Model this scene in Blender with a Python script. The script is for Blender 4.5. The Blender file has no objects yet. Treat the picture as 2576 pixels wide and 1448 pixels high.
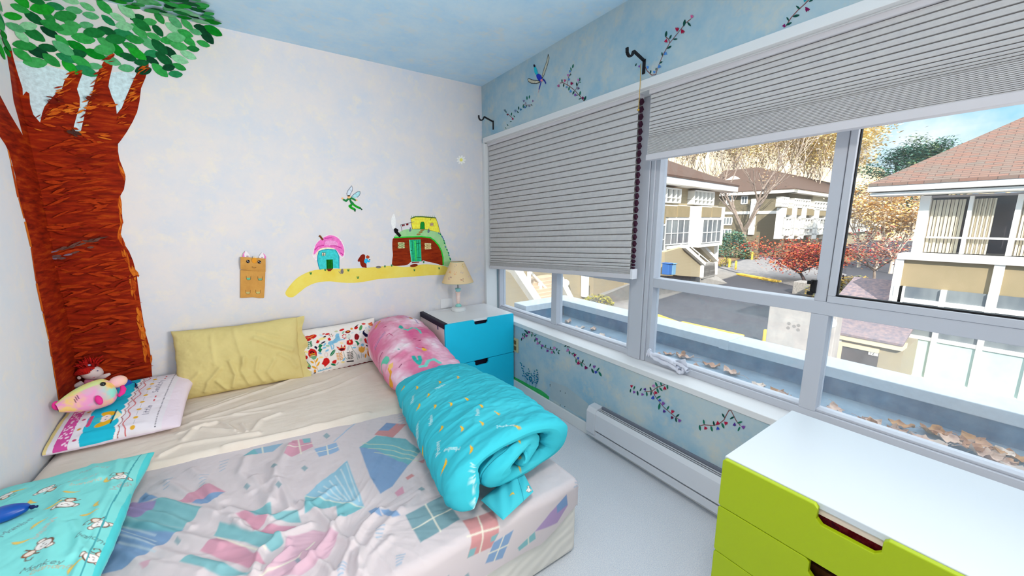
# A child's bedroom with a painted tree mural, two mattresses on the floor and a long window over a street of houses.
import bpy, bmesh, math, random
import numpy as np
from mathutils import Vector, Matrix

sc = bpy.context.scene
COL = sc.collection
R = math.radians

# ------------------------------------------------------------------ camera, world, sun, lamps, exposure
FPX = 946.5                                   # focal length in pixels of a 2576 px wide frame
YAW, PITCH, ROLL = 34.38, -10.02, -0.2
EYE = np.array([-1.668, -2.87, 1.355])
def _cam_axes():
    y, p, r = R(YAW), R(PITCH), R(ROLL)
    fw = np.array([math.sin(y)*math.cos(p), math.cos(y)*math.cos(p), math.sin(p)])
    rt = np.array([math.cos(y), -math.sin(y), 0.0]); up = np.cross(rt, fw)
    c, s = math.cos(r), math.sin(r)
    return np.array([c*rt+s*up, -s*rt+c*up, -fw])
AX = _cam_axes()
cd = bpy.data.cameras.new('camera'); cam = bpy.data.objects.new('camera', cd); COL.objects.link(cam)
cd.sensor_fit = 'HORIZONTAL'; cd.sensor_width = 36.0; cd.lens = FPX/2576*36.0
cd.clip_start = 0.02; cd.clip_end = 600
cam.matrix_world = Matrix(((AX[0][0], AX[1][0], AX[2][0], EYE[0]), (AX[0][1], AX[1][1], AX[2][1], EYE[1]),
                           (AX[0][2], AX[1][2], AX[2][2], EYE[2]), (0, 0, 0, 1)))
sc.camera = cam

sc.view_settings.view_transform = 'Standard'; sc.view_settings.look = 'None'
sc.view_settings.gamma = 1.0; sc.view_settings.use_curve_mapping = False
sc.view_settings.exposure = 0.0

w = bpy.data.worlds.new('sky'); sc.world = w; w.use_nodes = True
nt = w.node_tree; nt.nodes.clear()
def _n(t, **k):
    n = nt.nodes.new(t)
    for a, b in k.items(): setattr(n, a, b)
    return n
_o = _n('ShaderNodeOutputWorld'); _b = _n('ShaderNodeBackground'); _tc = _n('ShaderNodeTexCoord')
_sep = _n('ShaderNodeSeparateXYZ'); _ramp = _n('ShaderNodeValToRGB'); _ns = _n('ShaderNodeTexNoise'); _cr = _n('ShaderNodeValToRGB'); _mx = _n('ShaderNodeMixRGB')
nt.links.new(_tc.outputs['Generated'], _sep.inputs[0]); nt.links.new(_sep.outputs['Z'], _ramp.inputs[0])
_e = _ramp.color_ramp.elements
_e[0].position = 0.0; _e[0].color = (0.75, 0.85, 0.95, 1); _e[1].position = 0.55; _e[1].color = (0.72, 0.76, 0.79, 1)
_m = _ramp.color_ramp.elements.new(0.18); _m.color = (0.20, 0.60, 0.86, 1)
_ns.inputs['Scale'].default_value = 3.2; _ns.inputs['Detail'].default_value = 6; _ns.inputs['Roughness'].default_value = 0.6
nt.links.new(_tc.outputs['Generated'], _ns.inputs['Vector']); nt.links.new(_ns.outputs['Fac'], _cr.inputs[0])
_cr.color_ramp.elements[0].position = 0.50; _cr.color_ramp.elements[1].position = 0.74
nt.links.new(_cr.outputs[0], _mx.inputs[0]); nt.links.new(_ramp.outputs[0], _mx.inputs[1]); _mx.inputs[2].default_value = (1.0, 1.0, 1.0, 1)
# the sky is brightest overhead
_mr = _n('ShaderNodeMapRange'); _mr.inputs['From Min'].default_value = 0.24; _mr.inputs['From Max'].default_value = 0.75; _mr.inputs['To Min'].default_value = 1.25; _mr.inputs['To Max'].default_value = 3.7
nt.links.new(_sep.outputs['Z'], _mr.inputs['Value']); nt.links.new(_mr.outputs[0], _b.inputs[1])
nt.links.new(_mx.outputs[0], _b.inputs[0])
nt.links.new(_b.outputs[0], _o.inputs[0])

def add_light(name, kind, loc, energy, color=(1, 1, 1), rot=(0, 0, 0), **k):
    l = bpy.data.lights.new(name, kind); l.energy = energy; l.color = color
    for a, b in k.items(): setattr(l, a, b)
    o = bpy.data.objects.new(name, l); COL.objects.link(o); o.location = loc; o.rotation_euler = rot
    return o
# low autumn sun from behind our own building: it lights the facades across the street, none of it comes in
_sd = Vector((0.62, 0.55, -0.50)).normalized()
sun = add_light('sun', 'SUN', (-20, -20, 30), 7.5, (1.0, 0.93, 0.80), angle=R(0.6))
sun.rotation_euler = _sd.to_track_quat('-Z', 'Y').to_euler()
# added fill light overhead near the camera, no fitting modelled; added unseen fill light at the far end of the wide window; sky portals
add_light('overhead_fill', 'AREA', (-1.45, -2.75, 2.34), 19, (1.0, 0.90, 0.80), (0, 0, 0), shape='DISK', size=0.5)
end_fill = add_light('window_end_fill', 'AREA', (-0.05, -3.72, 1.45), 40, (1.0, 0.92, 0.83), shape='RECTANGLE', size=0.85, size_y=1.2)
end_fill.data.spread = R(95); end_fill.rotation_euler = Vector((-0.62, 0.80, 0.22)).to_track_quat('-Z', 'Z').to_euler()
p1 = add_light('sky_portal_a', 'AREA', (0.20, -0.76, 1.31), 1, rot=(0, R(90), 0), shape='RECTANGLE', size=1.5, size_y=1.5)
p2 = add_light('sky_portal_b', 'AREA', (0.20, -2.85, 1.31), 1, rot=(0, R(90), 0), shape='RECTANGLE', size=1.5, size_y=2.5)
for p in (p1, p2): p.data.cycles.is_portal = True

# ------------------------------------------------------------------ measuring: a pixel of the frame and a plane give a point
def ray(px, py): return AX.T @ np.array([px-1288, -(py-724), -FPX])
def at(px, py, ax, v):
    d = ray(px, py); return EYE + (v-EYE[ax])/d[ax]*d
def at_plane(px, py, P0, N):
    d = ray(px, py); P0 = np.array(P0, float); N = np.array(N, float)
    return EYE + ((P0-EYE) @ N)/(d @ N)*d

# ------------------------------------------------------------------ materials
def lin(c): 
    c = np.asarray(c, float)/255.0
    return np.where(c <= 0.04045, c/12.92, ((c+0.055)/1.055)**2.4)
def rgba(c): l = lin(c); return (float(l[0]), float(l[1]), float(l[2]), 1.0)
MATS = {}
def mat(name, c=(200, 200, 200), rough=0.6, c2=None, scale=8.0, stretch=(1, 1, 1), bump=0.0, bscale=60.0, spec=0.3, metal=0.0,
        c3=None, lo=0.35, hi=0.65, attr=False, trans=0.0, detail=4.0, coat=0.0, obj=True, kind='NOISE'):
    if name in MATS: return MATS[name]
    m = bpy.data.materials.new(name); m.use_nodes = True; t = m.node_tree; N = t.nodes
    b = N['Principled BSDF']; b.inputs['Roughness'].default_value = rough; b.inputs['Metallic'].default_value = metal
    b.inputs['Specular IOR Level'].default_value = spec; b.inputs['Base Color'].default_value = rgba(c)
    if coat: b.inputs['Coat Weight'].default_value = coat; b.inputs['Coat Roughness'].default_value = 0.15
    tc = N.new('ShaderNodeTexCoord'); mp = N.new('ShaderNodeMapping'); mp.inputs['Scale'].default_value = stretch
    t.links.new(tc.outputs['Object'], mp.inputs[0])
    if attr:
        a = N.new('ShaderNodeVertexColor'); a.layer_name = 'Col'; t.links.new(a.outputs[0], b.inputs['Base Color'])
    elif c2 is not None:
        n = N.new('ShaderNodeTexNoise'); n.inputs['Scale'].default_value = scale; n.inputs['Detail'].default_value = detail; n.inputs['Roughness'].default_value = 0.65
        t.links.new(mp.outputs[0], n.inputs['Vector'])
        r = N.new('ShaderNodeValToRGB'); t.links.new(n.outputs['Fac'], r.inputs[0])
        e = r.color_ramp.elements; e[0].position = lo; e[1].position = hi; e[0].color = rgba(c); e[1].color = rgba(c2)
        if c3 is not None: k = e.new((lo+hi)/2); k.color = rgba(c3)
        t.links.new(r.outputs[0], b.inputs['Base Color'])
    if bump:
        n2 = N.new('ShaderNodeTexNoise'); n2.inputs['Scale'].default_value = bscale; n2.inputs['Detail'].default_value = 3
        t.links.new(mp.outputs[0], n2.inputs['Vector'])
        bp = N.new('ShaderNodeBump'); bp.inputs['Strength'].default_value = bump; bp.inputs['Distance'].default_value = 0.01
        t.links.new(n2.outputs['Fac'], bp.inputs['Height']); t.links.new(bp.outputs[0], b.inputs['Normal'])
    if trans: b.inputs['Transmission Weight'].default_value = trans
    MATS[name] = m; return m
def mat_sponge(name, base, blue, cream, s=5.0, lo=0.42, rough=0.85):
    """wall paint dabbed on in soft patches of three tints"""
    m = bpy.data.materials.new(name); m.use_nodes = True; t = m.node_tree; N = t.nodes; b = N['Principled BSDF']
    b.inputs['Roughness'].default_value = rough; b.inputs['Specular IOR Level'].default_value = 0.2
    tc = N.new('ShaderNodeTexCoord')
    def layer(scale, off, p0, p1):
        mp = N.new('ShaderNodeMapping'); mp.inputs['Location'].default_value = (off, off*0.7, off*1.3); t.links.new(tc.outputs['Object'], mp.inputs[0])
        n = N.new('ShaderNodeTexNoise'); n.inputs['Scale'].default_value = scale; n.inputs['Detail'].default_value = 5; n.inputs['Roughness'].default_value = 0.7
        t.links.new(mp.outputs[0], n.inputs['Vector']); r = N.new('ShaderNodeValToRGB'); t.links.new(n.outputs['Fac'], r.inputs[0])
        r.color_ramp.elements[0].position = p0; r.color_ramp.elements[1].position = p1
        return r.outputs[0]
    a = N.new('ShaderNodeMixRGB'); a.inputs[1].default_value = rgba(base); a.inputs[2].default_value = rgba(blue); t.links.new(layer(s, 0, lo, lo+0.3), a.inputs[0])
    c = N.new('ShaderNodeMixRGB'); t.links.new(a.outputs[0], c.inputs[1]); c.inputs[2].default_value = rgba(cream); t.links.new(layer(s*2.3, 7, 0.52, 0.75), c.inputs[0])
    t.links.new(c.outputs[0], b.inputs['Base Color']); MATS[name] = m; return m
def mat_glass(name, haze=0.0):
    """thin pane: clear with a faint reflection; haze adds a film of dust"""
    m = bpy.data.materials.new(name); m.use_nodes = True; t = m.node_tree; N = t.nodes; N.clear()
    o = N.new('ShaderNodeOutputMaterial'); tr = N.new('ShaderNodeBsdfTransparent'); g = N.new('ShaderNodeBsdfGlossy'); g.inputs['Roughness'].default_value = 0.02
    tr.inputs[0].default_value = (0.97, 0.985, 0.99, 1)
    lw = N.new('ShaderNodeLayerWeight'); pw = N.new('ShaderNodeMath'); pw.operation = 'POWER'; pw.inputs[1].default_value = 5.0; t.links.new(lw.outputs['Facing'], pw.inputs[0])
    fr = N.new('ShaderNodeMath'); fr.operation = 'MULTIPLY_ADD'; fr.inputs[1].default_value = 0.55; fr.inputs[2].default_value = 0.025; t.links.new(pw.outputs[0], fr.inputs[0]); mx = N.new('ShaderNodeMixShader')
    t.links.new(fr.outputs[0], mx.inputs[0]); t.links.new(tr.outputs[0], mx.inputs[1]); t.links.new(g.outputs[0], mx.inputs[2])
    out = mx.outputs[0]
    if haze:
        d = N.new('ShaderNodeBsdfDiffuse'); d.inputs[0].default_value = (0.75, 0.80, 0.85, 1)
        n = N.new('ShaderNodeTexNoise'); n.inputs['Scale'].default_value = 14; n.inputs['Detail'].default_value = 8; n.inputs['Roughness'].default_value = 0.75
        tc = N.new('ShaderNodeTexCoord'); t.links.new(tc.outputs['Object'], n.inputs['Vector'])
        mu = N.new('ShaderNodeMath'); mu.operation = 'MULTIPLY'; mu.inputs[1].default_value = haze; t.links.new(n.outputs['Fac'], mu.inputs[0])
        m2 = N.new('ShaderNodeMixShader'); t.links.new(mu.outputs[0], m2.inputs[0]); t.links.new(out, m2.inputs[1]); t.links.new(d.outputs[0], m2.inputs[2]); out = m2.outputs[0]
    t.links.new(out, o.inputs[0]); MATS[name] = m; return m
def mat_emit(name, c, s):
    m = bpy.data.materials.new(name); m.use_nodes = True; b = m.node_tree.nodes['Principled BSDF']
    b.inputs['Base Color'].default_value = rgba(c); b.inputs['Emission Color'].default_value = rgba(c); b.inputs['Emission Strength'].default_value = s
    MATS[name] = m; return m

# ------------------------------------------------------------------ mesh building
ORG = {}
def org(o): return ORG.get(o.name, np.zeros(3)) if o is not None else np.zeros(3)
def tag(o, label=None, cat=None, group=None, kind=None):
    for k, v in (('label', label), ('category', cat), ('group', group), ('kind', kind)):
        if v: o[k] = v
    return o
def thing(name, label, cat, loc=(0, 0, 0), group=None):
    o = bpy.data.objects.new(name, None); COL.objects.link(o); o.location = loc; o.empty_display_size = 0.05
    ORG[o.name] = np.array(loc, float)
    return tag(o, label, cat, group)
def copy_tree(o, parent=None):
    c = o.copy(); COL.objects.link(c)
    if parent is not None: c.parent = parent
    for ch in [x for x in bpy.data.objects if x.parent == o]: copy_tree(ch, c)
    return c
def _finish(me, name, mats, parent, smooth, origin, label, bevel=0.0, seg=2):
    o = bpy.data.objects.new(name, me); COL.objects.link(o)
    for m in (mats if isinstance(mats, (list, tuple)) else [mats]): me.materials.append(m)
    if parent is not None: o.parent = parent
    po = org(parent); og = np.array(origin, float) if origin is not None else po
    o.location = og-po; ORG[o.name] = og
    if smooth: me.polygons.foreach_set('use_smooth', [True]*len(me.polygons))
    if bevel:
        b = o.modifiers.new('bevel', 'BEVEL'); b.width = bevel; b.segments = seg; b.limit_method = 'ANGLE'; b.angle_limit = R(40); b.harden_normals = False
    if label: o['label'] = label
    return o
class MB:
    """collects shapes (world coordinates) for ONE mesh"""
    def __init__(s): s.v = []; s.f = []; s.m = []
    def add(s, vs, fs, m=0):
        b = len(s.v); s.v += [tuple(map(float, p)) for p in vs]; s.f += [[b+i for i in f] for f in fs]; s.m += [m]*len(fs); return s
    def box(s, a, b, m=0):
        x0, y0, z0 = [min(p, q) for p, q in zip(a, b)]; x1, y1, z1 = [max(p, q) for p, q in zip(a, b)]
        return s.add([(x0, y0, z0), (x1, y0, z0), (x1, y1, z0), (x0, y1, z0), (x0, y0, z1), (x1, y0, z1), (x1, y1, z1), (x0, y1, z1)],
                     [(0, 3, 2, 1), (4, 5, 6, 7), (0, 1, 5, 4), (1, 2, 6, 5), (2, 3, 7, 6), (3, 0, 4, 7)], m)
    def prism(s, pts, off, m=0):
        """planar polygon (3-D points) swept by vector off"""
        n = len(pts); off = np.array(off, float); P = [np.array(p, float) for p in pts]; Q = [p+off for p in P]
        nr = sum((np.cross(P[i], P[(i+1) % n]) for i in range(n)), np.zeros(3))
        fl = nr @ off > 0
        f = [list(range(n))[::-1] if fl else list(range(n)), list(range(n, 2*n)) if fl else list(range(n, 2*n))[::-1]]
        for i in range(n):
            j = (i+1) % n; f.append((i, j, n+j, n+i) if fl else (i, n+i, n+j, j))
        return s.add(P+Q, f, m)
    def tube(s, pts, r, n=8, m=0, cap=True):
        P = [np.array(p, float) for p in pts]; rs = r if isinstance(r, (list, tuple, np.ndarray)) else [r]*len(P)
        b = len(s.v); ref = None; vs = []
        for i, p in enumerate(P):
            d = P[min(i+1, len(P)-1)]-P[max(i-1, 0)]; d = d/(np.linalg.norm(d)+1e-12)
            if ref is None:
                ref = np.array([0, 0, 1.0]) if abs(d[2]) < 0.9 else np.array([1.0, 0, 0])
            a = np.cross(d, ref); a /= (np.linalg.norm(a)+1e-12); c = np.cross(a, d); ref = c
            for k in range(n):
                t = 2*math.pi*k/n; vs.append(p+rs[i]*(math.cos(t)*a+math.sin(t)*c))
        fs = []
        for i in range(len(P)-1):
            for k in range(n):
                k2 = (k+1) % n; fs.append((i*n+k, i*n+k2, (i+1)*n+k2, (i+1)*n+k))
        if cap: fs += [list(range(n))[::-1], [(len(P)-1)*n+k for k in range(n)]]
        return s.add(vs, fs, m)
    def bar(s, a, b, w, h, up=(0, 0, 1), m=0):
        a = np.array(a, float); b = np.array(b, float); d = b-a; d /= np.linalg.norm(d); up = np.array(up, float)
        sd = np.cross(d, up); sd /= np.linalg.norm(sd); u2 = np.cross(sd, d)
        q = [a+sd*x*w/2+u2*y*h/2 for x, y in ((-1, -1), (1, -1), (1, 1), (-1, 1))]
        return s.prism(q, b-a, m)
    def lathe(s, prof, c, n=32, m=0, cap=True):
        c = np.array(c, float); vs = []; fs = []
        for r, z in prof:
            for k in range(n):
                t = 2*math.pi*k/n; vs.append(c+np.array([r*math.cos(t), r*math.sin(t), z]))
        for i in range(len(prof)-1):
            for k in range(n):
                k2 = (k+1) % n; fs.append((i*n+k, i*n+k2, (i+1)*n+k2, (i+1)*n+k))
        if cap: fs += [list(range(n))[::-1], [(len(prof)-1)*n+k for k in range(n)]]
        return s.add(vs, fs, m)
    def ball(s, c, r, n=16, m=0, rot=None):
        c = np.array(c, float); r = np.array(r if hasattr(r, '__len__') else (r, r, r), float); vs = []; fs = []; k = n//2
        for i in range(k+1):
            a = math.pi*i/k
            for j in range(n):
                b = 2*math.pi*j/n; p = np.array([math.sin(a)*math.cos(b), math.sin(a)*math.sin(b), math.cos(a)])*r
                vs.append(c+(rot@p if rot is not None else p))
        for i in range(k):
            for j in range(n):
                j2 = (j+1) % n; fs.append((i*n+j, (i+1)*n+j, (i+1)*n+j2, i*n+j2))
        return s.add(vs, fs, m)
    def grid(s, P, m=0, wrap_u=False):
        nu, nv = P.shape[:2]; f = []
        for i in range(nu if wrap_u else nu-1):
            for j in range(nv-1):
                i2 = (i+1) % nu; f.append((i*nv+j, i2*nv+j, i2*nv+j+1, i*nv+j+1))
        return s.add(P.reshape(-1, 3), f, m)
    def build(s, name, mats, parent=None, smooth=False, bevel=0.0, origin=None, label=None, seg=2, weld=False):
        og = np.array(origin, float) if origin is not None else org(parent)
        me = bpy.data.meshes.new(name); me.from_pydata((np.array(s.v)-og).tolist(), [], s.f); me.update()
        if weld:
            bm = bmesh.new(); bm.from_mesh(me); bmesh.ops.remove_doubles(bm, verts=bm.verts, dist=1e-5); bm.to_mesh(me); bm.free()
        o = _finish(me, name, mats, parent, smooth, og, label, bevel, seg)
        if max(s.m) > 0 and not weld: me.polygons.foreach_set('material_index', s.m)
        return o
def surf(name, grids, mats, parent=None, origin=None, label=None):
    """fine cloth surfaces: list of (P[nu,nv,3], C[nu,nv,3] linear colours or None, flip, wrap)"""
    V = []; F = []; C = []; b = 0
    for P, c, flip, wrap in grids:
        nu, nv = P.shape[:2]; V.append(P.reshape(-1, 3)); C.append((c if c is not None else np.ones_like(P)).reshape(-1, 3))
        idx = b+np.arange(nu*nv).reshape(nu, nv); I = idx if not wrap else np.vstack([idx, idx[:1]])
        q = np.stack([I[:-1, :-1], I[1:, :-1], I[1:, 1:], I[:-1, 1:]], -1).reshape(-1, 4)
        F.append(q[:, ::-1] if flip else q); b += nu*nv
    V = np.vstack(V); F = np.vstack(F); C = np.vstack(C)
    og = np.array(origin, float) if origin is not None else org(parent)
    me = bpy.data.meshes.new(name); me.vertices.add(len(V)); me.vertices.foreach_set('co', (V-og).astype(np.float32).ravel())
    me.loops.add(len(F)*4); me.loops.foreach_set('vertex_index', F.astype(np.int32).ravel())
    me.polygons.add(len(F)); me.polygons.foreach_set('loop_start', np.arange(0, len(F)*4, 4, dtype=np.int32)); me.polygons.foreach_set('loop_total', np.full(len(F), 4, dtype=np.int32))
    me.update(calc_edges=True)
    a = me.color_attributes.new('Col', 'FLOAT_COLOR', 'POINT'); a.data.foreach_set('color', np.hstack([C, np.ones((len(C), 1))]).astype(np.float32).ravel())
    return _finish(me, name, mats, parent, True, og, label)

# ------------------------------------------------------------------ little numpy tools: noise, folds, prints
def _h(ix, iy, sd):
    n = (ix.astype(np.int64)*374761393+iy.astype(np.int64)*668265263+sd*974711) & 0x7fffffff
    n = ((n ^ (n >> 13))*1274126177) & 0x7fffffff
    return (n ^ (n >> 16)) % 65536/65535.0
def vnoise(x, y, sd=0):
    x0 = np.floor(x); y0 = np.floor(y); fx = x-x0; fy = y-y0; fx = fx*fx*(3-2*fx); fy = fy*fy*(3-2*fy)
    a = _h(x0, y0, sd); b = _h(x0+1, y0, sd); c = _h(x0, y0+1, sd); d = _h(x0+1, y0+1, sd)
    return (a*(1-fx)+b*fx)*(1-fy)+(c*(1-fx)+d*fx)*fy
def fbm(x, y, sd=0, o=4):
    s = 0; a = 0.5; t = 0
    for k in range(o): s = s+a*vnoise(x*2**k, y*2**k, sd+k*17); t += a; a *= 0.5
    return s/t-0.5
def dist_poly(X, Y, pts):
    D = np.full(X.shape, 1e9)
    for (ax, ay), (bx, by) in zip(pts[:-1], pts[1:]):
        dx, dy = bx-ax, by-ay; L = dx*dx+dy*dy+1e-12
        t = np.clip(((X-ax)*dx+(Y-ay)*dy)/L, 0, 1)
        D = np.minimum(D, np.hypot(X-ax-t*dx, Y-ay-t*dy))
    return D
def ridge(X, Y, pts, w, h): return h*np.exp(-(dist_poly(X, Y, pts)/w)**2)
def smooth_pts(pts, k=4, closed=True):
    P = [np.array(p, float) for p in pts]; n = len(P); out = []
    for i in range(n if closed else n-1):
        p0, p1, p2, p3 = (P[(i-1) % n], P[i], P[(i+1) % n], P[(i+2) % n]) if closed else (P[max(i-1, 0)], P[i], P[i+1], P[min(i+2, n-1)])
        for j in range(k):
            t = j/k; out.append(0.5*((2*p1)+(-p0+p2)*t+(2*p0-5*p1+4*p2-p3)*t*t+(-p0+3*p1-3*p2+p3)*t**3))
    if not closed: out.append(P[-1])
    return out
FONT = {'M': [[(0, 0), (0, 1), (.4, .4), (.8, 1), (.8, 0)]], 'o': [[(.3, 0), (.05, .15), (.05, .4), (.3, .55), (.55, .4), (.55, .15), (.3, 0)]],
        'n': [[(0, 0), (0, .55)], [(0, .4), (.25, .55), (.5, .4), (.5, 0)]], 'k': [[(0, 0), (0, 1)], [(.45, .55), (0, .25), (.5, 0)]],
        'e': [[(.05, .3), (.55, .3), (.4, .55), (.1, .5), (.03, .2), (.2, 0), (.5, .05)]], 'y': [[(0, .55), (.25, .05)], [(.5, .55), (.1, -.35)]],
        'B': [[(0, 0), (0, 1), (.45, .9), (.4, .55), (0, .5), (.5, .4), (.5, .1), (0, 0)]], 'a': [[(.5, .5), (.15, .55), (.03, .25), (.15, 0), (.45, .1), (.5, .55), (.55, 0)]],
        'b': [[(0, 1), (0, 0), (.4, 0), (.55, .25), (.4, .55), (0, .45)]], 'm': [[(0, 0), (0, .55)], [(0, .4), (.2, .55), (.35, .4), (.35, 0)], [(.35, .4), (.55, .55), (.7, .4), (.7, 0)]],
        'S': [[(.5, .9), (.2, 1), (.03, .75), (.5, .35), (.4, .05), (.05, .05)]], 'K': [[(0, 0), (0, 1)], [(.5, 1), (0, .45), (.55, 0)]],
        'i': [[(.1, 0), (.1, .55)], [(.1, .8), (.1, .85)]], 't': [[(.2, .9), (.2, .1), (.45, 0)], [(0, .6), (.45, .6)]], 'l': [[(.1, 0), (.1, 1)]],
        'g': [[(.5, .5), (.1, .5), (.05, .1), (.45, .1), (.5, .55), (.5, -.2), (.1, -.3)]], '1': [[(.1, .8), (.3, 1), (.3, 0)]], '2': [[(.05, .8), (.3, 1), (.55, .8), (.05, 0), (.6, 0)]], ' ': []}
class Print:
    """flat print on cloth: X, Y are cloth coordinates in metres, c the colour of every point"""
    def __init__(s, X, Y, base): s.X = X; s.Y = Y; s.c = np.ones(X.shape+(3,))*lin(base)
    def put(s, mask, c, a=1.0):
        s.c[mask] = s.c[mask]*(1-a)+lin(c)*a
    def blend(s, wgt, c): s.c = s.c*(1-wgt[..., None])+lin(c)*wgt[..., None]
    aa = 0.002
    def mixw(s, m, wgt, c): s.c[m] = s.c[m]*(1-wgt[:, None])+lin(c)*wgt[:, None]
    def poly(s, pts, c, a=1.0):
        e = s.aa; x0, y0 = np.min(pts, 0)[:2]-e; x1, y1 = np.max(pts, 0)[:2]+e
        m = (s.X >= x0) & (s.X <= x1) & (s.Y >= y0) & (s.Y <= y1)
        if not m.any(): return
        X = s.X[m]; Y = s.Y[m]; ins = np.zeros(X.shape, bool); n = len(pts)
        for i in range(n):
            ax, ay = pts[i][:2]; bx, by = pts[(i+1) % n][:2]
            if ay == by: continue
            cnd = ((ay > Y) != (by > Y)) & (X < (bx-ax)*(Y-ay)/(by-ay)+ax); ins ^= cnd
        P_ = [p[:2] for p in pts]; d = dist_poly(X, Y, P_+P_[:1]); s.mixw(m, a*np.clip(0.5+np.where(ins, d, -d)/e, 0, 1), c)
    def ell(s, x, y, a, b, rot, c, al=1.0):
        r_ = max(a, b)+s.aa; m = (np.abs(s.X-x) < r_) & (np.abs(s.Y-y) < r_)
        if not m.any(): return
        dx = s.X[m]-x; dy = s.Y[m]-y; ct, st = math.cos(rot), math.sin(rot)
        q = np.sqrt(((dx*ct+dy*st)/a)**2+((-dx*st+dy*ct)/b)**2); s.mixw(m, al*np.clip(0.5+(1-q)*min(a, b)/s.aa, 0, 1), c)
    def ring(s, x, y, a, b, rot, w, c):
        s.stroke([(x+a*math.cos(t)*math.cos(rot)-b*math.sin(t)*math.sin(rot), y+a*math.cos(t)*math.sin(rot)+b*math.sin(t)*math.cos(rot)) for t in np.linspace(0, 2*math.pi, 17)], w, c)
    def stroke(s, pts, wd, c, a=1.0):
        x0, y0 = np.min(pts, 0)[:2]-wd-s.aa; x1, y1 = np.max(pts, 0)[:2]+wd+s.aa
        m = (s.X >= x0) & (s.X <= x1) & (s.Y >= y0) & (s.Y <= y1)
        if not m.any(): return
        s.mixw(m, a*np.clip(0.5+(wd/2-dist_poly(s.X[m], s.Y[m], [p[:2] for p in pts]))/s.aa, 0, 1), c)
    def text(s, st, x, y, h, rot, c, wd=0.0022):
        ct, sn = math.cos(rot), math.sin(rot); cx = 0
        for ch in st:
            for ln in FONT.get(ch, []): s.stroke([(x+((cx+p[0])*ct-p[1]*sn)*h, y+((cx+p[0])*sn+p[1]*ct)*h) for p in ln], wd, c)
            cx += 0.95 if ch in 'Mm' else (0.4 if ch in 'il ' else 0.75)

# ------------------------------------------------------------------ the room
XL, YB, YF, H = -2.5, 0.0, -4.30, 2.44
SILL, HEAD, OY0, OY1 = 0.565, 1.998, -0.022, -3.95       # the long window opening in the right-hand wall
def struct(o): o['kind'] = 'structure'; return o
m_back = mat_sponge('paint_back', (229, 224, 225), (212, 218, 230), (237, 229, 218), lo=0.40, s=4.0)
m_left = mat_sponge('paint_left', (224, 225, 230), (212, 222, 234), (232, 228, 222))
m_win = mat_sponge('paint_window_wall', (188, 206, 212), (138, 186, 212), (210, 210, 200), s=2.6, lo=0.40)
m_ceil = mat_sponge('paint_ceiling', (204, 232, 250), (182, 222, 250), (218, 230, 236), s=4.5, lo=0.4)
m_trim = mat('white_trim', (232, 234, 236), 0.35, spec=0.5)
m_frame = mat('white_window_frame', (196, 200, 210), 0.45, spec=0.3)
m_carpet = mat('carpet', (206, 216, 232), 0.95, c2=(240, 243, 248), scale=260, bump=0.5, bscale=420, spec=0.05, lo=0.3, hi=0.62)
m_glass = mat_glass('pane_clear', 0.0); m_glass_d = mat_glass('pane_dusty', 0.24)

f = MB().box((XL-0.2, YF-0.2, -0.2), (0.2, 0.2, 0)).build('floor', m_carpet); struct(f)
ceil_o = struct(MB().box((XL-0.2, YF-0.2, H), (0.2, 0.2, H+0.25)).build('ceiling', m_ceil))
wall_back = struct(MB().box((XL-0.2, YB, 0), (0.2, 0.2, H)).build('wall_back', m_back))
wall_left = struct(MB().box((XL-0.2, YF, 0), (XL, YB, H)).build('wall_left', m_left))
struct(MB().box((XL-0.2, YF-0.2, 0), (0.2, YF, H)).build('wall_front', m_left))
wall_right = MB()
wall_right.box((0, YF, 0), (0.2, YB, SILL-0.032)); wall_right.box((0, YF, HEAD), (0.2, YB, H))
wall_right.box((0, OY0, SILL-0.032), (0.2, YB, HEAD)); wall_right.box((0, YF, SILL-0.032), (0.2, OY1, HEAD))
wall_right = struct(wall_right.build('wall_right', m_win))
# trims: sill board, head board, left jamb, the post between the two windows, baseboard
struct(MB().box((-0.004, OY1, SILL-0.031), (0.135, OY0-0.0005, SILL)).build('trim_1', m_trim, bevel=0.003))
struct(MB().box((-0.008, OY1, HEAD-0.0005), (0.10, OY0, 2.036)).box((0.02, OY1, HEAD-0.006), (0.12, OY0, HEAD)).build('trim_2', m_trim, bevel=0.002))
struct(MB().box((-0.003, OY0-0.016, SILL), (0.105, OY0, HEAD-0.006)).box((-0.0035, OY0-0.016, SILL), (-0.0005, -0.0008, HEAD-0.0006)).build('trim_3', m_trim, bevel=0.002))
post = MB().box((0.105, -1.575, SILL), (0.2, -1.492, HEAD-0.006)).box((0.112, -1.602, SILL), (0.2, -1.577, HEAD-0.006))
struct(post.build('trim_4', m_frame, bevel=0.003))
bb = MB().box((-0.014, YF, 0), (-0.0005, YB-0.0005, 0.075))
struct(bb.build('baseboard_right', m_trim, bevel=0.004))
struct(MB().box((XL+0.0005, YF, 0), (XL+0.014, -2.0, 0.075)).build('baseboard_left', m_trim, bevel=0.004))

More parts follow.
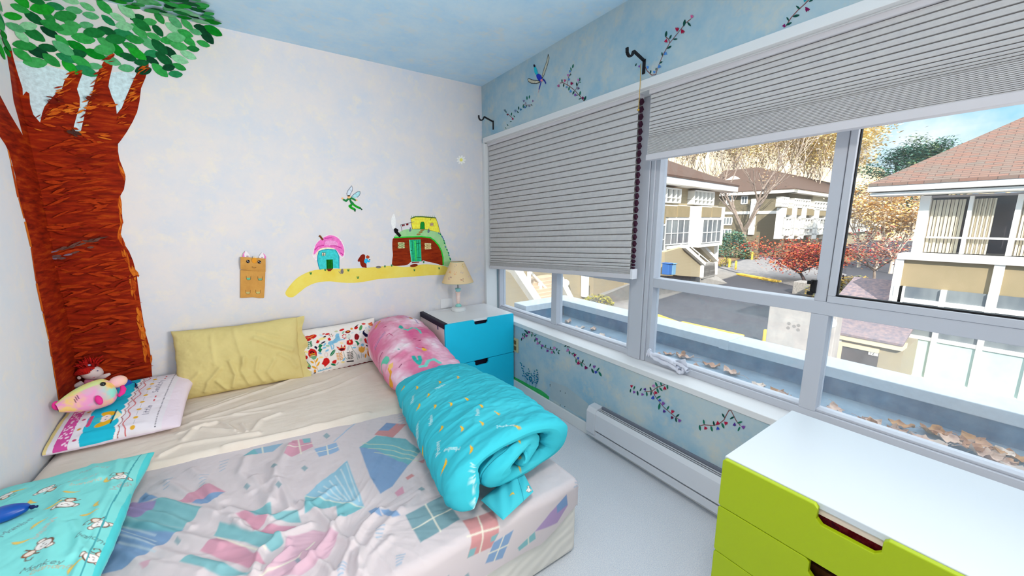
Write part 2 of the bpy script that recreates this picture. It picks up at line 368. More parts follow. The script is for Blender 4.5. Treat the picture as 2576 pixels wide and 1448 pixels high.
def window(name, y0, y1, mull_lo, mull_hi, sash=None):
    """aluminium window set in the opening; y0 > y1; mullions of the low and the high row"""
    wroot = thing(name, None, None, (0.15, (y0+y1)/2, SILL)); struct(wroot)
    X0, X1 = 0.122, 0.185; fr = MB()
    fr.box((X0, y1, SILL), (X1, y0, SILL+0.034)); fr.box((X0+0.012, y1, SILL+0.034), (X1, y0, SILL+0.044)); fr.box((X0, y1, HEAD-0.03), (X1, y0, HEAD-0.006))
    fr.box((X0, y0-0.024, SILL+0.034), (X1, y0, HEAD-0.03)); fr.box((X0, y1, SILL+0.034), (X1, y1+0.024, HEAD-0.03))
    fr.build('window_frame', m_frame, wroot, bevel=0.002)
    MB().box((X0, y1+0.024, 0.996), (X1, y0-0.024, 1.047)).build('transom', m_frame, wroot, bevel=0.002)
    for k, (a, b) in enumerate(mull_lo): MB().box((X0+0.002, b, SILL+0.034), (X1, a, 0.996)).build('mullion', m_frame, wroot, bevel=0.002)
    for a, b in mull_hi: MB().box((X0+0.002, b, 1.047), (X1, a, HEAD-0.03)).build('mullion', m_frame, wroot, bevel=0.002)
    ys = [y0-0.024]+[v for a, b in mull_lo for v in (a, b)]+[y1+0.024]
    for a, b in zip(ys[::2], ys[1::2]): MB().box((0.160, b, SILL+0.036), (0.164, a, 0.996)).build('glass_pane', m_glass_d, wroot)
    ys = [y0-0.024]+[v for a, b in mull_hi for v in (a, b)]+[y1+0.024]
    for a, b in zip(ys[::2], ys[1::2]): MB().box((0.160, b, 1.047), (0.164, a, HEAD-0.03)).build('glass_pane', m_glass, wroot)
    return wroot
w1 = window('window_1', -0.038, -1.492, [(-0.768, -0.826)], [(-0.768, -0.826)])
w2 = window('window_2', -1.602, -3.93, [(-2.343, -2.399), (-3.15, -3.206)], [(-2.346, -2.384), (-3.15, -3.19)])
# sliding sash in the high right light, with its black gasket and the latch beside it
s = MB(); s.box((0.118, -3.12, 1.047), (0.15, -2.388, 1.072)); s.box((0.118, -2.410, 1.072), (0.15, -2.388, HEAD-0.03)); s.box((0.118, -3.12, HEAD-0.05), (0.15, -2.41, HEAD-0.03))
sash = s.build('sash', m_frame, w2, bevel=0.002)
m_black = mat('black_rubber', (14, 14, 18), 0.5)
g = MB().box((0.128, -3.12, 1.072), (0.148, -2.41, 1.078)); g.box((0.132, -2.414, 1.072), (0.148, -2.410, HEAD-0.05)); g.build('gasket', m_black, sash)
lt = MB().box((0.112, -2.350, 1.075), (0.128, -2.332, 1.128)).box((0.106, -2.340, 1.110), (0.124, -2.322, 1.124)).box((0.106, -2.343, 1.068), (0.124, -2.325, 1.082))
lt.build('latch', m_black, w2, bevel=0.002, label='black plastic window latch')

# ------------------------------------------------------------------ honeycomb blinds
m_cell = mat('blind_fabric', (208, 206, 206), 0.9, c2=(200, 198, 200), scale=40, spec=0.05)
m_cellb = mat('blind_fabric_plum', (58, 22, 44), 0.9)
m_rail = mat('blind_rail', (214, 212, 218), 0.45)
def blind(label, y0, y1, ztop, zb0, zb1, pit, stack, rail=0.026, x=0.045, dep=0.015, ends=False):
    """pleats from ztop down to the bottom rail whose top is at zb0 (left) and zb1 (right); pit(k) = k-th pitch"""
    t = thing('cellular_blind', label, 'blind', (x, (y0+y1)/2, ztop))
    MB().box((x-0.022, y1, ztop), (x+0.022, y0, ztop+0.027)).build('headrail', m_rail, t, bevel=0.003)
    zs = [1.0]; tot = (ztop-(zb0+stack))
    P = pit; ssum = sum(P); acc = 0; rows = []
    for p in P:
        rows += [(acc/ssum, 0.0), ((acc+p*0.12)/ssum, -dep*0.75), ((acc+p*0.5)/ssum, -dep), ((acc+p*0.93)/ssum, -dep*0.85)]; acc += p
    rows.append((1.0, 0.0))
    mb = MB(); n = len(rows)
    for sgn in (1, -1):
        V = []
        for fr, d in rows:
            for y in (y0-0.006, y1+0.006):
                zb = (zb0 if y > (y0+y1)/2 else zb1)+stack
                V.append((x+sgn*(d if sgn > 0 else d*0.9), y, ztop+(zb-ztop)*fr))
        F = [(2*i, 2*i+1, 2*i+3, 2*i+2) if sgn > 0 else (2*i, 2*i+2, 2*i+3, 2*i+1) for i in range(n-1)]
        mb.add(V, F, 0 if sgn > 0 else 1)
    mb.build('pleated_fabric', [m_cell, m_cell], t)
    # packed pleats above the bottom rail
    k = max(3, int(stack/0.0052)); st = MB()
    for i in range(k):
        a = i/k; b = (i+0.7)/k
        for lo, hi, d in ((a, b, 0.016), (b, (i+1)/k, 0.010)):
            q = [(x-d, y0-0.004, zb0+stack*lo), (x-d, y1+0.004, zb1+stack*lo), (x-d, y1+0.004, zb1+stack*hi), (x-d, y0-0.004, zb0+stack*hi)]
            st.prism(q, (2*d, 0, 0))
    st.build('packed_pleats', m_cell, t)
    q = [(x-0.02, y0, zb0-rail), (x-0.02, y1, zb1-rail), (x-0.02, y1, zb1), (x-0.02, y0, zb0)]
    MB().prism(q, (0.04, 0, 0)).build('bottom_rail', m_rail, t, bevel=0.002)
    if ends:      # the open plum-coloured cells seen from the end
        e = MB(); yy = y1+0.003; kk = len(P); acc = 0
        for i, p in enumerate(P):
            za = ztop+(zb1+stack-ztop)*acc/ssum; zc = ztop+(zb1+stack-ztop)*(acc+p)/ssum; acc += p; zm = (za+zc)/2
            e.prism([(x-0.002, yy, za-0.002), (x-0.012, yy-0.000, zm), (x-0.002, yy, zc+0.002), (x+0.010, yy, zm)], (0, -0.014, 0))
        e.build('cell_ends', m_cellb, t, label='dark plum open ends of the honeycomb cells')
        c_ = MB().box((x-0.021, y1-0.016, zb1-rail), (x+0.021, y1, zb1+0.03)); c_.build('end_cap', mat('end_cap', (226, 228, 236), 0.3), t, bevel=0.002)
    return t
blind('pale grey honeycomb blind pulled nearly down over the narrower window by the corner', -0.042, -1.545, 1.972, 0.975, 1.066, [1.0]*22+[0.8, 0.65, 0.5, 0.4], 0.028, ends=True)
blind('pale grey honeycomb blind half raised over the wide window on the right', -1.604, -3.9, 1.972, 1.686, 1.686, [1.0]*6+[0.85, 0.75, 0.62, 0.5, 0.42, 0.36, 0.3], 0.078, rail=0.028)

# ------------------------------------------------------------------ curtain brackets with the cord
m_iron = mat('black_iron', (12, 12, 20), 0.45)
def bracket(label, y, z, dx, dz):
    t = thing('curtain_rod_bracket', label, 'bracket', (0, y, z))
    MB().box((-0.004, y-0.009, z-0.055), (-0.0005, y+0.009, z+0.012)).build('wall_plate', m_iron, t, bevel=0.003)
    yl = y+0.09*dx
    MB().bar((-0.003, y, z+0.005), (-0.085, y, z+0.03), 0.013, 0.010).build('arm', m_iron, t, bevel=0.002)
    pts = [(-0.085, y, z+0.03), (-0.092, y, z+0.012), (-0.104, y, z+0.002), (-0.118, y, z+0.001), (-0.130, y, z+0.012), (-0.132, y, z+0.034)]
    hk = MB()
    for a, b in zip(pts[:-1], pts[1:]): hk.bar(a, b, 0.014, 0.008, up=(0, 0, 1) if abs(a[0]-b[0]) > 0.008 else (1, 0, 0))
    hk.build('cradle', m_iron, t, bevel=0.001)
    return t
bracket('thin black curtain rod bracket near the room corner above the closed blind', -0.178, 2.128, 0, 0)
bracket('black curtain rod bracket above the post between the two blinds, cord tied to it', -1.585, 2.120, 0, 0)
cord = MB(); cp = [at(x_, y_, 0, -0.012) for x_, y_ in ((1612, 160), (1611, 190), (1610, 218), (1608, 250), (1606, 272))]
cord.tube(cp, 0.0016, 6); cord.ball(cp[-1]-np.array([0, 0, .008]), 0.006, 10)
tag(cord.build('pull_cord', mat('cord_gold', (196, 160, 60), 0.6), None, smooth=True, origin=(-0.008, -1.567, 2.07)), 'thin golden cord hanging from the black bracket beside the closed blind', 'cord')

# ------------------------------------------------------------------ baseboard heater
m_heat = mat('heater_white', (216, 220, 228), 0.4, spec=0.4)
ht = thing('baseboard_heater', 'long white electric baseboard heater low on the wall under the window', 'heater', (-0.03, -1.9, 0.05))
prof = [(-0.015, 0.045), (-0.055, 0.045), (-0.066, 0.075), (-0.066, 0.205), (-0.050, 0.225), (-0.038, 0.228), (-0.038, 0.20), (-0.015, 0.20)]
y0, y1 = -1.345, -2.75
b = MB(); b.prism([(x, y0-0.07, z) for x, z in [(-0.060, 0.098), (-0.068, 0.104), (-0.068, 0.205), (-0.052, 0.226), (-0.046, 0.226), (-0.046, 0.10)]], (0, y1-y0+0.07, 0)); b.build('front_panel', m_heat, ht, bevel=0.002)
b = MB(); b.prism([(x, y0-0.001, z) for x, z in [(-0.015, 0.045), (-0.058, 0.045), (-0.062, 0.09), (-0.018, 0.09)]], (0, y1-y0, 0)); b.build('lower_panel', m_heat, ht, bevel=0.002)
b = MB(); b.prism([(x, y0, z) for x, z in [(-0.001, 0.04), (-0.052, 0.042), (-0.070, 0.075), (-0.070, 0.205), (-0.052, 0.232), (-0.001, 0.238)]], (0, -0.07, 0)); b.build('end_cover', m_heat, ht, bevel=0.003)
b = MB().box((-0.012, y1, 0.045), (-0.0005, y0-0.07, 0.238)); b.box((-0.040, y1, 0.085), (-0.012, y0-0.07, 0.17)); b.build('back_plate', mat('heater_inside', (120, 126, 140), 0.5), ht)
b = MB()
for i in range(3): b.box((-0.0425+i*0.011, y1, 0.214+i*0.003), (-0.0375+i*0.011, y0-0.07, 0.218+i*0.003))
b.build('outlet_grille', m_heat, ht)

# ------------------------------------------------------------------ wall socket behind the cabinet corner
so = thing('wall_socket', 'cream wall socket low beside the turquoise drawers under the window', 'socket', (0, -0.42, 0.36))
e = at(1299, 868, 0, 0.0)
b = MB().box((-0.007, e[1]-0.03, e[2]-0.058), (-0.0005, e[1]+0.045, e[2]+0.058)); b.build('cover_plate', mat('cream_plate', (214, 196, 150), 0.45), so, bevel=0.004)
MB().box((-0.010, e[1]-0.008, e[2]-0.04), (-0.007, e[1]+0.024, e[2]-0.008)).box((-0.010, e[1]-0.008, e[2]+0.008), (-0.007, e[1]+0.024, e[2]+0.04)).build('outlet', mat('brown_plate', (120, 96, 60), 0.5), so, bevel=0.002)

# ------------------------------------------------------------------ chests of drawers
m_white = mat('cabinet_white', (216, 224, 231), 0.32, spec=0.5)
m_cream = mat('cabinet_side', (240, 230, 226), 0.45)
m_turq = mat('front_turquoise', (16, 204, 242), 0.42, spec=0.35)
m_lime = mat('front_lime', (172, 194, 12), 0.42, spec=0.35)
m_in = mat('drawer_inside', (24, 18, 46), 0.8)
def drawer_front(mb, o, ux, uz, n, wd, ht, nw, nd, th, rad=0.006):
    """front with a notch cut in the middle of its upper edge; o = lower left corner, n = outward"""
    o = np.array(o, float); ux = np.array(ux, float); uz = np.array(uz, float); n = np.array(n, float)
    a, b = (wd-nw)/2, (wd+nw)/2; r = 0.008
    pts = [(rad, 0), (wd-rad, 0), (wd, rad), (wd, ht-rad), (wd-rad, ht), (b+r, ht), (b, ht-r), (b, ht-nd+r*1.5), (b-r*1.5, ht-nd), (a+r*1.5, ht-nd), (a, ht-nd+r*1.5), (a, ht-r), (a-r, ht), (rad, ht), (0, ht-rad), (0, rad)]
    return mb.prism([o+ux*x+uz*z for x, z in pts], n*th)
# turquoise two-drawer cabinet in the corner
NX0, NX1, NY0, NY1, NZ = -0.608, -0.012, -0.474, -0.012, 0.636
nsr = thing('bedside_drawer_cabinet', 'white corner cabinet with two turquoise drawers, lamp on its top', 'cabinet', ((NX0+NX1)/2, (NY0+NY1)/2, 0))
b = MB(); b.box((NX0, NY0+0.018, 0.0), (NX0+0.016, NY1, NZ-0.018)); b.box((NX1-0.016, NY0+0.018, 0.0), (NX1, NY1, NZ-0.018)); b.box((NX0+0.016, NY1-0.012, 0), (NX1-0.016, NY1, NZ-0.018)); b.box((NX0+0.016, NY0+0.03, 0.01), (NX1-0.016, NY1-0.012, 0.03))
b.build('carcass', m_cream, nsr, bevel=0.0015)
MB().box((NX0, NY0+0.018, NZ-0.018), (NX1, NY1, NZ)).build('top', mat('cabinet_top_white', (240, 241, 244), 0.3, spec=0.5), nsr, bevel=0.002)
for z0, h in ((0.012, 0.302), (0.318, 0.3175)):
    d = drawer_front(MB(), (NX0+0.002, NY0+0.016, z0), (1, 0, 0), (0, 0, 1), (0, -1, 0), NX1-NX0-0.004, h, 0.116, 0.040, 0.016).build('drawer', m_turq, nsr, bevel=0.0015)
    MB().box((NX0+0.02, NY0+0.05, z0+0.02), (NX1-0.02, NY1-0.03, z0+h-0.06)).build('drawer_box', m_in, d)
    MB().box((NX0+0.02, NY0+0.035, z0+h-0.06), (NX1-0.02, NY0+0.05, z0+h-(0.020 if z0 > 0.1 else 0.004))).build('inner_board', m_in, d)
gd = MB(); gd.prism([(NX0-0.007, NY0+0.002, z) for z in (NZ-0.032,)]+[(NX0-0.007, NY0+0.002, NZ+0.003), (NX0-0.002, NY0+0.002, NZ+0.007), (NX0+0.022, NY0+0.002, NZ+0.007), (NX0+0.026, NY0+0.002, NZ+0.001), (NX0-0.0005, NY0+0.002, NZ+0.0005), (NX0-0.0005, NY0+0.002, NZ-0.032)], (0, NY1-NY0-0.006, 0))
gd.build('edge_guard', mat('guard_navy', (22, 20, 44), 0.55), nsr, bevel=0.002, label='dark navy foam strip along the top left edge')
k = at(1101, 823, 0, NX0-0.001)
st = MB().box((NX0-0.0015, k[1]-0.010, k[2]-0.016), (NX0-0.0002, k[1]+0.006, k[2]+0.016)); st.build('sticker', mat('sticker_navy', (40, 40, 110), 0.5), nsr, label='small navy sticker on the white side')
# lime four-drawer chest by the window on the right
DX0, DX1, DY0, DY1, DZ = -0.55, -0.034, -2.372, -2.972, 0.642
dr = thing('lime_drawer_chest', 'white chest with lime green drawer fronts and cut-out grips under the window', 'chest of drawers', ((DX0+DX1)/2, (DY0+DY1)/2, 0))
b = MB(); b.box((DX0+0.018, DY0-0.016, 0), (DX1, DY0, DZ-0.018)); b.box((DX0+0.018, DY1, 0), (DX1, DY1+0.016, DZ-0.018)); b.box((DX1-0.012, DY1+0.016, 0), (DX1, DY0-0.016, DZ-0.018)); b.box((DX0+0.03, DY1+0.016, 0.01), (DX1-0.012, DY0-0.016, 0.03))
b.box((DX0+0.02, DY1+0.016, DZ-0.036), (DX0+0.036, DY0-0.016, DZ-0.018)); b.build('carcass', mat('carcass_warm', (232, 214, 200), 0.5), dr, bevel=0.0015)
MB().box((DX0+0.016, DY1, DZ-0.018), (DX1, DY0, DZ)).build('top', m_white, dr, bevel=0.002)
m_red = mat('red_clothes', (150, 16, 30), 0.85, c2=(30, 20, 60), scale=30, c3=(200, 60, 70)); m_dkb = mat('dark_drawer', (40, 22, 16), 0.85, c2=(120, 70, 30), scale=20)
for k in range(4):
    z0 = 0.002+k*0.160; h = 0.158 if k < 3 else 0.1575
    d = drawer_front(MB(), (DX0+0.016, DY0-0.0015, z0), (0, -1, 0), (0, 0, 1), (-1, 0, 0), 0.597, h, 0.122, 0.048, 0.016).build('drawer', m_lime, dr, bevel=0.0022)
    MB().box((DX0+0.05, DY1+0.03, z0+0.02), (DX1-0.03, DY0-0.03, z0+h-0.045)).build('drawer_box', m_red if k == 3 else m_dkb, d, label='folded red clothes inside the drawer' if k == 3 else None)

# ------------------------------------------------------------------ bedside lamp
LX, LY, LZ = -0.326, -0.128, NZ
lp = thing('bedside_lamp', 'small pastel bedside lamp with a cream cone shade on the corner cabinet', 'lamp', (LX, LY, LZ))
MB().lathe([(0.0, 0), (0.060, 0), (0.062, 0.004), (0.055, 0.024), (0.046, 0.032), (0.0, 0.034)], (LX, LY, LZ), cap=False).build('base', mat('lamp_white', (226, 230, 232), 0.4), lp, smooth=True)
MB().lathe([(0.024, 0.034), (0.026, 0.040), (0.022, 0.048), (0.014, 0.054), (0.012, 0.058)], (LX, LY, LZ)).build('collar', mat('lamp_mint', (150, 220, 214), 0.45), lp, smooth=True)
MB().lathe([(0.012, 0.058), (0.014, 0.063), (0.012, 0.068), (0.016, 0.10), (0.018, 0.135), (0.019, 0.148), (0.023, 0.151), (0.023, 0.156), (0.017, 0.158)], (LX, LY, LZ)).build('stem', mat('lamp_peach', (244, 206, 196), 0.45, c2=(248, 232, 226), scale=20), lp, smooth=True)
MB().lathe([(0.017, 0.158), (0.019, 0.163), (0.020, 0.172), (0.024, 0.176), (0.026, 0.180), (0.018, 0.186), (0.006, 0.188)], (LX, LY, LZ)).build('socket_cup', mat('lamp_blue', (150, 214, 222), 0.4), lp, smooth=True)
MB().tube([(LX, LY, LZ+0.188), (LX, LY, LZ+0.40)], 0.004, 8).tube([(LX-0.052, LY, LZ+0.40), (LX+0.052, LY, LZ+0.40)], 0.002, 6).build('rod', mat('rod_metal', (170, 172, 170), 0.3, metal=0.8), lp, smooth=True)
th = np.linspace(0, 2*math.pi, 181)[:-1]; zz = np.linspace(0, 1, 60); TH, ZZ = np.meshgrid(th, zz, indexing='ij')
r = 0.128+(0.054-0.128)*ZZ; SP = np.stack([LX+r*np.cos(TH), LY+r*np.sin(TH), LZ+0.235+0.168*ZZ], -1)
pr = Print((TH-R(250))*0.10, ZZ*0.168, (238, 212, 168))
rng = random.Random(4)
for (x, y, c1, c2_) in ((-0.03, 0.085, (226, 150, 150), (240, 190, 90)), (0.055, 0.140, (110, 120, 90), (250, 214, 90)), (0.02, 0.035, (120, 90, 90), (220, 150, 120)), (-0.085, 0.095, (236, 150, 70), (236, 150, 70)), (-0.07, 0.045, (170, 120, 120), (200, 150, 150)), (0.09, 0.06, (226, 190, 180), (226, 190, 180)), (0.03, 0.09, (200, 180, 180), (200, 180, 180)), (-0.03, 0.145, (200, 180, 170), (200, 180, 170))):
    for k in range(9): pr.ell(x+rng.uniform(-.012, .012), y+rng.uniform(-.012, .012), 0.003, 0.003, 0, c1 if k % 2 else c2_, 0.8)
for k in range(14): 
    a = rng.uniform(0.2, 0.5); pr.ell(a, rng.uniform(0.02, 0.15), 0.007, 0.006, 0, (220, 160, 130), 0.6)
rim = np.abs(ZZ-0.5) > 0.485; pr.put(rim, (120, 170, 150))
m_print = mat('printed_cloth', attr=True, rough=0.9, spec=0.08); m_shade = mat('printed_shade', attr=True, rough=0.8, spec=0.1)
surf('lamp_shade', [(SP, pr.c, False, True), (SP-np.stack([0.0015*np.cos(TH), 0.0015*np.sin(TH), 0*TH], -1), pr.c, True, True)], m_shade, lp)
b = MB(); b.tube([(LX-0.058, LY+0.01, LZ+0.008), (LX-0.11, LY+0.05, LZ+0.003), (LX-0.16, LY+0.085, LZ+0.003), (LX-0.17, LY+0.112, LZ+0.02)], 0.002, 6); b.build('cord', mat('cord_white', (226, 226, 230), 0.5), lp, smooth=True)
# white plate and paper scrap on the wall behind the lamp
e = at(1122, 757, 1, 0)
tag(MB().box((e[0]-0.052, -0.006, NZ+0.004), (e[0]+0.055, -0.0006, NZ+0.085)).build('wall_plate', mat('plate_white', (236, 236, 240), 0.4), None, bevel=0.003, origin=(e[0], 0, NZ+0.02)), 'white wall plate behind the bedside lamp', 'wall plate')

# ------------------------------------------------------------------ mattresses and sheets
m_quilt = mat('mattress_quilt', (236, 232, 226), 0.9, spec=0.08)
def quilt_nodes(m):
    t = m.node_tree; N = t.nodes; b = N['Principled BSDF']; tc = N.new('ShaderNodeTexCoord'); mp = N.new('ShaderNodeMapping')
    mp.inputs['Rotation'].default_value = (0.0, R(22), 0.0); wv = N.new('ShaderNodeTexWave'); wv.inputs['Scale'].default_value = 7; wv.inputs['Distortion'].default_value = 3; wv.inputs['Detail'].default_value = 1
    wv.bands_direction = 'Z'; t.links.new(tc.outputs['Object'], mp.inputs[0]); t.links.new(mp.outputs[0], wv.inputs[0])
    bp = N.new('ShaderNodeBump'); bp.inputs['Strength'].default_value = 0.35; bp.inputs['Distance'].default_value = 0.007; t.links.new(wv.outputs['Fac'], bp.inputs['Height']); t.links.new(bp.outputs[0], b.inputs['Normal'])
quilt_nodes(m_quilt)
def mattress(label, y0, y1, z1):
    o = MB().box((-2.488, y1, 0.001), (-0.682, y0, z1)).build('mattress', m_quilt, None, bevel=0.028, seg=5, origin=(-1.58, (y0+y1)/2, 0))
    return tag(o, label, 'mattress')
mattress('white quilted mattress on the floor along the mural wall under the plain beige sheet', -0.012, -0.790, 0.340)
mattress('white quilted mattress on the floor nearest the viewer under the patchwork sheet', -0.797, -1.900, 0.326)
BX0, BX1 = -2.489, -0.676
def hem_y(x): return -0.853-0.118*(x+2.1)          # front edge of the beige sheet, slightly askew
def pz(px, py, z): p = at(px, py, 2, z); return (p[0], p[1])
# beige sheet
nx, ny = 400, 230
tx = np.linspace(0, 1, nx); ty = np.linspace(0, 1, ny); TX, TY = np.meshgrid(tx, ty, indexing='ij')
X = BX0+(BX1+0.02-BX0)*TX; Y = -0.014+(hem_y(X)+0.014)*TY
Z = 0.358+fbm(X*3, Y*3, 3)*0.012
c5 = lambda L: [pz(400+a/3.62, 750+b/3.62, 0.36) for a, b in L]
for L, wd, hh in (([(160, 1100), (600, 950), (1250, 720)], .016, .008), ([(130, 1190), (500, 1060), (900, 930)], .014, .006), ([(700, 1050), (1500, 850), (1950, 660)], .016, .007), ([(230, 1290), (310, 1200), (520, 1130)], .014, .013),
               ([(400, 1190), (650, 1215), (720, 1235)], .011, .014), ([(580, 1140), (700, 1215)], .011, .014), ([(760, 1150), (800, 1220)], .010, .013), ([(850, 1215), (930, 1110), (1100, 1050)], .012, .011),
               ([(20, 1430), (200, 1340), (500, 1290), (900, 1230)], .014, .012), ([(600, 1350), (1300, 1190), (1900, 1045)], .016, .010), ([(1000, 900), (1500, 760), (1900, 600)], .018, .005), ([(400, 1000), (800, 860)], .013, .006),
               ([(300, 1130), (620, 1070), (1000, 1020)], .010, .006), ([(180, 1230), (420, 1160)], .010, .007)):
    Z += ridge(X, Y, c5(L), wd, hh)*(0.7+0.6*vnoise(X*18, Y*18, 5))
Z += fbm(X*9+Y*14, Y*30-X*5, 8)*0.004
ed = np.clip((TY-0.965)/0.035, 0, 1); Z -= 0.024*ed**2                     # rolled hem going down onto the other mattress
eb = np.clip((X-(BX1-0.02))/0.04, 0, 1); Z -= 0.03*eb**2
el = np.clip((BX0+0.05-X)/0.05, 0, 1); Z -= 0.02*el**2
m_beige = mat('beige_cotton', (238, 227, 216), 0.92, c2=(232, 219, 207), scale=6, spec=0.06, bump=0.12, bscale=500)
tag(surf('beige_sheet', [(np.stack([X, Y, Z], -1), None, True, False)], m_beige, origin=(-1.6, -0.45, 0.36)), 'plain beige cotton sheet smoothed over the mattress along the mural wall', 'bed sheet')
# patchwork sheet
nx, ny = 600, 400
tx = np.linspace(0, 1, nx); ty = np.linspace(0, 1, ny); TX, TY = np.meshgrid(tx, ty, indexing='ij')
X = BX0+(BX1+0.035-BX0)*TX
xs = [-2.5, -1.6, -1.18, -1.05, -0.89, -0.80, -0.674, -0.6]; hz = [0.14, 0.17, 0.185, 0.19, 0.18, 0.212, 0.262, 0.275]     # height of the loose front hem
drape = 0.335-np.interp(X, xs, hz)+0.012
Ytop = hem_y(X)+0.03; Ye = -1.905; Lt = (Ytop-Ye)
S = TY*(Lt+drape)                                     # distance along the cloth from the back
Yf = Ytop-S; rr = 0.03
def wrap(over):                                       # over = distance past the start of the rounded edge -> (outward, down)
    a = np.clip(over/rr, 0, math.pi/2); o_ = rr*np.sin(a); d = rr*(1-np.cos(a)); ex = np.maximum(over-rr*math.pi/2, 0); return o_, d+ex
ov = np.maximum(S-(Lt-rr), 0); o1, d1 = wrap(ov)
Yp = np.where(S > Lt-rr, Ye+rr-o1-0.004, Yf)
ox = np.maximum(X-(BX1-rr), 0); o2, d2 = wrap(ox); Xp = np.where(ox > 0, BX1-rr+o2-0.001, X)
_s = np.clip(ov/(rr*1.57), 0, 1)*np.clip(ox/(rr*1.57), 0, 1); Xp = Xp-0.010*_s; Yp = Yp+0.010*_s
Zt = 0.338-d1-d2
c7 = lambda L: [pz(200+a/1.9815, 1000+b/1.9815, 0.338) for a, b in L]
top = np.clip(1-d1/0.03, 0.0, 1)
fold = np.zeros_like(X)
for L, wd, hh in (([(350, 500), (600, 575), (800, 640)], .016, .014), ([(200, 600), (480, 690), (700, 740)], .016, .016), ([(170, 680), (450, 790), (700, 850)], .017, .016), ([(750, 560), (950, 620), (1050, 560), (1000, 420)], .013, .014),
               ([(960, 330), (990, 400), (960, 520)], .016, .013), ([(1050, 240), (1010, 310), (960, 420)], .018, .014), ([(870, 400), (930, 500), (950, 600)], .016, .012), ([(1100, 530), (1200, 580), (1290, 700), (1400, 760), (1390, 880)], .012, .017),
               ([(1150, 640), (1000, 700), (900, 780), (870, 880)], .013, .018), ([(1300, 600), (1240, 700), (1180, 780), (1080, 860)], .012, .016), ([(1500, 560), (1420, 640), (1350, 760), (1300, 870)], .013, .016), ([(1600, 560), (1480, 680), (1400, 820)], .014, .012),
               ([(1700, 480), (1620, 560)], .016, .008), ([(1270, 450), (1130, 560), (960, 640)], .013, .010), ([(1050, 760), (940, 860)], .011, .014), ([(620, 450), (700, 560), (760, 600)], .014, .010), ([(250, 560), (420, 590), (560, 650)], .013, .012),
               ([(780, 640), (900, 690), (1040, 720)], .010, .014), ([(160, 760), (330, 830), (600, 880)], .016, .013), ([(830, 300), (800, 380), (860, 470)], .016, .009), ([(1450, 420), (1380, 520), (1290, 560)], .014, .008), ([(1120, 780), (1230, 840), (1260, 888)], .010, .012),
               ([(560, 360), (640, 430), (720, 520)], .016, .010), ([(440, 420), (560, 500), (680, 590)], .014, .010), ([(1550, 700), (1450, 800), (1420, 888)], .013, .010)):
    fold += ridge(X, Yf, c7(L), wd, hh)*(0.75+0.5*vnoise(X*15, Yf*15, 5))
fold += fbm(X*12, Yf*12, 8)*0.007+fbm(X*30, Yf*30, 9)*0.003
wc = pz(870, 1345, 0.338); wr = np.hypot(X-wc[0], Yf-wc[1]); wa = np.arctan2(Yf-wc[1], X-wc[0])          # fine creases running out of the rumpled middle
fold += 0.009*np.exp(-((wr-.30)/.20)**2)*(0.35-np.abs(fbm(wa*4.2+wr*1.5, wr*2.2, 31, 3))*2.4)+0.007*np.exp(-((wr-.45)/.35)**2)*(0.3-np.abs(fbm(wa*6+3, wr*2.5, 37, 3))*2.2)
Zt = Zt+np.minimum(fold, 0.03)*top
Yp = Yp-np.where(ov > 0, 0.001+(0.003+0.003*np.sin(X*22)+0.006*np.clip(d1/0.12, 0, 1)*(0.5+0.5*np.sin(X*14+1)))*np.clip((-0.72-X)/0.15, 0, 1)*np.clip(ov/0.05, 0, 1), 0)
Yp = np.where(ov > 0, Yp, Yp)
pr = Print(X, Yf, (217, 207, 211))
pr.blend(np.clip(fbm(X*5, Yf*5, 4)+0.2, 0, 1), (208, 198, 204)); pr.aa = 0.0045
BL, TE, PK, PU, GR, SA = (122, 160, 202), (122, 186, 194), (212, 152, 174), (172, 146, 194), (114, 158, 170), (206, 140, 142)
def pp(L, c, a=0.9): pr.poly(c7(L), c, a)
def ln(L, c=(232, 228, 214), wd=0.005): pr.stroke(c7(L), wd, c)
pp([(1395, 245), (1480, 190), (1625, 205), (1700, 268), (1640, 335), (1560, 440), (1500, 480), (1450, 400)], BL); pp([(1395, 245), (1480, 190), (1625, 205), (1700, 268), (1640, 335), (1560, 300), (1460, 250)], TE)
for k in range(3): ln([(1410+k*30, 225+k*24), (1560, 240+k*24), (1690, 280+k*18)], (206, 214, 190), .004)
pp([(1470, 185), (1530, 125), (1630, 130), (1560, 200)], SA); pp([(1490, 165), (1530, 125), (1580, 128), (1540, 165)], BL)
pp([(1335, 315), (1420, 545), (1290, 612), (1280, 540), (1125, 578), (1125, 490), (1240, 390)], (140, 192, 216)); pp([(1125, 490), (1420, 545), (1290, 612), (1280, 540), (1125, 578)], TE)
for k in range(6): ln([(1330-k*28, 330+k*28), (1395-k*20, 520-k*2)], (206, 220, 226), .004)
ln([(1125, 492), (1420, 547)], (214, 222, 214))
pp([(815, 290), (870, 255), (1015, 228), (965, 268)], (140, 180, 206)); ln([(910, 244), (915, 275)]); pp([(815, 290), (870, 255), (890, 280)], TE)
pp([(1020, 290), (1060, 215), (1150, 200), (1165, 245), (1060, 296)], PK); ln([(1090, 208), (1105, 282)]); ln([(1040, 256), (1165, 226)]); pp([(1110, 205), (1150, 200), (1152, 222), (1118, 226)], TE)
pp([(1170, 258), (1280, 225), (1296, 262), (1195, 296)], (140, 176, 212)); ln([(1232, 238), (1240, 282)]); ln([(1180, 276), (1290, 245)])
ln([(1270, 220), (1390, 112)], (160, 188, 214), .006)
pp([(430, 505), (615, 562), (520, 655), (300, 622), (190, 600), (280, 545)], TE); pp([(185, 578), (262, 520), (385, 522), (360, 565), (270, 608)], PU); pp([(300, 500), (330, 470), (395, 512), (290, 524)], BL)
pp([(490, 522), (600, 450), (650, 438), (730, 470), (640, 500), (600, 532)], PK); pp([(560, 530), (640, 498), (725, 472), (690, 510), (610, 545)], BL)
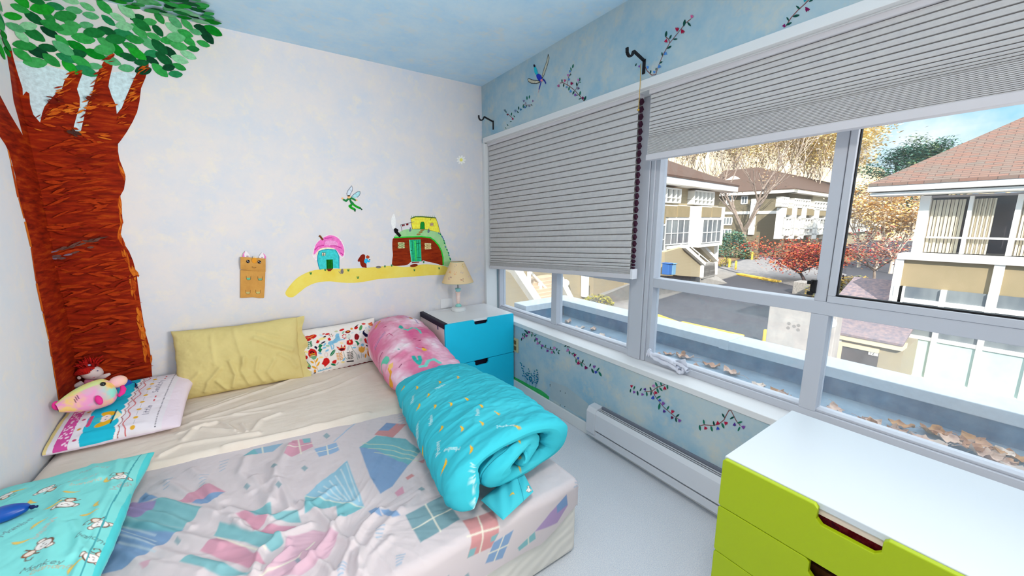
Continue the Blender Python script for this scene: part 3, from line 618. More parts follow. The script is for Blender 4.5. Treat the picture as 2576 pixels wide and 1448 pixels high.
pp([(180, 622), (520, 662), (345, 782), (210, 860), (80, 890), (130, 760)], BL); pp([(190, 600), (300, 622), (520, 655), (480, 690), (180, 650)], TE)
for k in range(4): ln([(195, 640+k*30), (380, 690+k*30)], (200, 214, 224), .004)
pp([(780, 590), (850, 640), (870, 682), (945, 612), (835, 580)], PK); pp([(835, 578), (955, 535), (960, 600), (880, 605)], TE); pp([(945, 605), (1085, 560), (1105, 625), (990, 620)], TE); pp([(700, 628), (860, 682), (1000, 690), (1020, 730), (960, 772), (830, 722), (670, 692)], TE)
pp([(940, 640), (1090, 640), (1010, 690), (890, 680)], PK); pp([(690, 700), (820, 735), (930, 830), (850, 852), (740, 815), (600, 762)], PK); ln([(690, 700), (930, 770)])
pp([(1040, 700), (1170, 660), (1295, 690), (1240, 790), (1100, 888), (900, 888), (1000, 800)], (214, 176, 194)); ln([(1170, 720), (1090, 800), (900, 888)])
pp([(560, 790), (720, 830), (860, 888), (700, 888), (500, 830)], TE)
pp([(1625, 588), (1815, 488), (1897, 605), (1700, 722)], GR); ln([(1725, 535), (1800, 665)]); ln([(1660, 655), (1860, 550)])
pp([(1908, 612), (2060, 560), (2096, 640), (2090, 702), (1965, 762), (1950, 680)], SA); ln([(1985, 585), (2030, 730)]); ln([(1930, 682), (2090, 620)]); pp([(2060, 660), (2096, 640), (2092, 672), (2070, 682)], TE); pp([(1960, 725), (1995, 712), (2000, 745), (1966, 762)], TE)
pp([(2092, 680), (2190, 620), (2206, 742), (2102, 775)], BL); ln([(2142, 650), (2156, 758)]); ln([(2092, 730), (2200, 682)])
pp([(2440, 455), (2495, 490), (2480, 560), (2350, 612), (2385, 530)], PU); pp([(2440, 455), (2490, 488), (2440, 525), (2408, 500)], BL)
pp([(2350, 612), (2385, 640), (2310, 702), (2285, 690)], TE); ln([(2325, 640), (2355, 668)])
pp([(1570, 470), (1610, 438), (1620, 470), (1585, 486)], PK); pp([(1690, 315), (1720, 305), (1715, 325)], SA); pp([(1625, 395), (1655, 375), (1670, 385), (1635, 405)], SA); pp([(1440, 560), (1480, 545), (1510, 590), (1460, 590)], BL); pp([(1500, 570), (1540, 555), (1600, 590), (1560, 608)], BL)
for a, b in ((1880, 855), (2012, 840), (1705, 460), (995, 452), (836, 450), (1122, 352), (1232, 190), (972, 356), (490, 720), (1090, 815)): pp([(a-18, b), (a, b-15), (a+18, b), (a, b+15)], GR, 0.7)
for a, b in ((700, 320), (600, 395), (420, 410), (1480, 660), (1580, 790), (1290, 850), (2470, 380), (1590, 90)):
    for k in range(4): ln([(a, b+k*15), (a+42-k*6, b-12+k*15)], (150, 180, 206), .0035)
pp([(300, 840), (360, 825), (345, 850), (318, 858)], PK, .7)
surf_sheet = surf('patchwork_sheet', [(np.stack([Xp, Yp, Zt], -1), pr.c, True, False)], m_print, origin=(-1.6, -1.4, 0.34))
tag(surf_sheet, 'wrinkled patchwork print sheet in pastel blue, teal and pink on the nearer mattress', 'bed sheet')

# ------------------------------------------------------------------ pillows
def pillow(name, label, C, U, V, hw, hh, th, nu, nv, paint, under, folds=(), pinch=0.07, low=0.45, ex=0.42, seed=1, cat='pillow', wob=0.006, minx=None, zmin=None, maty=None, rough_fold=0.004):
    U = np.array(U, float); U /= np.linalg.norm(U); V = np.array(V, float); V -= U*(U @ V); V /= np.linalg.norm(V); N = np.cross(U, V)
    a = np.sin(np.linspace(-1, 1, nu)*math.pi/2*0.999); a = 0.6*a+0.4*np.linspace(-1, 1, nu); b = np.sin(np.linspace(-1, 1, nv)*math.pi/2); b = 0.6*b+0.4*np.linspace(-1, 1, nv)
    A, B = np.meshgrid(a, b, indexing='ij')
    x = hw*A*(1-pinch*(1-B**2)*np.abs(A)**3); y = hh*B*(1-pinch*(1-A**2)*np.abs(B)**3)
    x = x+wob*2.2*fbm(B*2.5+seed, A*0+seed, seed)*np.abs(A)**8; y = y+wob*2.2*fbm(A*2.8+seed*2, B*0+seed, seed+2)*np.abs(B)**8
    t = ((1-A**2)*(1-B**2)); t = np.maximum(t, 0)**ex
    z = th*t; fd = np.zeros_like(z)
    for L, wd, h in folds: fd += ridge(x, y, L, wd, h)
    fd += fbm(x*14, y*14, seed)*rough_fold*2+fbm(x*6+y*9, y*5-x*4, seed+3)*rough_fold*2.5
    zt = z+fd*np.minimum(1, t*2.2); zl = -z*low
    def W(z_): 
        P = np.array(C, float)+x[..., None]*U+y[..., None]*V+z_[..., None]*N
        if minx is not None: P[..., 0] = np.maximum(P[..., 0], minx)
        if zmin is not None: P[..., 2] = np.maximum(P[..., 2], zmin)
        return P
    pr = Print(x, y, under); pc = pr.c.copy()
    if paint: paint(pr)
    o = surf(name, [(W(zt), pr.c, False, False), (W(zl), pc, True, False)], maty or m_print, origin=C)
    return tag(o, label, cat)
# yellow pillow against the wall
yu, yv = np.array([0.62, -0.035, 0.0]), np.array([0.0, 0.10, 0.37])
m_yel = mat('yellow_cotton', (222, 206, 142), 0.9, c2=(214, 198, 134), scale=5, spec=0.06, bump=0.1, bscale=500)
YC = (-1.795, -0.106, 0.545)
yf = [([(-.02, .17), (.0, .05), (.03, -.12)], .012, .006), ([(-.13, .14), (-.12, -.02)], .012, .005), ([(.08, .10), (.16, .05), (.27, -.01)], .014, .012), ([(.10, .13), (.2, .09)], .012, .008), ([(.02, -.01), (.0, -.08), (.03, -.17)], .012, .012), ([(-.05, -.02), (-.03, -.10), (-.05, -.17)], .011, .012),
      ([(-.1, -.05), (-.16, -.12), (-.18, -.17)], .012, .011), ([(.09, -.02), (.07, -.1), (.1, -.17)], .011, .010), ([(.17, -.05), (.13, -.12), (.16, -.18)], .012, .010), ([(-.12, -.12), (-.08, -.18)], .010, .011), ([(.2, -.02), (.25, -.06), (.28, -.12)], .012, .009), ([(-.2, -.06), (-.26, -.12)], .012, .008)]
yp = pillow('yellow_pillow', 'large plain pale yellow pillow standing against the wall behind the bed', YC, yu, yv, 0.316, 0.200, 0.094, 260, 180, None, (222, 206, 142), yf, pinch=0.035, low=0.4, ex=0.36, seed=2, maty=m_yel, rough_fold=0.006)
fv = np.linspace(-1, 1, 60); fu = np.linspace(0, 1, 14); FU, FV = np.meshgrid(fu, fv, indexing='ij')   # loose open end of the pillow case on the right
fx = 0.300+0.050*FU+0.012*np.sin(FV*7+1)*FU; fy = 0.195*FV*(1+0.05*FU); fz = 0.012*(1-np.abs(FV)**4)*(1-FU)+0.016*np.sin(FV*11)*FU
Uy = yu/np.linalg.norm(yu); Vy = yv/np.linalg.norm(yv); Ny = np.cross(Uy, Vy)
FP = np.array(YC)+fx[..., None]*Uy+fy[..., None]*Vy+fz[..., None]*Ny
surf('case_hem', [(FP, None, False, False), (FP-Ny*0.003, None, True, False)], m_yel, yp)
# flowered cushion
def flowers(p):
    p.c[:] = lin((238, 232, 228))
    K = lambda a, b: ((a-985)/1991*0.560, (722-(b+0.125*(a-985)))/1448*0.405)        # crop pixels of the cushion to cloth metres
    S = 0.555/1991
    RD, DR, NV, GN, LG, BU, YE, OR, MU = (204, 34, 34), (140, 22, 30), (26, 24, 60), (24, 120, 78), (150, 196, 170), (130, 190, 222), (242, 222, 150), (226, 150, 50), (232, 166, 40)
    def e(a, b, ra, rb, rot, c): x, y = K(a, b); p.ell(x, y, ra*S, rb*S, -R(rot), c)
    def pg(L, c): p.poly([K(*q) for q in L], c)
    def sk(L, w, c): p.stroke([K(*q) for q in L], w*S, c)
    e(300, 460, 80, 65, 10, RD); e(400, 430, 100, 50, -10, RD); e(340, 440, 30, 22, 0, DR); sk([(250, 500), (340, 440), (440, 400)], 14, OR); sk([(270, 420), (340, 440), (420, 480)], 12, (240, 160, 120)); e(215, 400, 30, 40, 30, DR)
    for k in range(4): e(290-10*k+20, 555+k*45, 28, 13, 15, GN); e(350, 550+k*33, 30, 13, -35, GN)
    pg([(450, 590), (490, 510), (545, 540), (500, 600)], RD); e(600, 495, 90, 30, -8, YE); e(660, 450, 36, 16, -15, NV); e(605, 590, 55, 18, -20, NV)
    pg([(480, 690), (530, 610), (590, 650), (530, 720)], GN); pg([(465, 770), (510, 700), (565, 750), (510, 830)], GN); pg([(400, 680), (430, 650), (470, 690), (445, 745)], NV)
    pg([(270, 760), (330, 705), (410, 740), (440, 800), (430, 900), (380, 930), (280, 920), (255, 860)], RD); pg([(300, 780), (350, 765), (390, 800), (380, 880), (320, 890)], (50, 20, 30)); e(345, 840, 60, 14, 0, MU); e(345, 880, 60, 10, 0, YE); pg([(285, 900), (430, 890), (400, 960), (340, 980)], (110, 170, 130)); e(340, 810, 16, 24, 0, RD)
    e(205, 905, 36, 44, 0, RD); e(160, 800, 38, 46, 0, (60, 60, 70)); e(160, 800, 32, 40, 0, (238, 232, 228)); e(185, 1040, 40, 70, -30, GN); e(230, 1100, 34, 70, -25, (110, 160, 110)); e(200, 1150, 70, 18, 30, DR)
    sk([(360, 980), (400, 1230)], 10, MU); e(310, 1030, 46, 20, 45, MU); e(410, 1000, 60, 20, -55, MU); e(430, 1090, 60, 20, -55, MU); e(335, 1160, 60, 22, 40, MU); e(340, 1250, 24, 40, 0, OR); e(330, 1295, 30, 14, 0, NV)
    pg([(620, 960), (660, 985), (680, 1040), (670, 1090), (600, 1150), (555, 1180), (540, 1130), (495, 1100), (540, 1030), (560, 980)], RD); e(625, 890, 36, 54, 0, (210, 150, 140)); e(625, 890, 30, 48, 0, (238, 232, 228))
    e(770, 860, 90, 34, -45, GN); sk([(720, 920), (820, 810)], 6, (200, 226, 200)); pg([(715, 1080), (760, 1045), (830, 1035), (820, 1090), (790, 1130), (730, 1110)], RD); e(745, 1145, 60, 24, 30, GN); e(840, 1130, 40, 16, -45, (190, 190, 190))
    pg([(395, 1280), (400, 1235), (430, 1250), (450, 1225), (490, 1245), (520, 1205), (550, 1230), (590, 1200), (620, 1225), (660, 1185), (700, 1215), (690, 1225)], (140, 190, 216))
    # blue horse
    pg([(890, 440), (930, 395), (985, 400), (975, 470), (990, 540), (900, 620), (820, 640), (720, 650), (705, 610), (730, 580), (820, 560), (880, 510)], BU); e(770, 620, 70, 44, 0, BU); sk([(735, 620), (760, 690), (770, 770)], 30, BU); sk([(800, 640), (820, 690), (800, 765)], 24, BU); sk([(900, 590), (990, 560), (1080, 550)], 24, BU)
    for k in range(6): sk([(800+k*26, 600-k*28), (850+k*24, 630-k*30)], 5, (80, 130, 170))
    pg([(715, 500), (760, 480), (790, 530), (760, 560), (720, 550)], RD); e(730, 390, 50, 22, 0, RD); e(650, 380, 30, 14, 0, RD)
    for k in range(6): e(800+40*math.cos(k), 430+26*math.sin(k), 14, 8, k*60, (60, 60, 60) if k % 2 else RD)
    e(1065, 310, 60, 26, -10, RD); e(930, 340, 40, 22, 0, (200, 204, 170)); e(1190, 370, 64, 36, 0, DR); e(1195, 360, 30, 16, 0, OR); e(1290, 300, 30, 26, 0, OR); e(1400, 280, 50, 38, -20, RD); e(1420, 235, 60, 12, -30, (40, 30, 40)); e(1510, 290, 76, 36, -60, (80, 150, 90)); e(1600, 190, 50, 26, 10, (210, 80, 80)); pg([(1700, 190), (1820, 150), (1830, 260), (1740, 250)], RD)
    for k in range(3): sk([(1720+k*34, 170), (1750+k*30, 260)], 8, YE)
    for k in range(7): e(1090+44*math.cos(k*.9+1), 480+50*math.sin(k*.9+1), 18, 14, 0, RD)
    e(1180, 500, 60, 50, 0, (214, 224, 214)); e(1200, 445, 12, 8, 0, NV); e(1185, 535, 12, 9, 0, NV); e(1285, 405, 36, 20, -10, (210, 220, 224))
    pg([(1370, 430), (1410, 450), (1435, 500), (1410, 560), (1370, 600), (1310, 580), (1310, 520), (1330, 460)], (130, 26, 34)); sk([(1390, 450), (1350, 585)], 6, RD)
    pg([(1600, 345), (1570, 400), (1600, 440), (1650, 480), (1630, 540), (1570, 530), (1520, 450), (1540, 380)], NV); e(1715, 430, 80, 24, 70, YE); sk([(1695, 360), (1735, 500)], 5, (120, 100, 60)); e(1720, 275, 20, 34, 0, (170, 196, 220)); e(1630, 300, 30, 20, -40, (190, 214, 226)); e(1780, 350, 26, 40, 0, (170, 190, 216))
    pg([(1120, 590), (1250, 570), (1265, 640), (1240, 700), (1160, 710), (1105, 680)], RD); sk([(1110, 640), (1265, 620)], 8, DR); sk([(1110, 670), (1260, 660)], 8, DR); e(1185, 625, 14, 30, 0, YE); e(1185, 572, 16, 9, 0, NV)
    sk([(1190, 710), (1220, 820), (1290, 950), (1310, 1090)], 9, (60, 110, 90)); e(1130, 780, 74, 26, -65, (200, 206, 206)); e(1270, 720, 50, 16, 10, (206, 214, 220)); e(1265, 780, 44, 20, 10, BU)
    pg([(870, 710), (960, 760), (985, 670), (1015, 755), (1070, 680), (1075, 770), (1040, 830), (960, 845), (900, 790)], RD); e(980, 800, 60, 26, 0, (70, 26, 30)); sk([(900, 770), (980, 740), (1070, 760)], 10, YE); sk([(1008, 850), (1020, 990), (1070, 1060)], 9, (70, 120, 100))
    for cx, c1 in ((905, OR), (1145, (60, 56, 50))):
        sk([(cx, 850), (cx+8, 1060)], 9, (120, 60, 40))
        for k in range(5): e(cx-36, 890+k*38, 36, 11, 18, c1); e(cx+42, 885+k*38, 36, 11, -18, c1)
    for k in range(6): e(1060+k*27, 1110, 20, 16, 45, (26, 22, 30))
    pg([(1295, 610), (1360, 620), (1405, 690), (1350, 750), (1340, 670)], GN); e(1450, 600, 44, 34, -60, (190, 222, 196)); e(1470, 730, 40, 34, 0, BU); pg([(1530, 590), (1575, 560), (1600, 640), (1600, 720), (1540, 680)], RD); e(1630, 640, 40, 64, 10, BU)
    pg([(1375, 760), (1400, 800), (1440, 755), (1470, 800), (1525, 780), (1500, 880), (1450, 930), (1390, 920), (1355, 860)], (232, 170, 70)); sk([(1410, 930), (1400, 1060)], 7, (80, 120, 90)); e(1340, 1010, 22, 60, -15, (180, 186, 190)); e(1450, 1000, 20, 50, -10, (200, 200, 204)); e(1505, 1010, 22, 56, 15, OR)
    e(1635, 940, 84, 108, 8, OR)
    for k in range(5):
        for q in range(6): e(1580+k*28+(q % 2)*12, 865+q*32, 11, 12, 0, RD)
    sk([(1620, 835), (1600, 780), (1565, 755)], 30, NV); sk([(1625, 835), (1640, 780), (1660, 730)], 30, NV)
    pg([(1680, 560), (1740, 530), (1800, 540), (1810, 700), (1780, 760), (1710, 680)], DR); e(1710, 570, 34, 40, 20, MU); e(1775, 575, 30, 40, -20, MU); pg([(1700, 640), (1800, 640), (1800, 740), (1740, 720)], (40, 26, 30)); e(1760, 810, 60, 30, 50, MU); e(1790, 940, 44, 30, 0, NV)
    for a, b, c in ((170, 570, YE), (170, 660, LG), (125, 720, BU), (230, 780, YE), (510, 940, YE), (610, 720, BU), (630, 640, BU), (660, 790, BU), (690, 680, LG), (500, 840, BU), (960, 1110, YE), (990, 1050, BU), (1560, 840, YE), (1080, 380, LG), (590, 410, (200, 220, 230)), (1480, 400, (206, 220, 230)), (1000, 640, (244, 220, 170))): e(a, b, 44, 22, (a*7) % 90-45, c)
    p.put(np.abs(p.Y+0.150-0.004*np.abs((p.X*60) % 2-1)) < 0.004, (110, 24, 28))
pillow('flowered_cushion', 'white cushion with a bright folk print of flowers, a blue horse and a pineapple', (-1.235, -0.098, 0.493), (1, 0.0, 0.035), (0, 0.10, 0.30), 0.262, 0.162, 0.058, 300, 190, flowers, (110, 18, 26), [([(-.05, .1), (.05, .02)], .02, .004)], pinch=0.05, low=0.6, ex=0.4, seed=5, cat='cushion', wob=0.003)
# white, cyan and pink pillow lying in the corner
def seaside(p):
    p.c[:] = lin((236, 230, 240)); u = (p.X+0.235)/0.47
    wv = 0.02*np.abs(np.sin(p.Y*60))
    p.put((u > 0.03) & (u < 0.075), (236, 216, 150)); p.put((u > 0.115) & (u < 0.21-0.3*0.01*np.abs(np.sin(p.Y*150))), (216, 84, 164))
    for k in range(90):
        rng_ = random.Random(k); p.ell(-0.235+0.47*rng_.uniform(0.125, 0.2), rng_.uniform(-.26, .26), .004, .005, 0, (250, 220, 240))
    p.put((u > 0.285-wv*0.5) & (u < 0.50+wv), (38, 190, 220)); sc_ = np.abs(u-0.512-wv) < 0.007; p.put(sc_, (250, 250, 250)); p.put(np.abs(u-0.530-wv) < 0.0035, (170, 90, 80))
    p.put(np.abs(u-0.578-0.016*np.sin(p.Y*70)) < 0.0055, (214, 116, 120))
    for k in range(9):
        yy = -0.24+k*0.06; p.ell(-0.235+0.47*0.645, yy, .009, .008, 0, (232, 178, 60)); p.stroke([(-0.235+0.47*0.645, yy+.015), (-0.235+0.47*0.645, yy+.045)], .0022, (190, 190, 200))
        p.ell(-0.235+0.47*0.245, yy, .007, .006, 0, (214, 150, 60) if k % 2 else (196, 80, 120))
    for k, (st, yy) in enumerate((('little', -0.17), ('Sea Kitty', 0.02))): p.text(st, -0.235+0.47*0.735, yy, 0.022, R(90), (70, 70, 110), .0026)
    for yy in (-0.03, -0.06, 0.20, 0.17): p.stroke([(-0.235+0.47*0.735, yy), (-0.235+0.47*0.735, yy+.012)], .006, (210, 90, 100))
    for k in range(46): p.ell(-0.235+0.47*0.81, -0.25+k*0.0112, .0025, .003, 0, (50, 50, 70))
    p.put(u > 0.86, (240, 222, 238), .7)
    # fair-haired girl in a boat
    x, y = -0.235+0.47*0.40, -0.14
    p.ell(x+.005, y-.035, .03, .018, .4, (232, 180, 40)); p.ell(x+.008, y+.03, .028, .017, -.4, (232, 180, 40)); p.ell(x+.004, y, .018, .024, 0, (246, 228, 222)); p.ell(x-.024, y, .014, .016, 0, (70, 190, 200)); p.stroke([(x-.048, y-.03), (x-.048, y+.03)], .014, (210, 80, 130)); p.poly([(x+.035, y-.03), (x+.035, y+.04), (x+.06, y)], (250, 240, 190)); p.stroke([(x+.03, y-.045), (x+.03, y+.05)], .004, (40, 40, 60)); p.stroke([(x+.004, y-.01), (x+.006, y-.007)], .004, (60, 60, 120)); p.stroke([(x+.004, y+.01), (x+.006, y+.013)], .004, (60, 60, 120))
    p.stroke([(-0.235+0.47*0.32, 0.03), (-0.235+0.47*0.345, 0.13)], .011, (206, 90, 70))
pillow('seaside_pillow', 'flat white pillow with cyan and pink seaside print in the mural corner', (-2.268, -0.305, 0.432), (1, -0.06, 0), (0, 0.50, 0.085), 0.235, 0.268, 0.055, 260, 300, seaside, (232, 220, 236), [([(-.1, -.22), (.1, -.23)], .012, .004)], pinch=0.035, low=0.9, ex=0.38, seed=7, minx=-2.494, wob=0.005, zmin=0.371)
# turquoise monkey pillow at the front left
def zxy(px, py, C): p = at(px, py, 2, 0.47); return p[0], p[1]
MC = np.array([-2.298, -1.262, 0.418])
def banana(p, x, y, L, rot, c=(236, 196, 70), oc=(120, 90, 40)):
    q = [(-1, .22), (-.5, -.24), (0, -.40), (.5, -.24), (1, .28), (.5, .16), (0, .08), (-.5, .16)]
    pts = [(x+L*.5*(a*math.cos(rot)-b*math.sin(rot)), y+L*.5*(a*math.sin(rot)+b*math.cos(rot))) for a, b in q]
    p.poly(pts, c); p.stroke(pts+pts[:1], .0013, oc, .55)
def monkey(p, x, y, s, rot, body=(150, 92, 60), line=(120, 78, 60)):
    ct, sn = math.cos(rot), math.sin(rot); Q = lambda a, b: (x+s*(a*ct-b*sn), y+s*(a*sn+b*ct))
    p.ell(*Q(0, -1.15), s*.5, s*.55, rot, body); p.ell(*Q(0, -1.1), s*.34, s*.4, rot, (240, 226, 214))
    p.stroke([Q(.4, -1.5), Q(.9, -1.7), Q(1.2, -1.4), Q(1.0, -1.2)], s*.12, line); p.stroke([Q(-.4, -.9), Q(-.9, -1.1)], s*.16, line); p.stroke([Q(.4, -.9), Q(.9, -.7)], s*.16, line)
    for sx in (-1, 1): p.ell(*Q(sx*.92, .1), s*.38, s*.38, 0, line); p.ell(*Q(sx*.92, .1), s*.27, s*.27, 0, (246, 236, 230))
    p.ell(*Q(0, 0), s*.86, s*.72, rot, line); p.ell(*Q(0, -.06), s*.76, s*.58, rot, (246, 242, 240))
    for sx in (-1, 1): p.ell(*Q(sx*.28, .02), s*.07, s*.08, 0, (60, 40, 40))
    p.stroke([Q(-.12, -.25), Q(.12, -.25)], s*.07, (140, 100, 90))
def monkeys(p):
    p.c[:] = lin((136, 226, 224))
    f_ = lambda a, b: (lambda q: (-(q[1]-MC[1]), q[0]-MC[0]))(zxy(a/4.414, 1120+b/4.414, 0))   # photo crop -> cloth: x' = -y, y' = x
    for a, b, s, r_ in ((500, 495, .022, 2.5), (735, 700, .024, -1.7), (1110, 860, .021, -1.0), (500, 1120, .025, .6), (1340, 335, .021, -1.3), (1000, 1190, .020, -2.2), (60, 520, .020, 1.8), (1020, 1400, .018, .5)): monkey(p, *f_(a, b), s, r_)
    for a, b, r_ in ((1185, 380, .4), (785, 540, 1.3), (1075, 650, .2), (420, 900, -.6), (985, 760, 1.5), (230, 1095, 1.3), (805, 1310, -.5), (355, 640, .6), (190, 470, 1.4), (610, 700, 1.8)): banana(p, *f_(a, b), .042, r_, (240, 206, 110), (190, 150, 80))
    for st, a, b, r_, c in (('Monkey', 740, 430, 1.35, (176, 206, 200)), ('banana', 780, 470, 1.35, (206, 196, 176)), ('Mambo', 560, 870, -.4, (206, 190, 178)), ('Monkey', 220, 1420, 1.2, (110, 130, 130)), ('banana', 330, 1430, 1.2, (196, 186, 160)), ('Mambo', 1290, 480, 2.6, (180, 170, 170)), ('banana', 840, 1040, .9, (100, 140, 142)), ('Mambo', 40, 1040, 2.3, (110, 130, 140)), ('Monkey', 880, 300, 1.3, (170, 180, 180))): p.text(st, *f_(a, b), .017, r_+.2, c, .0022)
    p.put(np.abs(p.Y-0.172) < 0.0016, (80, 170, 180)); p.put(p.Y > 0.19, (90, 216, 222))
mf = [([(-.33, .12), (-.1, .15), (.2, .14)], .014, .010), ([(-.3, .16), (0, .17), (.3, .16)], .010, .010), ([(-.2, .02), (.1, .08), (.34, .12)], .02, .010), ([(.05, .10), (.2, .16)], .01, .008), ([(-.34, .05), (-.2, .1)], .015, .009), ([(.2, -.05), (.3, .05)], .02, .009)]
pillow('monkey_pillow', 'turquoise pillow printed with monkeys and bananas at the left of the nearer mattress', MC, (0, -1, 0), (1, 0, 0), 0.405, 0.205, 0.062, 380, 210, monkeys, (120, 216, 220), mf, pinch=0.06, low=0.9, ex=0.36, seed=11, minx=-2.494, wob=0.008, rough_fold=0.004, zmin=0.352)

# ------------------------------------------------------------------ rolled duvets
def rolled(name, label, y0, y1, xl, xr, ht, base, turns, thick, paint, shrink=0.74, nt=420, ns=230, seed=1, amp=0.008, endvar=0.02, phi0=R(212), skew=0.0, cat='duvet', flat=0.62, thx=2.2):
    """a duvet rolled up along y: outer free edge low on the left, going over the top; xl, xr, ht, base are functions of s in 0..1"""
    t = np.linspace(0, 1, nt); t = t**1.5; phi = phi0-2*math.pi*turns*t; rho = 1-shrink*t
    def cs(v, p): return np.sign(v)*np.abs(v)**p
    ex_, ez = rho*cs(np.cos(phi), .82), rho*cs(np.sin(phi), flat)
    s = np.concatenate([np.linspace(0, 0.06, 14)[:-1], np.linspace(0.06, 0.955, ns)[:-1], np.linspace(0.955, 1.0, 18)])
    ring = []
    W = (0.5*0.45); HH = 0.5*0.2
    px_, pz_ = ex_*W, ez*HH; dx = np.gradient(px_); dz = np.gradient(pz_); L = np.hypot(dx, dz)+1e-9; nx_, nz_ = -dz/L, dx/L
    arc = np.concatenate([[0], np.cumsum(np.hypot(np.diff(px_), np.diff(pz_)))])
    tp = np.sqrt(np.clip(1-(1-np.minimum(arc, .02)/.02)**2, 0, 1))*np.sqrt(np.clip(1-(1-np.minimum(arc[-1]-arc, .02)/.02)**2, 0, 1))
    yend = endvar*np.sin(phi*1.5+seed)+endvar*0.6*np.sin(arc*9+seed)+skew*ex_
    TT = np.concatenate([np.arange(nt), np.arange(nt)[::-1]]); SG = np.concatenate([np.ones(nt), -np.ones(nt)])
    P = np.zeros((2*nt, len(s), 3)); AR = np.zeros((2*nt, len(s))); YY = AR.copy(); OUT = AR.copy()
    for j, sj in enumerate(s):
        q = max(0.0, (sj-0.955)/0.045); q0 = max(0.0, (0.06-sj)/0.06)
        k = math.sqrt(max(0, 1-q*q))*math.sqrt(max(0, 1-q0*q0*0.98))
        xa, xb, h, b = xl(sj), xr(sj), ht(sj), base(sj); cx, hw = (xa+xb)/2, (xb-xa)/2
        Y = y0+(y1+yend[TT]-y0)*sj
        sx = hw*(1-0.18*q0**2); sz = h/2*(1-0.35*q0**2)
        x = cx+ex_[TT]*sx+SG*nx_[TT]*thick*thx*k*tp[TT]; z = b+h/2-h/2*0.35*q0**2*0+ez[TT]*sz+SG*nz_[TT]*thick*k*tp[TT]
        outer = (SG < 0) & (arc[TT] < 0.80) if False else (SG < 0)
        ar = arc[TT]
        u_ = ar*5+Y*3.2; v_ = Y*9.5-ar*4.5
        d = amp*(fbm(u_, v_, seed, 4)*1.6+1.5*(0.35-np.abs(fbm(u_*.8+fbm(u_, v_*.5, seed+9)*1.5, v_*.9, seed+4, 4))*2.2)+(0.25+0.6*np.clip(ex_[TT]+.5, 0, 1))*(0.3-np.abs(fbm(u_*2.2, v_*1.8, seed+6, 3))*2))
        P[:, j, 0] = x+nx_[TT]*d*SG*k; P[:, j, 2] = z+nz_[TT]*d*SG*k; P[:, j, 1] = Y
        AR[:, j] = ar; YY[:, j] = Y
    bz = np.array([base(v) for v in s])[None, :]
    P[..., 2] = np.maximum(P[..., 2], bz+0.001+0.0006*np.abs(SG)[:, None])
    pr = paint(P, AR, YY, s)
    return tag(surf(name, [(P, pr, False, True)], m_print, origin=(float(P[..., 0].mean()), float(P[..., 1].mean()), float(P[..., 2].min()))), label, cat)
def lerp(*ab):
    xs_ = [a for a, b in ab]; ys_ = [b for a, b in ab]; return lambda s_: float(np.interp(s_, xs_, ys_))
def paint_turq(P, AR, YY, s):
    pr = Print(P[..., 0], P[..., 1], (62, 190, 208)); pr.blend(np.clip(fbm(AR*6, YY*6, 3)+.1, 0, .5), (84, 200, 214))
    fr = lambda px, py: pz(900+px/2.4133, 750+py/2.4133, 0.50)
    for a, b, r_ in ((275, 540, .4), (275, 690, .2), (370, 685, .5), (380, 862, .3), (510, 855, .6), (528, 1045, .3), (690, 1020, .7), (635, 895, .9), (755, 868, 1.1), (567, 722, 1.0), (470, 712, .9), (665, 700, 1.2), (610, 540, .8), (360, 565, .9), (750, 760, 1.3), (970, 915, 1.5), (1080, 935, 1.2), (900, 1098, .1), (500, 565, .9), (430, 640, .7), (850, 800, 1.2)): banana(pr, *fr(a, b), .040, r_+.3, (246, 192, 36), (150, 116, 40))
    for st, a, b, r_ in (('Monkey', 365, 800, 1.2), ('Mambo', 455, 800, 1.2), ('Monkey', 500, 980, 1.2), ('Mambo', 625, 990, 2.4), ('Monkey', 720, 1160, 1.2), ('Monkey', 850, 915, -.4), ('Mambo', 590, 1220, 1.9), ('Mambo', 265, 615, 1.2), ('Monkey', 340, 640, 1.2), ('Mambo', 740, 825, 1.1), ('Mambo', 480, 615, .3)): pr.text(st, *fr(a, b), .015, r_, (184, 224, 228), .0028)
    e = np.broadcast_to(s[None, :], AR.shape); pr.put((np.abs(e-0.962) < 0.0016) & (AR > 0.75), (30, 120, 140)); 
    for k, a in enumerate((0.95, 1.2, 1.5, 1.9)): pr.put((np.abs(AR-a) < .02) & (e > .93) & (e < .95), (240, 190, 60) if k % 2 else (240, 236, 236))
    return pr.c
rolled('turquoise_duvet', 'thick turquoise duvet with banana print rolled up on the right side of the bed', -0.855, -1.835, lerp((0, -1.048), (1, -1.178)), lerp((0, -0.635), (0.5, -0.605), (1, -0.640)), lerp((0, .128), (.35, .185), (1, .222)), lerp((0, .372), (.14, .374), (.22, .360), (1, .362)), 1.9, 0.0245, paint_turq, seed=4, amp=0.0125, endvar=0.022, nt=560, ns=300, skew=0.03, shrink=0.93, thx=2.5, flat=.72)
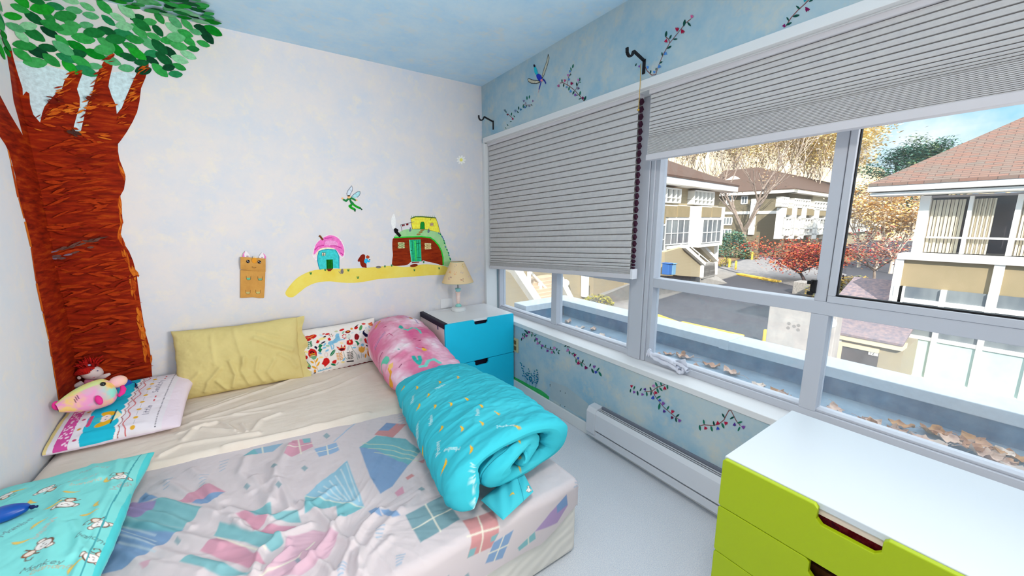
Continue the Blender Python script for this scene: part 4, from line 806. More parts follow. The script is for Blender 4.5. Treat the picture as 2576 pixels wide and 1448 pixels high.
def paint_pink(P, AR, YY, s):
    pr = Print(P[..., 0], P[..., 1], (226, 132, 168)); n = fbm(AR*9+3, YY*7, 21, 5); pr.blend(np.clip(n*3.2+.35, 0, 1), (246, 206, 226)); pr.blend(np.clip(n*6-.9, 0, 1), (250, 244, 248)); pr.blend(np.clip(-n*4-.5, 0, .8), (222, 96, 150))
    fr = lambda px, py: pz(940+px/7.62, 790+py/7.62, 0.62-0.14*min(1, py/1150))
    def pg(L, c): pr.poly([fr(*q) for q in L], c)
    def sk(L, w_, c): pr.stroke([fr(*q) for q in L], w_, c)
    TQ = (100, 206, 190)
    sk([(590, 430), (660, 450), (740, 400), (820, 385), (880, 420), (910, 460)], .016, TQ); pg([(480, 410), (510, 375), (560, 385), (590, 410), (540, 430)], (60, 176, 164)); sk([(770, 890), (800, 960), (850, 1010)], .024, (50, 180, 176)); sk([(880, 890), (900, 960), (880, 1030)], .024, (50, 180, 176)); sk([(900, 1080), (1000, 1060), (1050, 950), (1150, 900), (1270, 960)], .022, (120, 216, 204))
    pg([(70, 130), (130, 120), (140, 200), (100, 240), (60, 200)], (130, 210, 190)); pg([(120, 900), (230, 850), (300, 880), (310, 940), (260, 980), (180, 920)], (110, 206, 180)); sk([(40, 390), (80, 320), (130, 270)], .012, (236, 160, 60)); sk([(290, 1050), (330, 1110), (300, 1160), (340, 1200)], .013, (236, 166, 60)); pg([(280, 1010), (380, 980), (370, 1050), (300, 1080)], (246, 200, 120))
    pg([(680, 160), (730, 140), (770, 180), (740, 210), (690, 200)], (240, 170, 50)); pg([(680, 150), (740, 138), (760, 160), (700, 165)], (190, 40, 70)); sk([(570, 150), (640, 160), (690, 190)], .008, (170, 150, 200)); sk([(780, 200), (830, 240), (860, 270)], .008, (180, 150, 200)); pg([(920, 720), (980, 710), (1040, 750), (980, 780)], (246, 190, 60)); sk([(930, 705), (980, 712)], .006, (190, 40, 70)); sk([(830, 730), (910, 745)], .008, (200, 180, 220))
    sk([(250, 530), (310, 500), (370, 550)], .005, (206, 70, 130)); sk([(200, 420), (250, 410)], .005, (150, 20, 80)); sk([(90, 820), (170, 770)], .005, (130, 20, 80)); sk([(780, 570), (820, 575)], .006, (140, 30, 80)); sk([(860, 595), (900, 585)], .006, (140, 30, 80)); sk([(490, 1080), (540, 1030)], .006, (140, 30, 90)); sk([(300, 150), (320, 160), (310, 170)], .006, (60, 150, 150)); sk([(470, 780), (500, 790)], .006, (60, 150, 150))
    for k in range(10): sk([(20+k*22, 610-k*14), (30+k*22, 640-k*14)], .003, (120, 130, 170))
    e = np.broadcast_to(s[None, :], AR.shape); pr.put((e > .985) & (AR > .5) & (np.sin(AR*420) > .3), (150, 130, 200))
    return pr.c
rolled('pink_duvet', 'pink mermaid print duvet rolled up between the flowered cushion and the corner cabinet', -0.022, -0.875, lerp((0, -0.985), (.3, -1.035), (.8, -1.045), (1, -1.03)), lerp((0, -0.655), (.4, -0.645), (1, -0.66)), lerp((0, .272), (.25, .275), (.65, .185), (1, .105)), lerp((0, .372), (1, .372)), 1.7, 0.024, paint_pink, seed=9, amp=0.008, endvar=0.02, nt=380, ns=230, shrink=0.7)
# loose corner hanging out of the turquoise roll
def flap():
    a = np.linspace(-1, 1, 70); A, B = np.meshgrid(a, a, indexing='ij')
    c = np.array([-0.985, -1.855, 0.376]); U = np.array([0.95, .28, 0.0]); U /= np.linalg.norm(U); V = np.array([-.36, -1, 0.0]); V /= np.linalg.norm(V)
    x = 0.115*A*(1-.25*(B+1)/2)+0.02*B; y = 0.075*B; t = np.maximum((1-A**2)*(1-B**2), 0)**.45
    z = 0.022*t+0.003*np.sin(A*9+B*4)*t
    P = c+x[..., None]*U+y[..., None]*V; pr = Print(x, y, (72, 194, 210)); pr.stroke([(.06, -.08), (.045, .08)], .003, (40, 140, 160)); banana(pr, .0, .03, .03, .5); monkey(pr, .085, .06, .012, .3)
    Pt = P.copy(); Pt[..., 2] += z; Pl = P.copy(); Pl[..., 2] -= 0.3*z
    return [(Pt, pr.c, True, False), (Pl, pr.c, False, False)]
duv = bpy.data.objects['turquoise_duvet']
surf('loose_corner', flap(), m_print, duv)


# ------------------------------------------------------------------ murals: thin paint on the walls, traced onto the wall planes
m_bark = mat('bark_paint', (84, 10, 0), 0.75, c2=(190, 78, 12), c3=(148, 34, 3), scale=5.0, stretch=(1.6, 1.6, 9.0), lo=0.30, hi=0.74, detail=7, spec=0.15)
m_bark2 = mat('bark_paint_light', (150, 46, 4), 0.75, c2=(226, 140, 40), scale=7.0, stretch=(1.5, 1.5, 14.0), lo=0.35, hi=0.7, detail=7, spec=0.15)
def pm(c, rough=0.8): return mat('paint_%d_%d_%d' % tuple(c), c, rough, c2=tuple(min(255, int(v*1.12)+6) for v in c), scale=60, spec=0.12)
class Mural:
    def __init__(s, wall, ax, v, inward, lay=0.0006):
        s.wall, s.ax, s.v, s.n = wall, ax, v, inward; s.b = MB(); s.mats = []; s.lay = lay; s.k = 0
    def _m(s, c):
        m = c if not isinstance(c, tuple) else pm(c)
        if m not in s.mats: s.mats.append(m)
        return s.mats.index(m)
    def P(s, q):
        p = at(q[0], q[1], s.ax, s.v).copy()
        if s.ax == 0 and s.v < -1: p[1] = min(p[1], -0.0004)
        return p
    def raw(s, pts, c):
        s.k += 1; p = [np.array(x, float) for x in pts]
        for x in p: x[s.ax] = s.v+s.n*(s.lay+0.00006*s.k)
        nr = sum((np.cross(p[i]-p[0], p[(i+1) % len(p)]-p[0]) for i in range(len(p))), np.zeros(3))
        if nr[s.ax]*s.n < 0: p = p[::-1]
        s.b.add(p, [list(range(len(p)))], s._m(c))
    def poly(s, px, c, sm=False): s.raw([s.P(q) for q in (smooth_pts(px, 4) if sm else px)], c)
    def ell(s, x, y, a, b, rot, c, n=14, tip=0.0):
        ct, sn = math.cos(R(rot)), math.sin(R(rot)); q = []
        for k in range(n):
            t = 2*math.pi*k/n; u, w_ = a*math.cos(t), b*math.sin(t)*(1-tip*abs(math.cos(t))**2)
            q.append((x+u*ct-w_*sn, y+u*sn+w_*ct))
        s.poly(q, c)
    def line(s, px, w, c):
        """stroke of w metres along pixels"""
        W = [s.P(q) for q in px]
        for a, b in zip(W[:-1], W[1:]):
            d = b-a; L = np.linalg.norm(d)
            if L < 1e-6: continue
            d /= L; nn = np.zeros(3); nn[s.ax] = 1; sd = np.cross(d, nn)*w/2; e = d*w*0.25
            s.raw([a-e+sd, b+e+sd, b+e-sd, a-e-sd], c)
    def done(s, name, label):
        return s.b.build(name, s.mats, s.wall, label=label)
BK = lambda: Mural(wall_back, 1, 0.0, -1)
WN = lambda: Mural(wall_right, 0, 0.0, -1)
# big tree: trunk round the corner, on both walls
tr = BK()
corner = lambda z: (lambda p: p)(z)
def cpx(z):                       # the pixel of the room corner at height z (for tracing only)
    c = AX @ (np.array([XL, 0, z])-EYE); return (1288+FPX*c[0]/-c[2], 724-FPX*c[1]/-c[2])
trunk = [cpx(2.155), (28, 118), (35, 150), (45, 185), (57, 222), (58, 240), (66, 230), (74, 235), (76, 262), (84, 288), (101, 308), (106, 285), (112, 268), (124, 254), (138, 238), (155, 226), (162, 204), (174, 188), (188, 172), (203, 165), (208, 184), (200, 205), (194, 224), (201, 246), (201, 266), (193, 292), (186, 318), (188, 334), (203, 332), (209, 306), (215, 282), (221, 258), (231, 238), (238, 210), (248, 178), (260, 156), (273, 141), (285, 133), (287, 150), (281, 176), (275, 202), (273, 217), (281, 242), (291, 263), (294, 286),
         (306, 272), (318, 242), (332, 210), (346, 180), (360, 160), (374, 153), (374, 168), (366, 196), (355, 222), (351, 255), (345, 282), (334, 306), (319, 332), (305, 352), (297, 362), (297, 380), (301, 402), (312, 430), (316, 450), (312, 476), (303, 492), (306, 520), (309, 560), (304, 588), (312, 612), (325, 632), (335, 656), (344, 690), (347, 716), (351, 746), (358, 790), (366, 836), (375, 866), (380, 900), (382, 935), (386, 975), cpx(0.38)]
tr.poly([(30, 150), (120, 165), (215, 190), (300, 180), (345, 185), (300, 290), (290, 340), (190, 340), (70, 340), (62, 300)], pm((190, 212, 222))); tr.poly(trunk, m_bark)
m_dabs = [pm((196, 104, 28)), pm((168, 64, 14)), pm((186, 86, 20)), pm((122, 24, 4)), pm((132, 30, 5)), pm((152, 46, 8)), pm((110, 18, 3))]
def brush(mu, path, n, ln_, wd, ms, jit=4, ang=None, seed=0):
    """short tapering brush marks scattered along a path of pixels"""
    rng = random.Random(seed+len(path)*7+int(path[0][0])); seg = [math.dist(a, b) for a, b in zip(path[:-1], path[1:])]; T = sum(seg)
    for _ in range(n):
        t = rng.random()*T; i = 0
        while i < len(seg)-1 and t > seg[i]: t -= seg[i]; i += 1
        f = min(1, t/seg[i]); x = path[i][0]+(path[i+1][0]-path[i][0])*f+rng.gauss(0, jit); y = path[i][1]+(path[i+1][1]-path[i][1])*f+rng.gauss(0, jit)
        an = math.degrees(math.atan2(path[i+1][1]-path[i][1], path[i+1][0]-path[i][0])) if ang is None else ang
        mu.ell(x, y, ln_*rng.uniform(.5, 1.3), wd*rng.uniform(.5, 1.2), an+rng.gauss(0, 9), ms[rng.randrange(len(ms))], n=8, tip=.6)
OR_ = m_dabs[:3]; DK_ = m_dabs[3:]
brush(tr, [(303, 420), (313, 445), (309, 480), (301, 500), (306, 555), (300, 590), (312, 620)], 26, 14, 3.2, OR_, 2)
brush(tr, [(316, 640), (334, 690), (339, 745), (351, 800), (364, 850), (374, 920)], 46, 16, 4.0, OR_, 4)
for L in ([(108, 296), (128, 264), (160, 226), (196, 178)], [(214, 312), (230, 262), (258, 180), (280, 145)], [(300, 330), (330, 250), (364, 165)]): brush(tr, L, 40, 11, 2.4, m_dabs, 6, ang=-20)
brush(tr, [(112, 300), (150, 285), (196, 262)], 22, 14, 3, OR_, 10, ang=-4); brush(tr, [(215, 280), (250, 262), (284, 270)], 20, 13, 3, m_dabs, 9, ang=-4); brush(tr, [(90, 330), (150, 320), (190, 340), (280, 350)], 24, 16, 3, m_dabs, 8, ang=6)
for k, (x0, x1) in enumerate(((104, 262), (108, 276), (114, 270), (124, 262), (130, 270), (138, 286), (146, 302), (156, 310), (166, 322), (178, 332), (188, 342), (196, 346))):
    yy = 378+k*49; brush(tr, [(x0, yy+8), ((x0+x1)/2, yy), (x1, yy-10)], 18, 28, 4.2, DK_+[m_dabs[5], m_dabs[5]], 13, ang=-6, seed=k)
brush(tr, [(150, 630), (220, 615), (258, 604)], 14, 18, 3, [pm((92, 60, 54)), pm((76, 50, 44))], 5, ang=-12); brush(tr, [(130, 640), (190, 650)], 8, 14, 3, [pm((112, 96, 116)), pm((86, 60, 60))], 5, ang=-10); brush(tr, [(186, 332), (204, 338)], 8, 9, 4, [pm((66, 40, 34))], 3); brush(tr, [(130, 255), (166, 262)], 10, 12, 3, [pm((92, 18, 6))], 4, ang=12); brush(tr, [(225, 248), (252, 252)], 6, 12, 3, [pm((96, 22, 6))], 3)
tr.done('painted_tree_trunk', 'right part of the painted red-brown tree trunk and branches')
tl = Mural(wall_left, 0, XL, 1)
lt_ = [(14, 115), (19, 150), (25, 186), (34, 255), (46, 298), (57, 340), (40, 312), (22, 282), (0, 240), (-40, 170), (-40, 285), (0, 345), (12, 362), (20, 378), (28, 402), (38, 440), (47, 500), (58, 535), (70, 578), (78, 625), (85, 680), (95, 735), (108, 790), (122, 850), (128, 890), (135, 940), (147, 1004), (150, 1030)]
lt_ += [cpx(0.38), cpx(0.7), cpx(1.2), cpx(1.6), cpx(2.155)]
tl.poly(lt_, m_bark); [tl.line([a_, b_], .010+.008*(i_ % 2), m_dabs[i_ % 3]) for i_, (a_, b_) in enumerate(zip([(20, 378), (30, 420), (47, 500), (63, 560), (78, 625), (92, 715), (108, 790), (124, 860), (130, 900)], [(29, 416), (45, 494), (60, 548), (77, 618), (90, 705), (106, 780), (122, 852), (129, 894), (147, 1004)]))]
tl.done('painted_tree_trunk', 'left part of the painted tree trunk past the room corner')
GREENS = [(20, 110, 50), (34, 132, 60), (60, 156, 84), (96, 176, 120), (10, 84, 44), (4, 60, 36), (44, 150, 70), (130, 192, 150), (30, 124, 76), (80, 160, 110), (0, 120, 30), (24, 148, 40)]
def leaves(mu, spots, name, label, size=(0.036, 0.021)):
    for (x, y, ang, s, ci) in spots:     # in wall metres: (u, v) on the plane
        c = GREENS[ci]; q = []
        for k in range(12):
            t = 2*math.pi*k/12; u, w_ = size[0]*s*math.cos(t), size[1]*s*math.sin(t)*(1-0.45*abs(math.cos(t))**3)
            a, b = x+u*math.cos(ang)-w_*math.sin(ang), y+u*math.sin(ang)+w_*math.cos(ang)
            q.append((a, mu.v, b) if mu.ax == 1 else ((mu.v, a, b) if mu.ax == 0 else (a, b, mu.v)))
        mu.raw(q, c)
    mu.done(name, label)
def scatter(inside, box, md, seed, n=14000):
    rng = random.Random(seed); out = []
    for _ in range(n):
        x, y = rng.uniform(*box[0]), rng.uniform(*box[1])
        if inside(x, y) and all((x-a)**2+((y-b)*1.5)**2 > md*md for a, b, *_r in out): out.append((x, y, rng.uniform(-1.1, .5), rng.uniform(.75, 1.2), rng.randrange(len(GREENS))))
    return out
edge_px = [(0, 165), (40, 160), (95, 166), (130, 160), (170, 178), (215, 192), (250, 176), (290, 168), (330, 182), (365, 198), (410, 186), (455, 200), (480, 160), (512, 130), (528, 100), (545, 75), (556, 66)]
ed = [at(a, b, 1, 0.0) for a, b in edge_px]; ex_ = [p[0] for p in ed]; ez_ = [p[2] for p in ed]
okb = lambda x, z: z > np.interp(x, ex_, ez_)+0.01 and z < H-0.02
leaves(BK(), scatter(okb, ((XL+.03, ex_[-1]+.02), (1.95, H-.02)), 0.047, 3), 'painted_leaves', 'painted green leaf crown of the tree on the mural wall')
ce = [at(a, b, 2, H) for a, b in ((556, 66), (545, 40), (525, 15), (490, -15))]
okc = lambda x, y: x < np.interp(y, [-.62, ce[2][1], ce[1][1], -.0], [ce[3][0]-.1, ce[2][0], ce[1][0], ce[0][0]])-.02
leaves(Mural(ceil_o, 2, H, -1), scatter(okc, ((XL+.03, -1.6), (-.62, -.03)), 0.045, 5), 'painted_leaves', 'painted green leaves spreading onto the ceiling')
leaves(Mural(wall_left, 0, XL, 1), scatter(lambda y, z: z > 2.10-0.12*y*0 and z < H-.02, ((-.9, -.03), (2.10, H-.02)), 0.047, 8), 'painted_leaves', 'painted green leaves on the left wall')
# village scene
def cr(s, ox, oy): return lambda L: [(ox+a/s, oy+b/s) for a, b in L]
g = BK(); m_path = mat('path_paint', (242, 226, 112), 0.85, c2=(238, 212, 84), scale=6, spec=0.1)
q = cr(3.218, 580, 450)
g.poly(q([(445, 915), (490, 850), (540, 800), (600, 765), (650, 745), (720, 732), (900, 726), (1100, 718), (1300, 702), (1420, 712), (1560, 690), (1700, 700), (1760, 720), (1745, 770), (1600, 780), (1400, 795), (1200, 810), (1100, 828), (1000, 840), (900, 838), (800, 828), (700, 838), (620, 870), (560, 915), (505, 955), (460, 950)]), m_path, True)
q8 = cr(8.516, 770, 530)
for a, b in ((100, 1340), (410, 1260), (905, 1275), (1110, 1430)):
    for k in (-22, 0, 22): g.line(q8([(a+k*.4, b+20), (a+k, b-25)]), .004, (40, 120, 60))
for a, b in ((770, 1300),): g.ell(*q8([(a, b)])[0], 4, 6, 0, (120, 112, 112)); g.ell(*q8([(a+5, b-45)])[0], 2.4, 2, 0, (120, 112, 112)); g.line(q8([(a-70, b), (a-30, b+45)]), .004, (120, 112, 112))
g.ell(*q8([(1550, 1205)])[0], 7, 3, 0, (112, 108, 110))
q9 = cr(8.516, 960, 530)
for a, b in ((70, 1190), (700, 1270), (1230, 1230), (215, 1170), (900, 1095)):
    for k in (-14, 0, 14): g.line(q9([(a+k*.4, b+20), (a+k, b-20)]), .0035, (50, 120, 70))
g.ell(*q9([(690, 1170)])[0], 10, 3.6, -8, (120, 40, 16))
g.done('painted_path', 'painted yellow sandy path with tufts')
g = BK()
g.poly(q8([(135, 960), (150, 870), (195, 730), (270, 630), (370, 555), (500, 512), (640, 535), (740, 610), (805, 730), (830, 850), (815, 980), (770, 1010), (735, 1060), (700, 1060), (240, 1060), (200, 1045)]), (236, 214, 222), True)
g.poly(q8([(160, 900), (200, 740), (280, 640), (380, 570), (500, 525), (620, 545), (720, 620), (790, 740), (815, 850), (800, 960), (760, 970), (700, 900), (640, 830), (540, 790), (420, 785), (310, 810), (240, 870), (180, 930)]), (226, 112, 186), True)
g.poly(q8([(440, 640), (600, 640), (680, 700), (640, 760), (480, 740), (400, 720)]), (234, 150, 204), True); g.poly(q8([(240, 870), (310, 812), (420, 787), (540, 792), (640, 834), (690, 900), (640, 850), (460, 815), (300, 850), (220, 990)]), (244, 224, 190), True)
for L in ([(190, 830), (260, 760), (380, 740)], [(520, 750), (640, 750), (760, 800)], [(400, 590), (540, 575)], [(740, 900), (790, 940)]): g.line(q8(L), .007, (196, 60, 150))
g.poly(q8([(275, 870), (350, 840), (460, 825), (630, 835), (670, 900), (705, 980), (706, 1232), (580, 1228), (420, 1240), (300, 1258), (270, 1180), (245, 1060), (250, 960)]), (60, 192, 196))
for L in ([(250, 960), (275, 870), (350, 840), (460, 825), (630, 835), (670, 900), (705, 980), (706, 1232)], [(300, 1258), (270, 1180), (245, 1060), (250, 960)]): g.line(q8(L), .005, (30, 140, 170))
g.poly(q8([(335, 893), (418, 893), (418, 962), (335, 962)]), (40, 70, 60)); 
for a in (345, 385):
    for b in (900, 932): g.poly(q8([(a, b), (a+26, b), (a+26, b+24), (a, b+24)]), (244, 226, 200))
g.poly(q8([(432, 1045), (570, 1038), (578, 1235), (440, 1242)]), (10, 110, 20))
for k in range(4): g.line(q8([(455+k*34, 1050), (460+k*34, 1235)]), .0035, (4, 60, 16))
g.poly(q8([(440, 1242), (578, 1235), (520, 1292), (470, 1292)]), (116, 30, 24)); g.line(q8([(300, 545), (355, 615)]), .012, (100, 56, 24)); g.poly(q8([(262, 548), (292, 514), (330, 545), (300, 565)]), (110, 64, 30))
g.done('painted_mushroom_house', 'painted mushroom house with pink cap, turquoise wall and green door')
g = BK()
g.poly(q8([(1105, 1060), (1140, 1000), (1180, 945), (1225, 930), (1262, 950), (1262, 1020), (1245, 1090), (1290, 1140), (1295, 1200), (1300, 1222), (1250, 1215), (1200, 1205), (1165, 1150), (1150, 1090), (1120, 1090)]), (124, 30, 14), True); g.ell(*q8([(1320, 990)])[0], 4.6, 4.0, 0, (170, 64, 30)); g.poly(q8([(1300, 960), (1312, 945), (1325, 965)]), (150, 50, 20))
g.poly(q8([(1255, 1040), (1310, 1020), (1330, 1060), (1375, 1060), (1350, 1105), (1310, 1100), (1300, 1130), (1245, 1100)]), (44, 176, 226), True); g.ell(*q8([(1362, 1045)])[0], 1.8, 1.4, 0, (70, 60, 40))
g.done('painted_squirrel', 'painted red squirrel in a light blue top')
g = BK()
g.poly(q9([(625, 165), (720, 128), (850, 126), (1160, 152), (1210, 290), (1256, 475), (1080, 430), (880, 392), (650, 392), (630, 250)]), (240, 222, 70))
for L in ([(625, 165), (720, 128), (850, 126), (1160, 152)],): g.line(q9(L), .008, (70, 90, 30))
for L in ([(1160, 152), (1210, 290), (1256, 475)], [(625, 165), (632, 250), (655, 385)], [(1060, 160), (1040, 205)]): g.line(q9(L), .003, (60, 60, 40))
for k in range(12): g.line(q9([(640+k*44, 140), (645+k*44, 105)]), .003, (60, 140, 60))
g.poly(q9([(828, 392), (832, 275), (848, 240), (898, 238), (914, 275), (918, 388)]), (20, 140, 50)); g.line(q9([(828, 392), (832, 275), (848, 240), (898, 238), (914, 275), (918, 388)]), .0035, (10, 80, 30))
g.poly(q9([(1040, 262), (1105, 258), (1105, 322), (1040, 322)]), (90, 80, 70)); 
for a in (1048, 1078):
    for b in (268, 296): g.poly(q9([(a, b), (a+20, b), (a+20, b+20), (a, b+20)]), (240, 190, 170))
g.done('painted_yellow_house', 'painted yellow house on the green hill')
g = BK()
m_grass = mat('hill_paint', (150, 216, 150), 0.85, c2=(176, 222, 160), scale=20, spec=0.1)
g.poly(q9([(265, 555), (350, 480), (450, 420), (560, 392), (700, 386), (880, 386), (1100, 430), (1240, 482), (1310, 560), (1370, 700), (1420, 860), (1470, 1010), (1480, 1100), (1440, 1180), (1330, 1165), (1320, 1000), (1270, 850), (1170, 690), (1060, 570), (850, 550), (560, 560), (380, 556)]), m_grass, True)
for a, b in ((870, 412), (835, 455), (790, 503)): g.ell(*q9([(a, b)])[0], 5.4, 2.2, -8, (150, 120, 60))
for a, b in ((610, 400), (1005, 425)): g.ell(*q9([(a, b+15)])[0], 2.8, 4, 20, (96, 116, 130)); g.ell(*q9([(a+5, b-30)])[0], 1.8, 1.8, 0, (96, 116, 130))
for L in ([(440, 440), (408, 300)], [(408, 300), (700, 235)]): g.line(q9(L), .0035, (90, 90, 96))
for a in (450, 480, 540, 560): g.ell(a/8.516+960, 530+(318-(a-440)*.25)/8.516, 1.8, 2.4, 0, (110, 20, 30))
for k in range(13):
    a, b = [(1225, 480), (1260, 500), (1290, 545), (1320, 600), (1335, 640), (1345, 690), (1365, 770), (1400, 835), (1430, 900), (1440, 950), (1465, 1020), (1470, 1040), (1300, 560)][k]; g.ell(*q9([(a, b)])[0], 2.6, 1.6, 60, (20, 120, 80) if k % 3 else (80, 110, 160))
g.done('painted_green_hill', 'painted pale green grassy hill over the brown house')
g = BK(); m_mud = mat('hobbit_wall_paint', (104, 20, 8), 0.8, c2=(170, 60, 16), scale=10, stretch=(1, 1, 5), lo=.3, hi=.7, detail=6, spec=.12)
g.poly(q9([(232, 640), (270, 580), (500, 560), (850, 555), (1040, 578), (1130, 640), (1220, 740), (1280, 860), (1310, 1000), (1312, 1160), (1150, 1122), (1000, 1092), (890, 1062), (850, 1080), (640, 1092), (560, 1150), (420, 1175), (240, 1172), (225, 1080), (240, 950), (230, 800)]), m_mud, True)
g.line(q9([(270, 572), (500, 562), (850, 552), (1040, 572), (1130, 636), (1220, 736), (1282, 860), (1314, 1000), (1318, 1160)]), .010, (30, 190, 50))
g.poly(q9([(595, 622), (835, 612), (855, 1080), (640, 1086), (612, 850)]), (36, 176, 130))
for k in range(4): g.line(q9([(650+k*44, 630), (680+k*40, 1075)]), .004, (16, 100, 60))
g.poly(q9([(690, 640), (735, 640), (755, 1070), (720, 1070)]), (60, 200, 100)); g.line(q9([(750, 700), (830, 690)]), .004, (20, 60, 40)); g.line(q9([(760, 1005), (835, 998)]), .004, (20, 60, 40)); g.ell(*q9([(635, 850)])[0], 1.4, 1.4, 0, (20, 50, 40)); g.line(q9([(595, 622), (612, 850), (640, 1086)]), .005, (120, 230, 190))
for a, b, c1 in ((420, 738, (60, 120, 60)), (988, 758, (150, 110, 40))):
    g.poly(q9([(a-66, b-66), (a+66, b-62), (a+70, b+60), (a-62, b+66)]), (244, 226, 170))
    for k in range(-2, 3): g.line(q9([(a+k*26-30, b-55), (a+k*26+30, b+55)]), .003, c1); g.line(q9([(a+k*26+30, b-55), (a+k*26-30, b+55)]), .003, c1)
g.line(q9([(650, 1105), (800, 1098)]), .006, (120, 30, 12)); g.line(q9([(315, 455), (390, 535)]), .022, (20, 16, 20)); g.poly(q9([(262, 395), (300, 372), (350, 400), (345, 440), (285, 475)]), (18, 14, 20), True)
g.done('painted_brown_house', 'painted brown earth house with a green plank door and black chimney')
g = BK(); g.poly(q9([(200, 200), (262, 60), (300, 200), (290, 360), (230, 380)]), (238, 240, 242), True); g.done('painted_smoke', 'white painted chimney smoke')
g = BK(); f_ = cr(16.09, 840, 450)
g.poly(f_([(720, 270), (755, 380), (740, 480), (690, 560), (650, 650), (600, 660), (535, 670), (515, 590), (560, 480), (630, 380)]), (196, 208, 220)); g.line(f_([(720, 270), (755, 380), (740, 480), (690, 560), (650, 650)]), .003, (96, 104, 120)); g.line(f_([(720, 270), (630, 380), (560, 480), (515, 590), (535, 670)]), .003, (96, 104, 120))
g.poly(f_([(1050, 500), (1060, 580), (1030, 660), (940, 740), (820, 780), (700, 740), (780, 640), (900, 550), (1000, 495)]), (160, 206, 214)); g.line(f_([(700, 740), (780, 640), (900, 550), (1000, 495), (1050, 500), (1060, 580), (1030, 660), (940, 740)]), .003, (70, 90, 110))
G1, G2, SK = (30, 118, 60), (24, 150, 30), (236, 176, 120)
g.line(f_([(600, 790), (490, 890), (385, 830)]), .013, G1); g.line(f_([(700, 770), (880, 860)]), .013, G1); g.poly(f_([(600, 780), (680, 760), (710, 880), (800, 960), (820, 1010), (740, 1060), (690, 1040), (640, 920)]), G1); g.line(f_([(790, 1030), (900, 1110), (1050, 1180)]), .015, G2); g.line(f_([(700, 1060), (630, 1100), (720, 1180), (830, 1220)]), .016, G2)
g.line(f_([(1050, 1170), (1130, 1240)]), .009, (16, 70, 40)); g.line(f_([(850, 1230), (845, 1300)]), .011, (16, 90, 50)); g.ell(*f_([(605, 720)])[0], 4.2, 4.4, 0, SK); g.ell(*f_([(600, 680)])[0], 3.6, 1.8, 0, (50, 34, 24)); g.ell(*f_([(345, 785)])[0], 3, 2.2, 30, SK); g.ell(*f_([(915, 855)])[0], 2.6, 1.8, 20, SK)
g.done('painted_fairy', 'painted winged fairy dressed in green')
g = BK()
for k in range(9): g.ell(1160+7*math.cos(k*.7), 402+7*math.sin(k*.7), 5, 2.4, math.degrees(k*.7), (246, 246, 240))
g.ell(1160, 402, 4, 4, 0, (240, 224, 120)); g.done('painted_daisy', 'faint painted white daisy near the window corner')
# window wall: vines, diving fairy, meadow
LG_, DG_ = (30, 104, 84), (14, 70, 62)
def vine(name, label, stems, lv, fl):
    g = WN()
    for L in stems: g.line(L, .0035, (120, 70, 70))
    for (x, y, ln_, an) in lv: g.ell(x, y, ln_, ln_*0.36, an, LG_ if (int(x*3) % 3) else DG_, tip=.4)
    for (x, y, s_, an, cc) in fl:
        for k in (-35, -8, 22): g.ell(x+s_*.6*math.cos(R(an+k)), y+s_*.6*math.sin(R(an+k)), s_, s_*.34, an+k, cc, n=8, tip=.4)
    return g.done(name, label)
RE, PUv, VI, BLv, PKv = (170, 24, 60), (120, 70, 150), (70, 40, 130), (50, 70, 170), (176, 110, 170)
a7 = lambda s, ox, oy, L: [(ox+x/s, oy+y/s, *r) for x, y, *r in L]
vine('painted_vine', 'painted flowering branch in the middle below the window sill', [[(q_[0], q_[1]) for q_ in a7(7.36, 1570, 940, L)] for L in ([(380, 330), (520, 315), (600, 450), (740, 620), (920, 770), (1000, 830)], [(520, 315), (620, 245), (760, 195)])],
     a7(7.36, 1570, 940, [(120, 310, 5, 100), (190, 255, 5, 110), (252, 355, 6.5, 80), (310, 288, 5, 120), (422, 370, 6.5, 85), (494, 276, 5.6, 70), (502, 358, 5.6, 95), (600, 195, 7, 65), (688, 188, 5.6, 75), (625, 305, 7, 70), (684, 282, 6.5, 50), (805, 240, 6, 80), (640, 430, 6.5, 150), (655, 600, 8.5, 100), (815, 628, 6, 120), (995, 768, 6, 140), (965, 848, 6, 80)]),
     a7(7.36, 1570, 940, [(140, 245, 4, -80, RE), (178, 318, 4, 60, PUv), (335, 360, 4, 70, PUv), (400, 300, 4, -110, VI), (560, 240, 4.5, -110, PKv), (578, 325, 5, 70, RE), (545, 415, 5, 110, BLv), (650, 490, 4, -20, BLv), (720, 565, 5, -60, PUv), (742, 665, 4.5, 80, VI), (757, 240, 5, 90, RE), (895, 715, 5, -60, RE), (885, 785, 4.5, 70, (90, 20, 60)), (1020, 840, 5, 60, PUv)]))
vine('painted_vine', 'painted flowering branch right below the sill beside the lime chest', [[(q_[0], q_[1]) for q_ in a7(7.36, 1570, 940, L)] for L in ([(1400, 960), (1480, 940), (1640, 955), (1750, 930), (1850, 850), (1910, 730), (1945, 670), (1985, 680), (2030, 770), (2080, 870), (2150, 950)],)],
     a7(7.36, 1570, 940, [(1405, 995, 7.5, 80), (1478, 888, 6.5, 80), (1622, 1012, 7.5, 75), (1664, 915, 6.5, 75), (1840, 770, 6.5, 60), (1832, 955, 8, 65), (2002, 812, 6.5, 150), (2145, 895, 7, 165), (2130, 1015, 6.5, 115)]),
     a7(7.36, 1570, 940, [(1500, 980, 5, 70, RE), (1735, 885, 5.5, 90, RE), (1732, 985, 5, 80, BLv), (1870, 890, 5.5, 50, RE), (2050, 910, 5, 100, VI), (2190, 970, 5.5, 30, PUv)]))
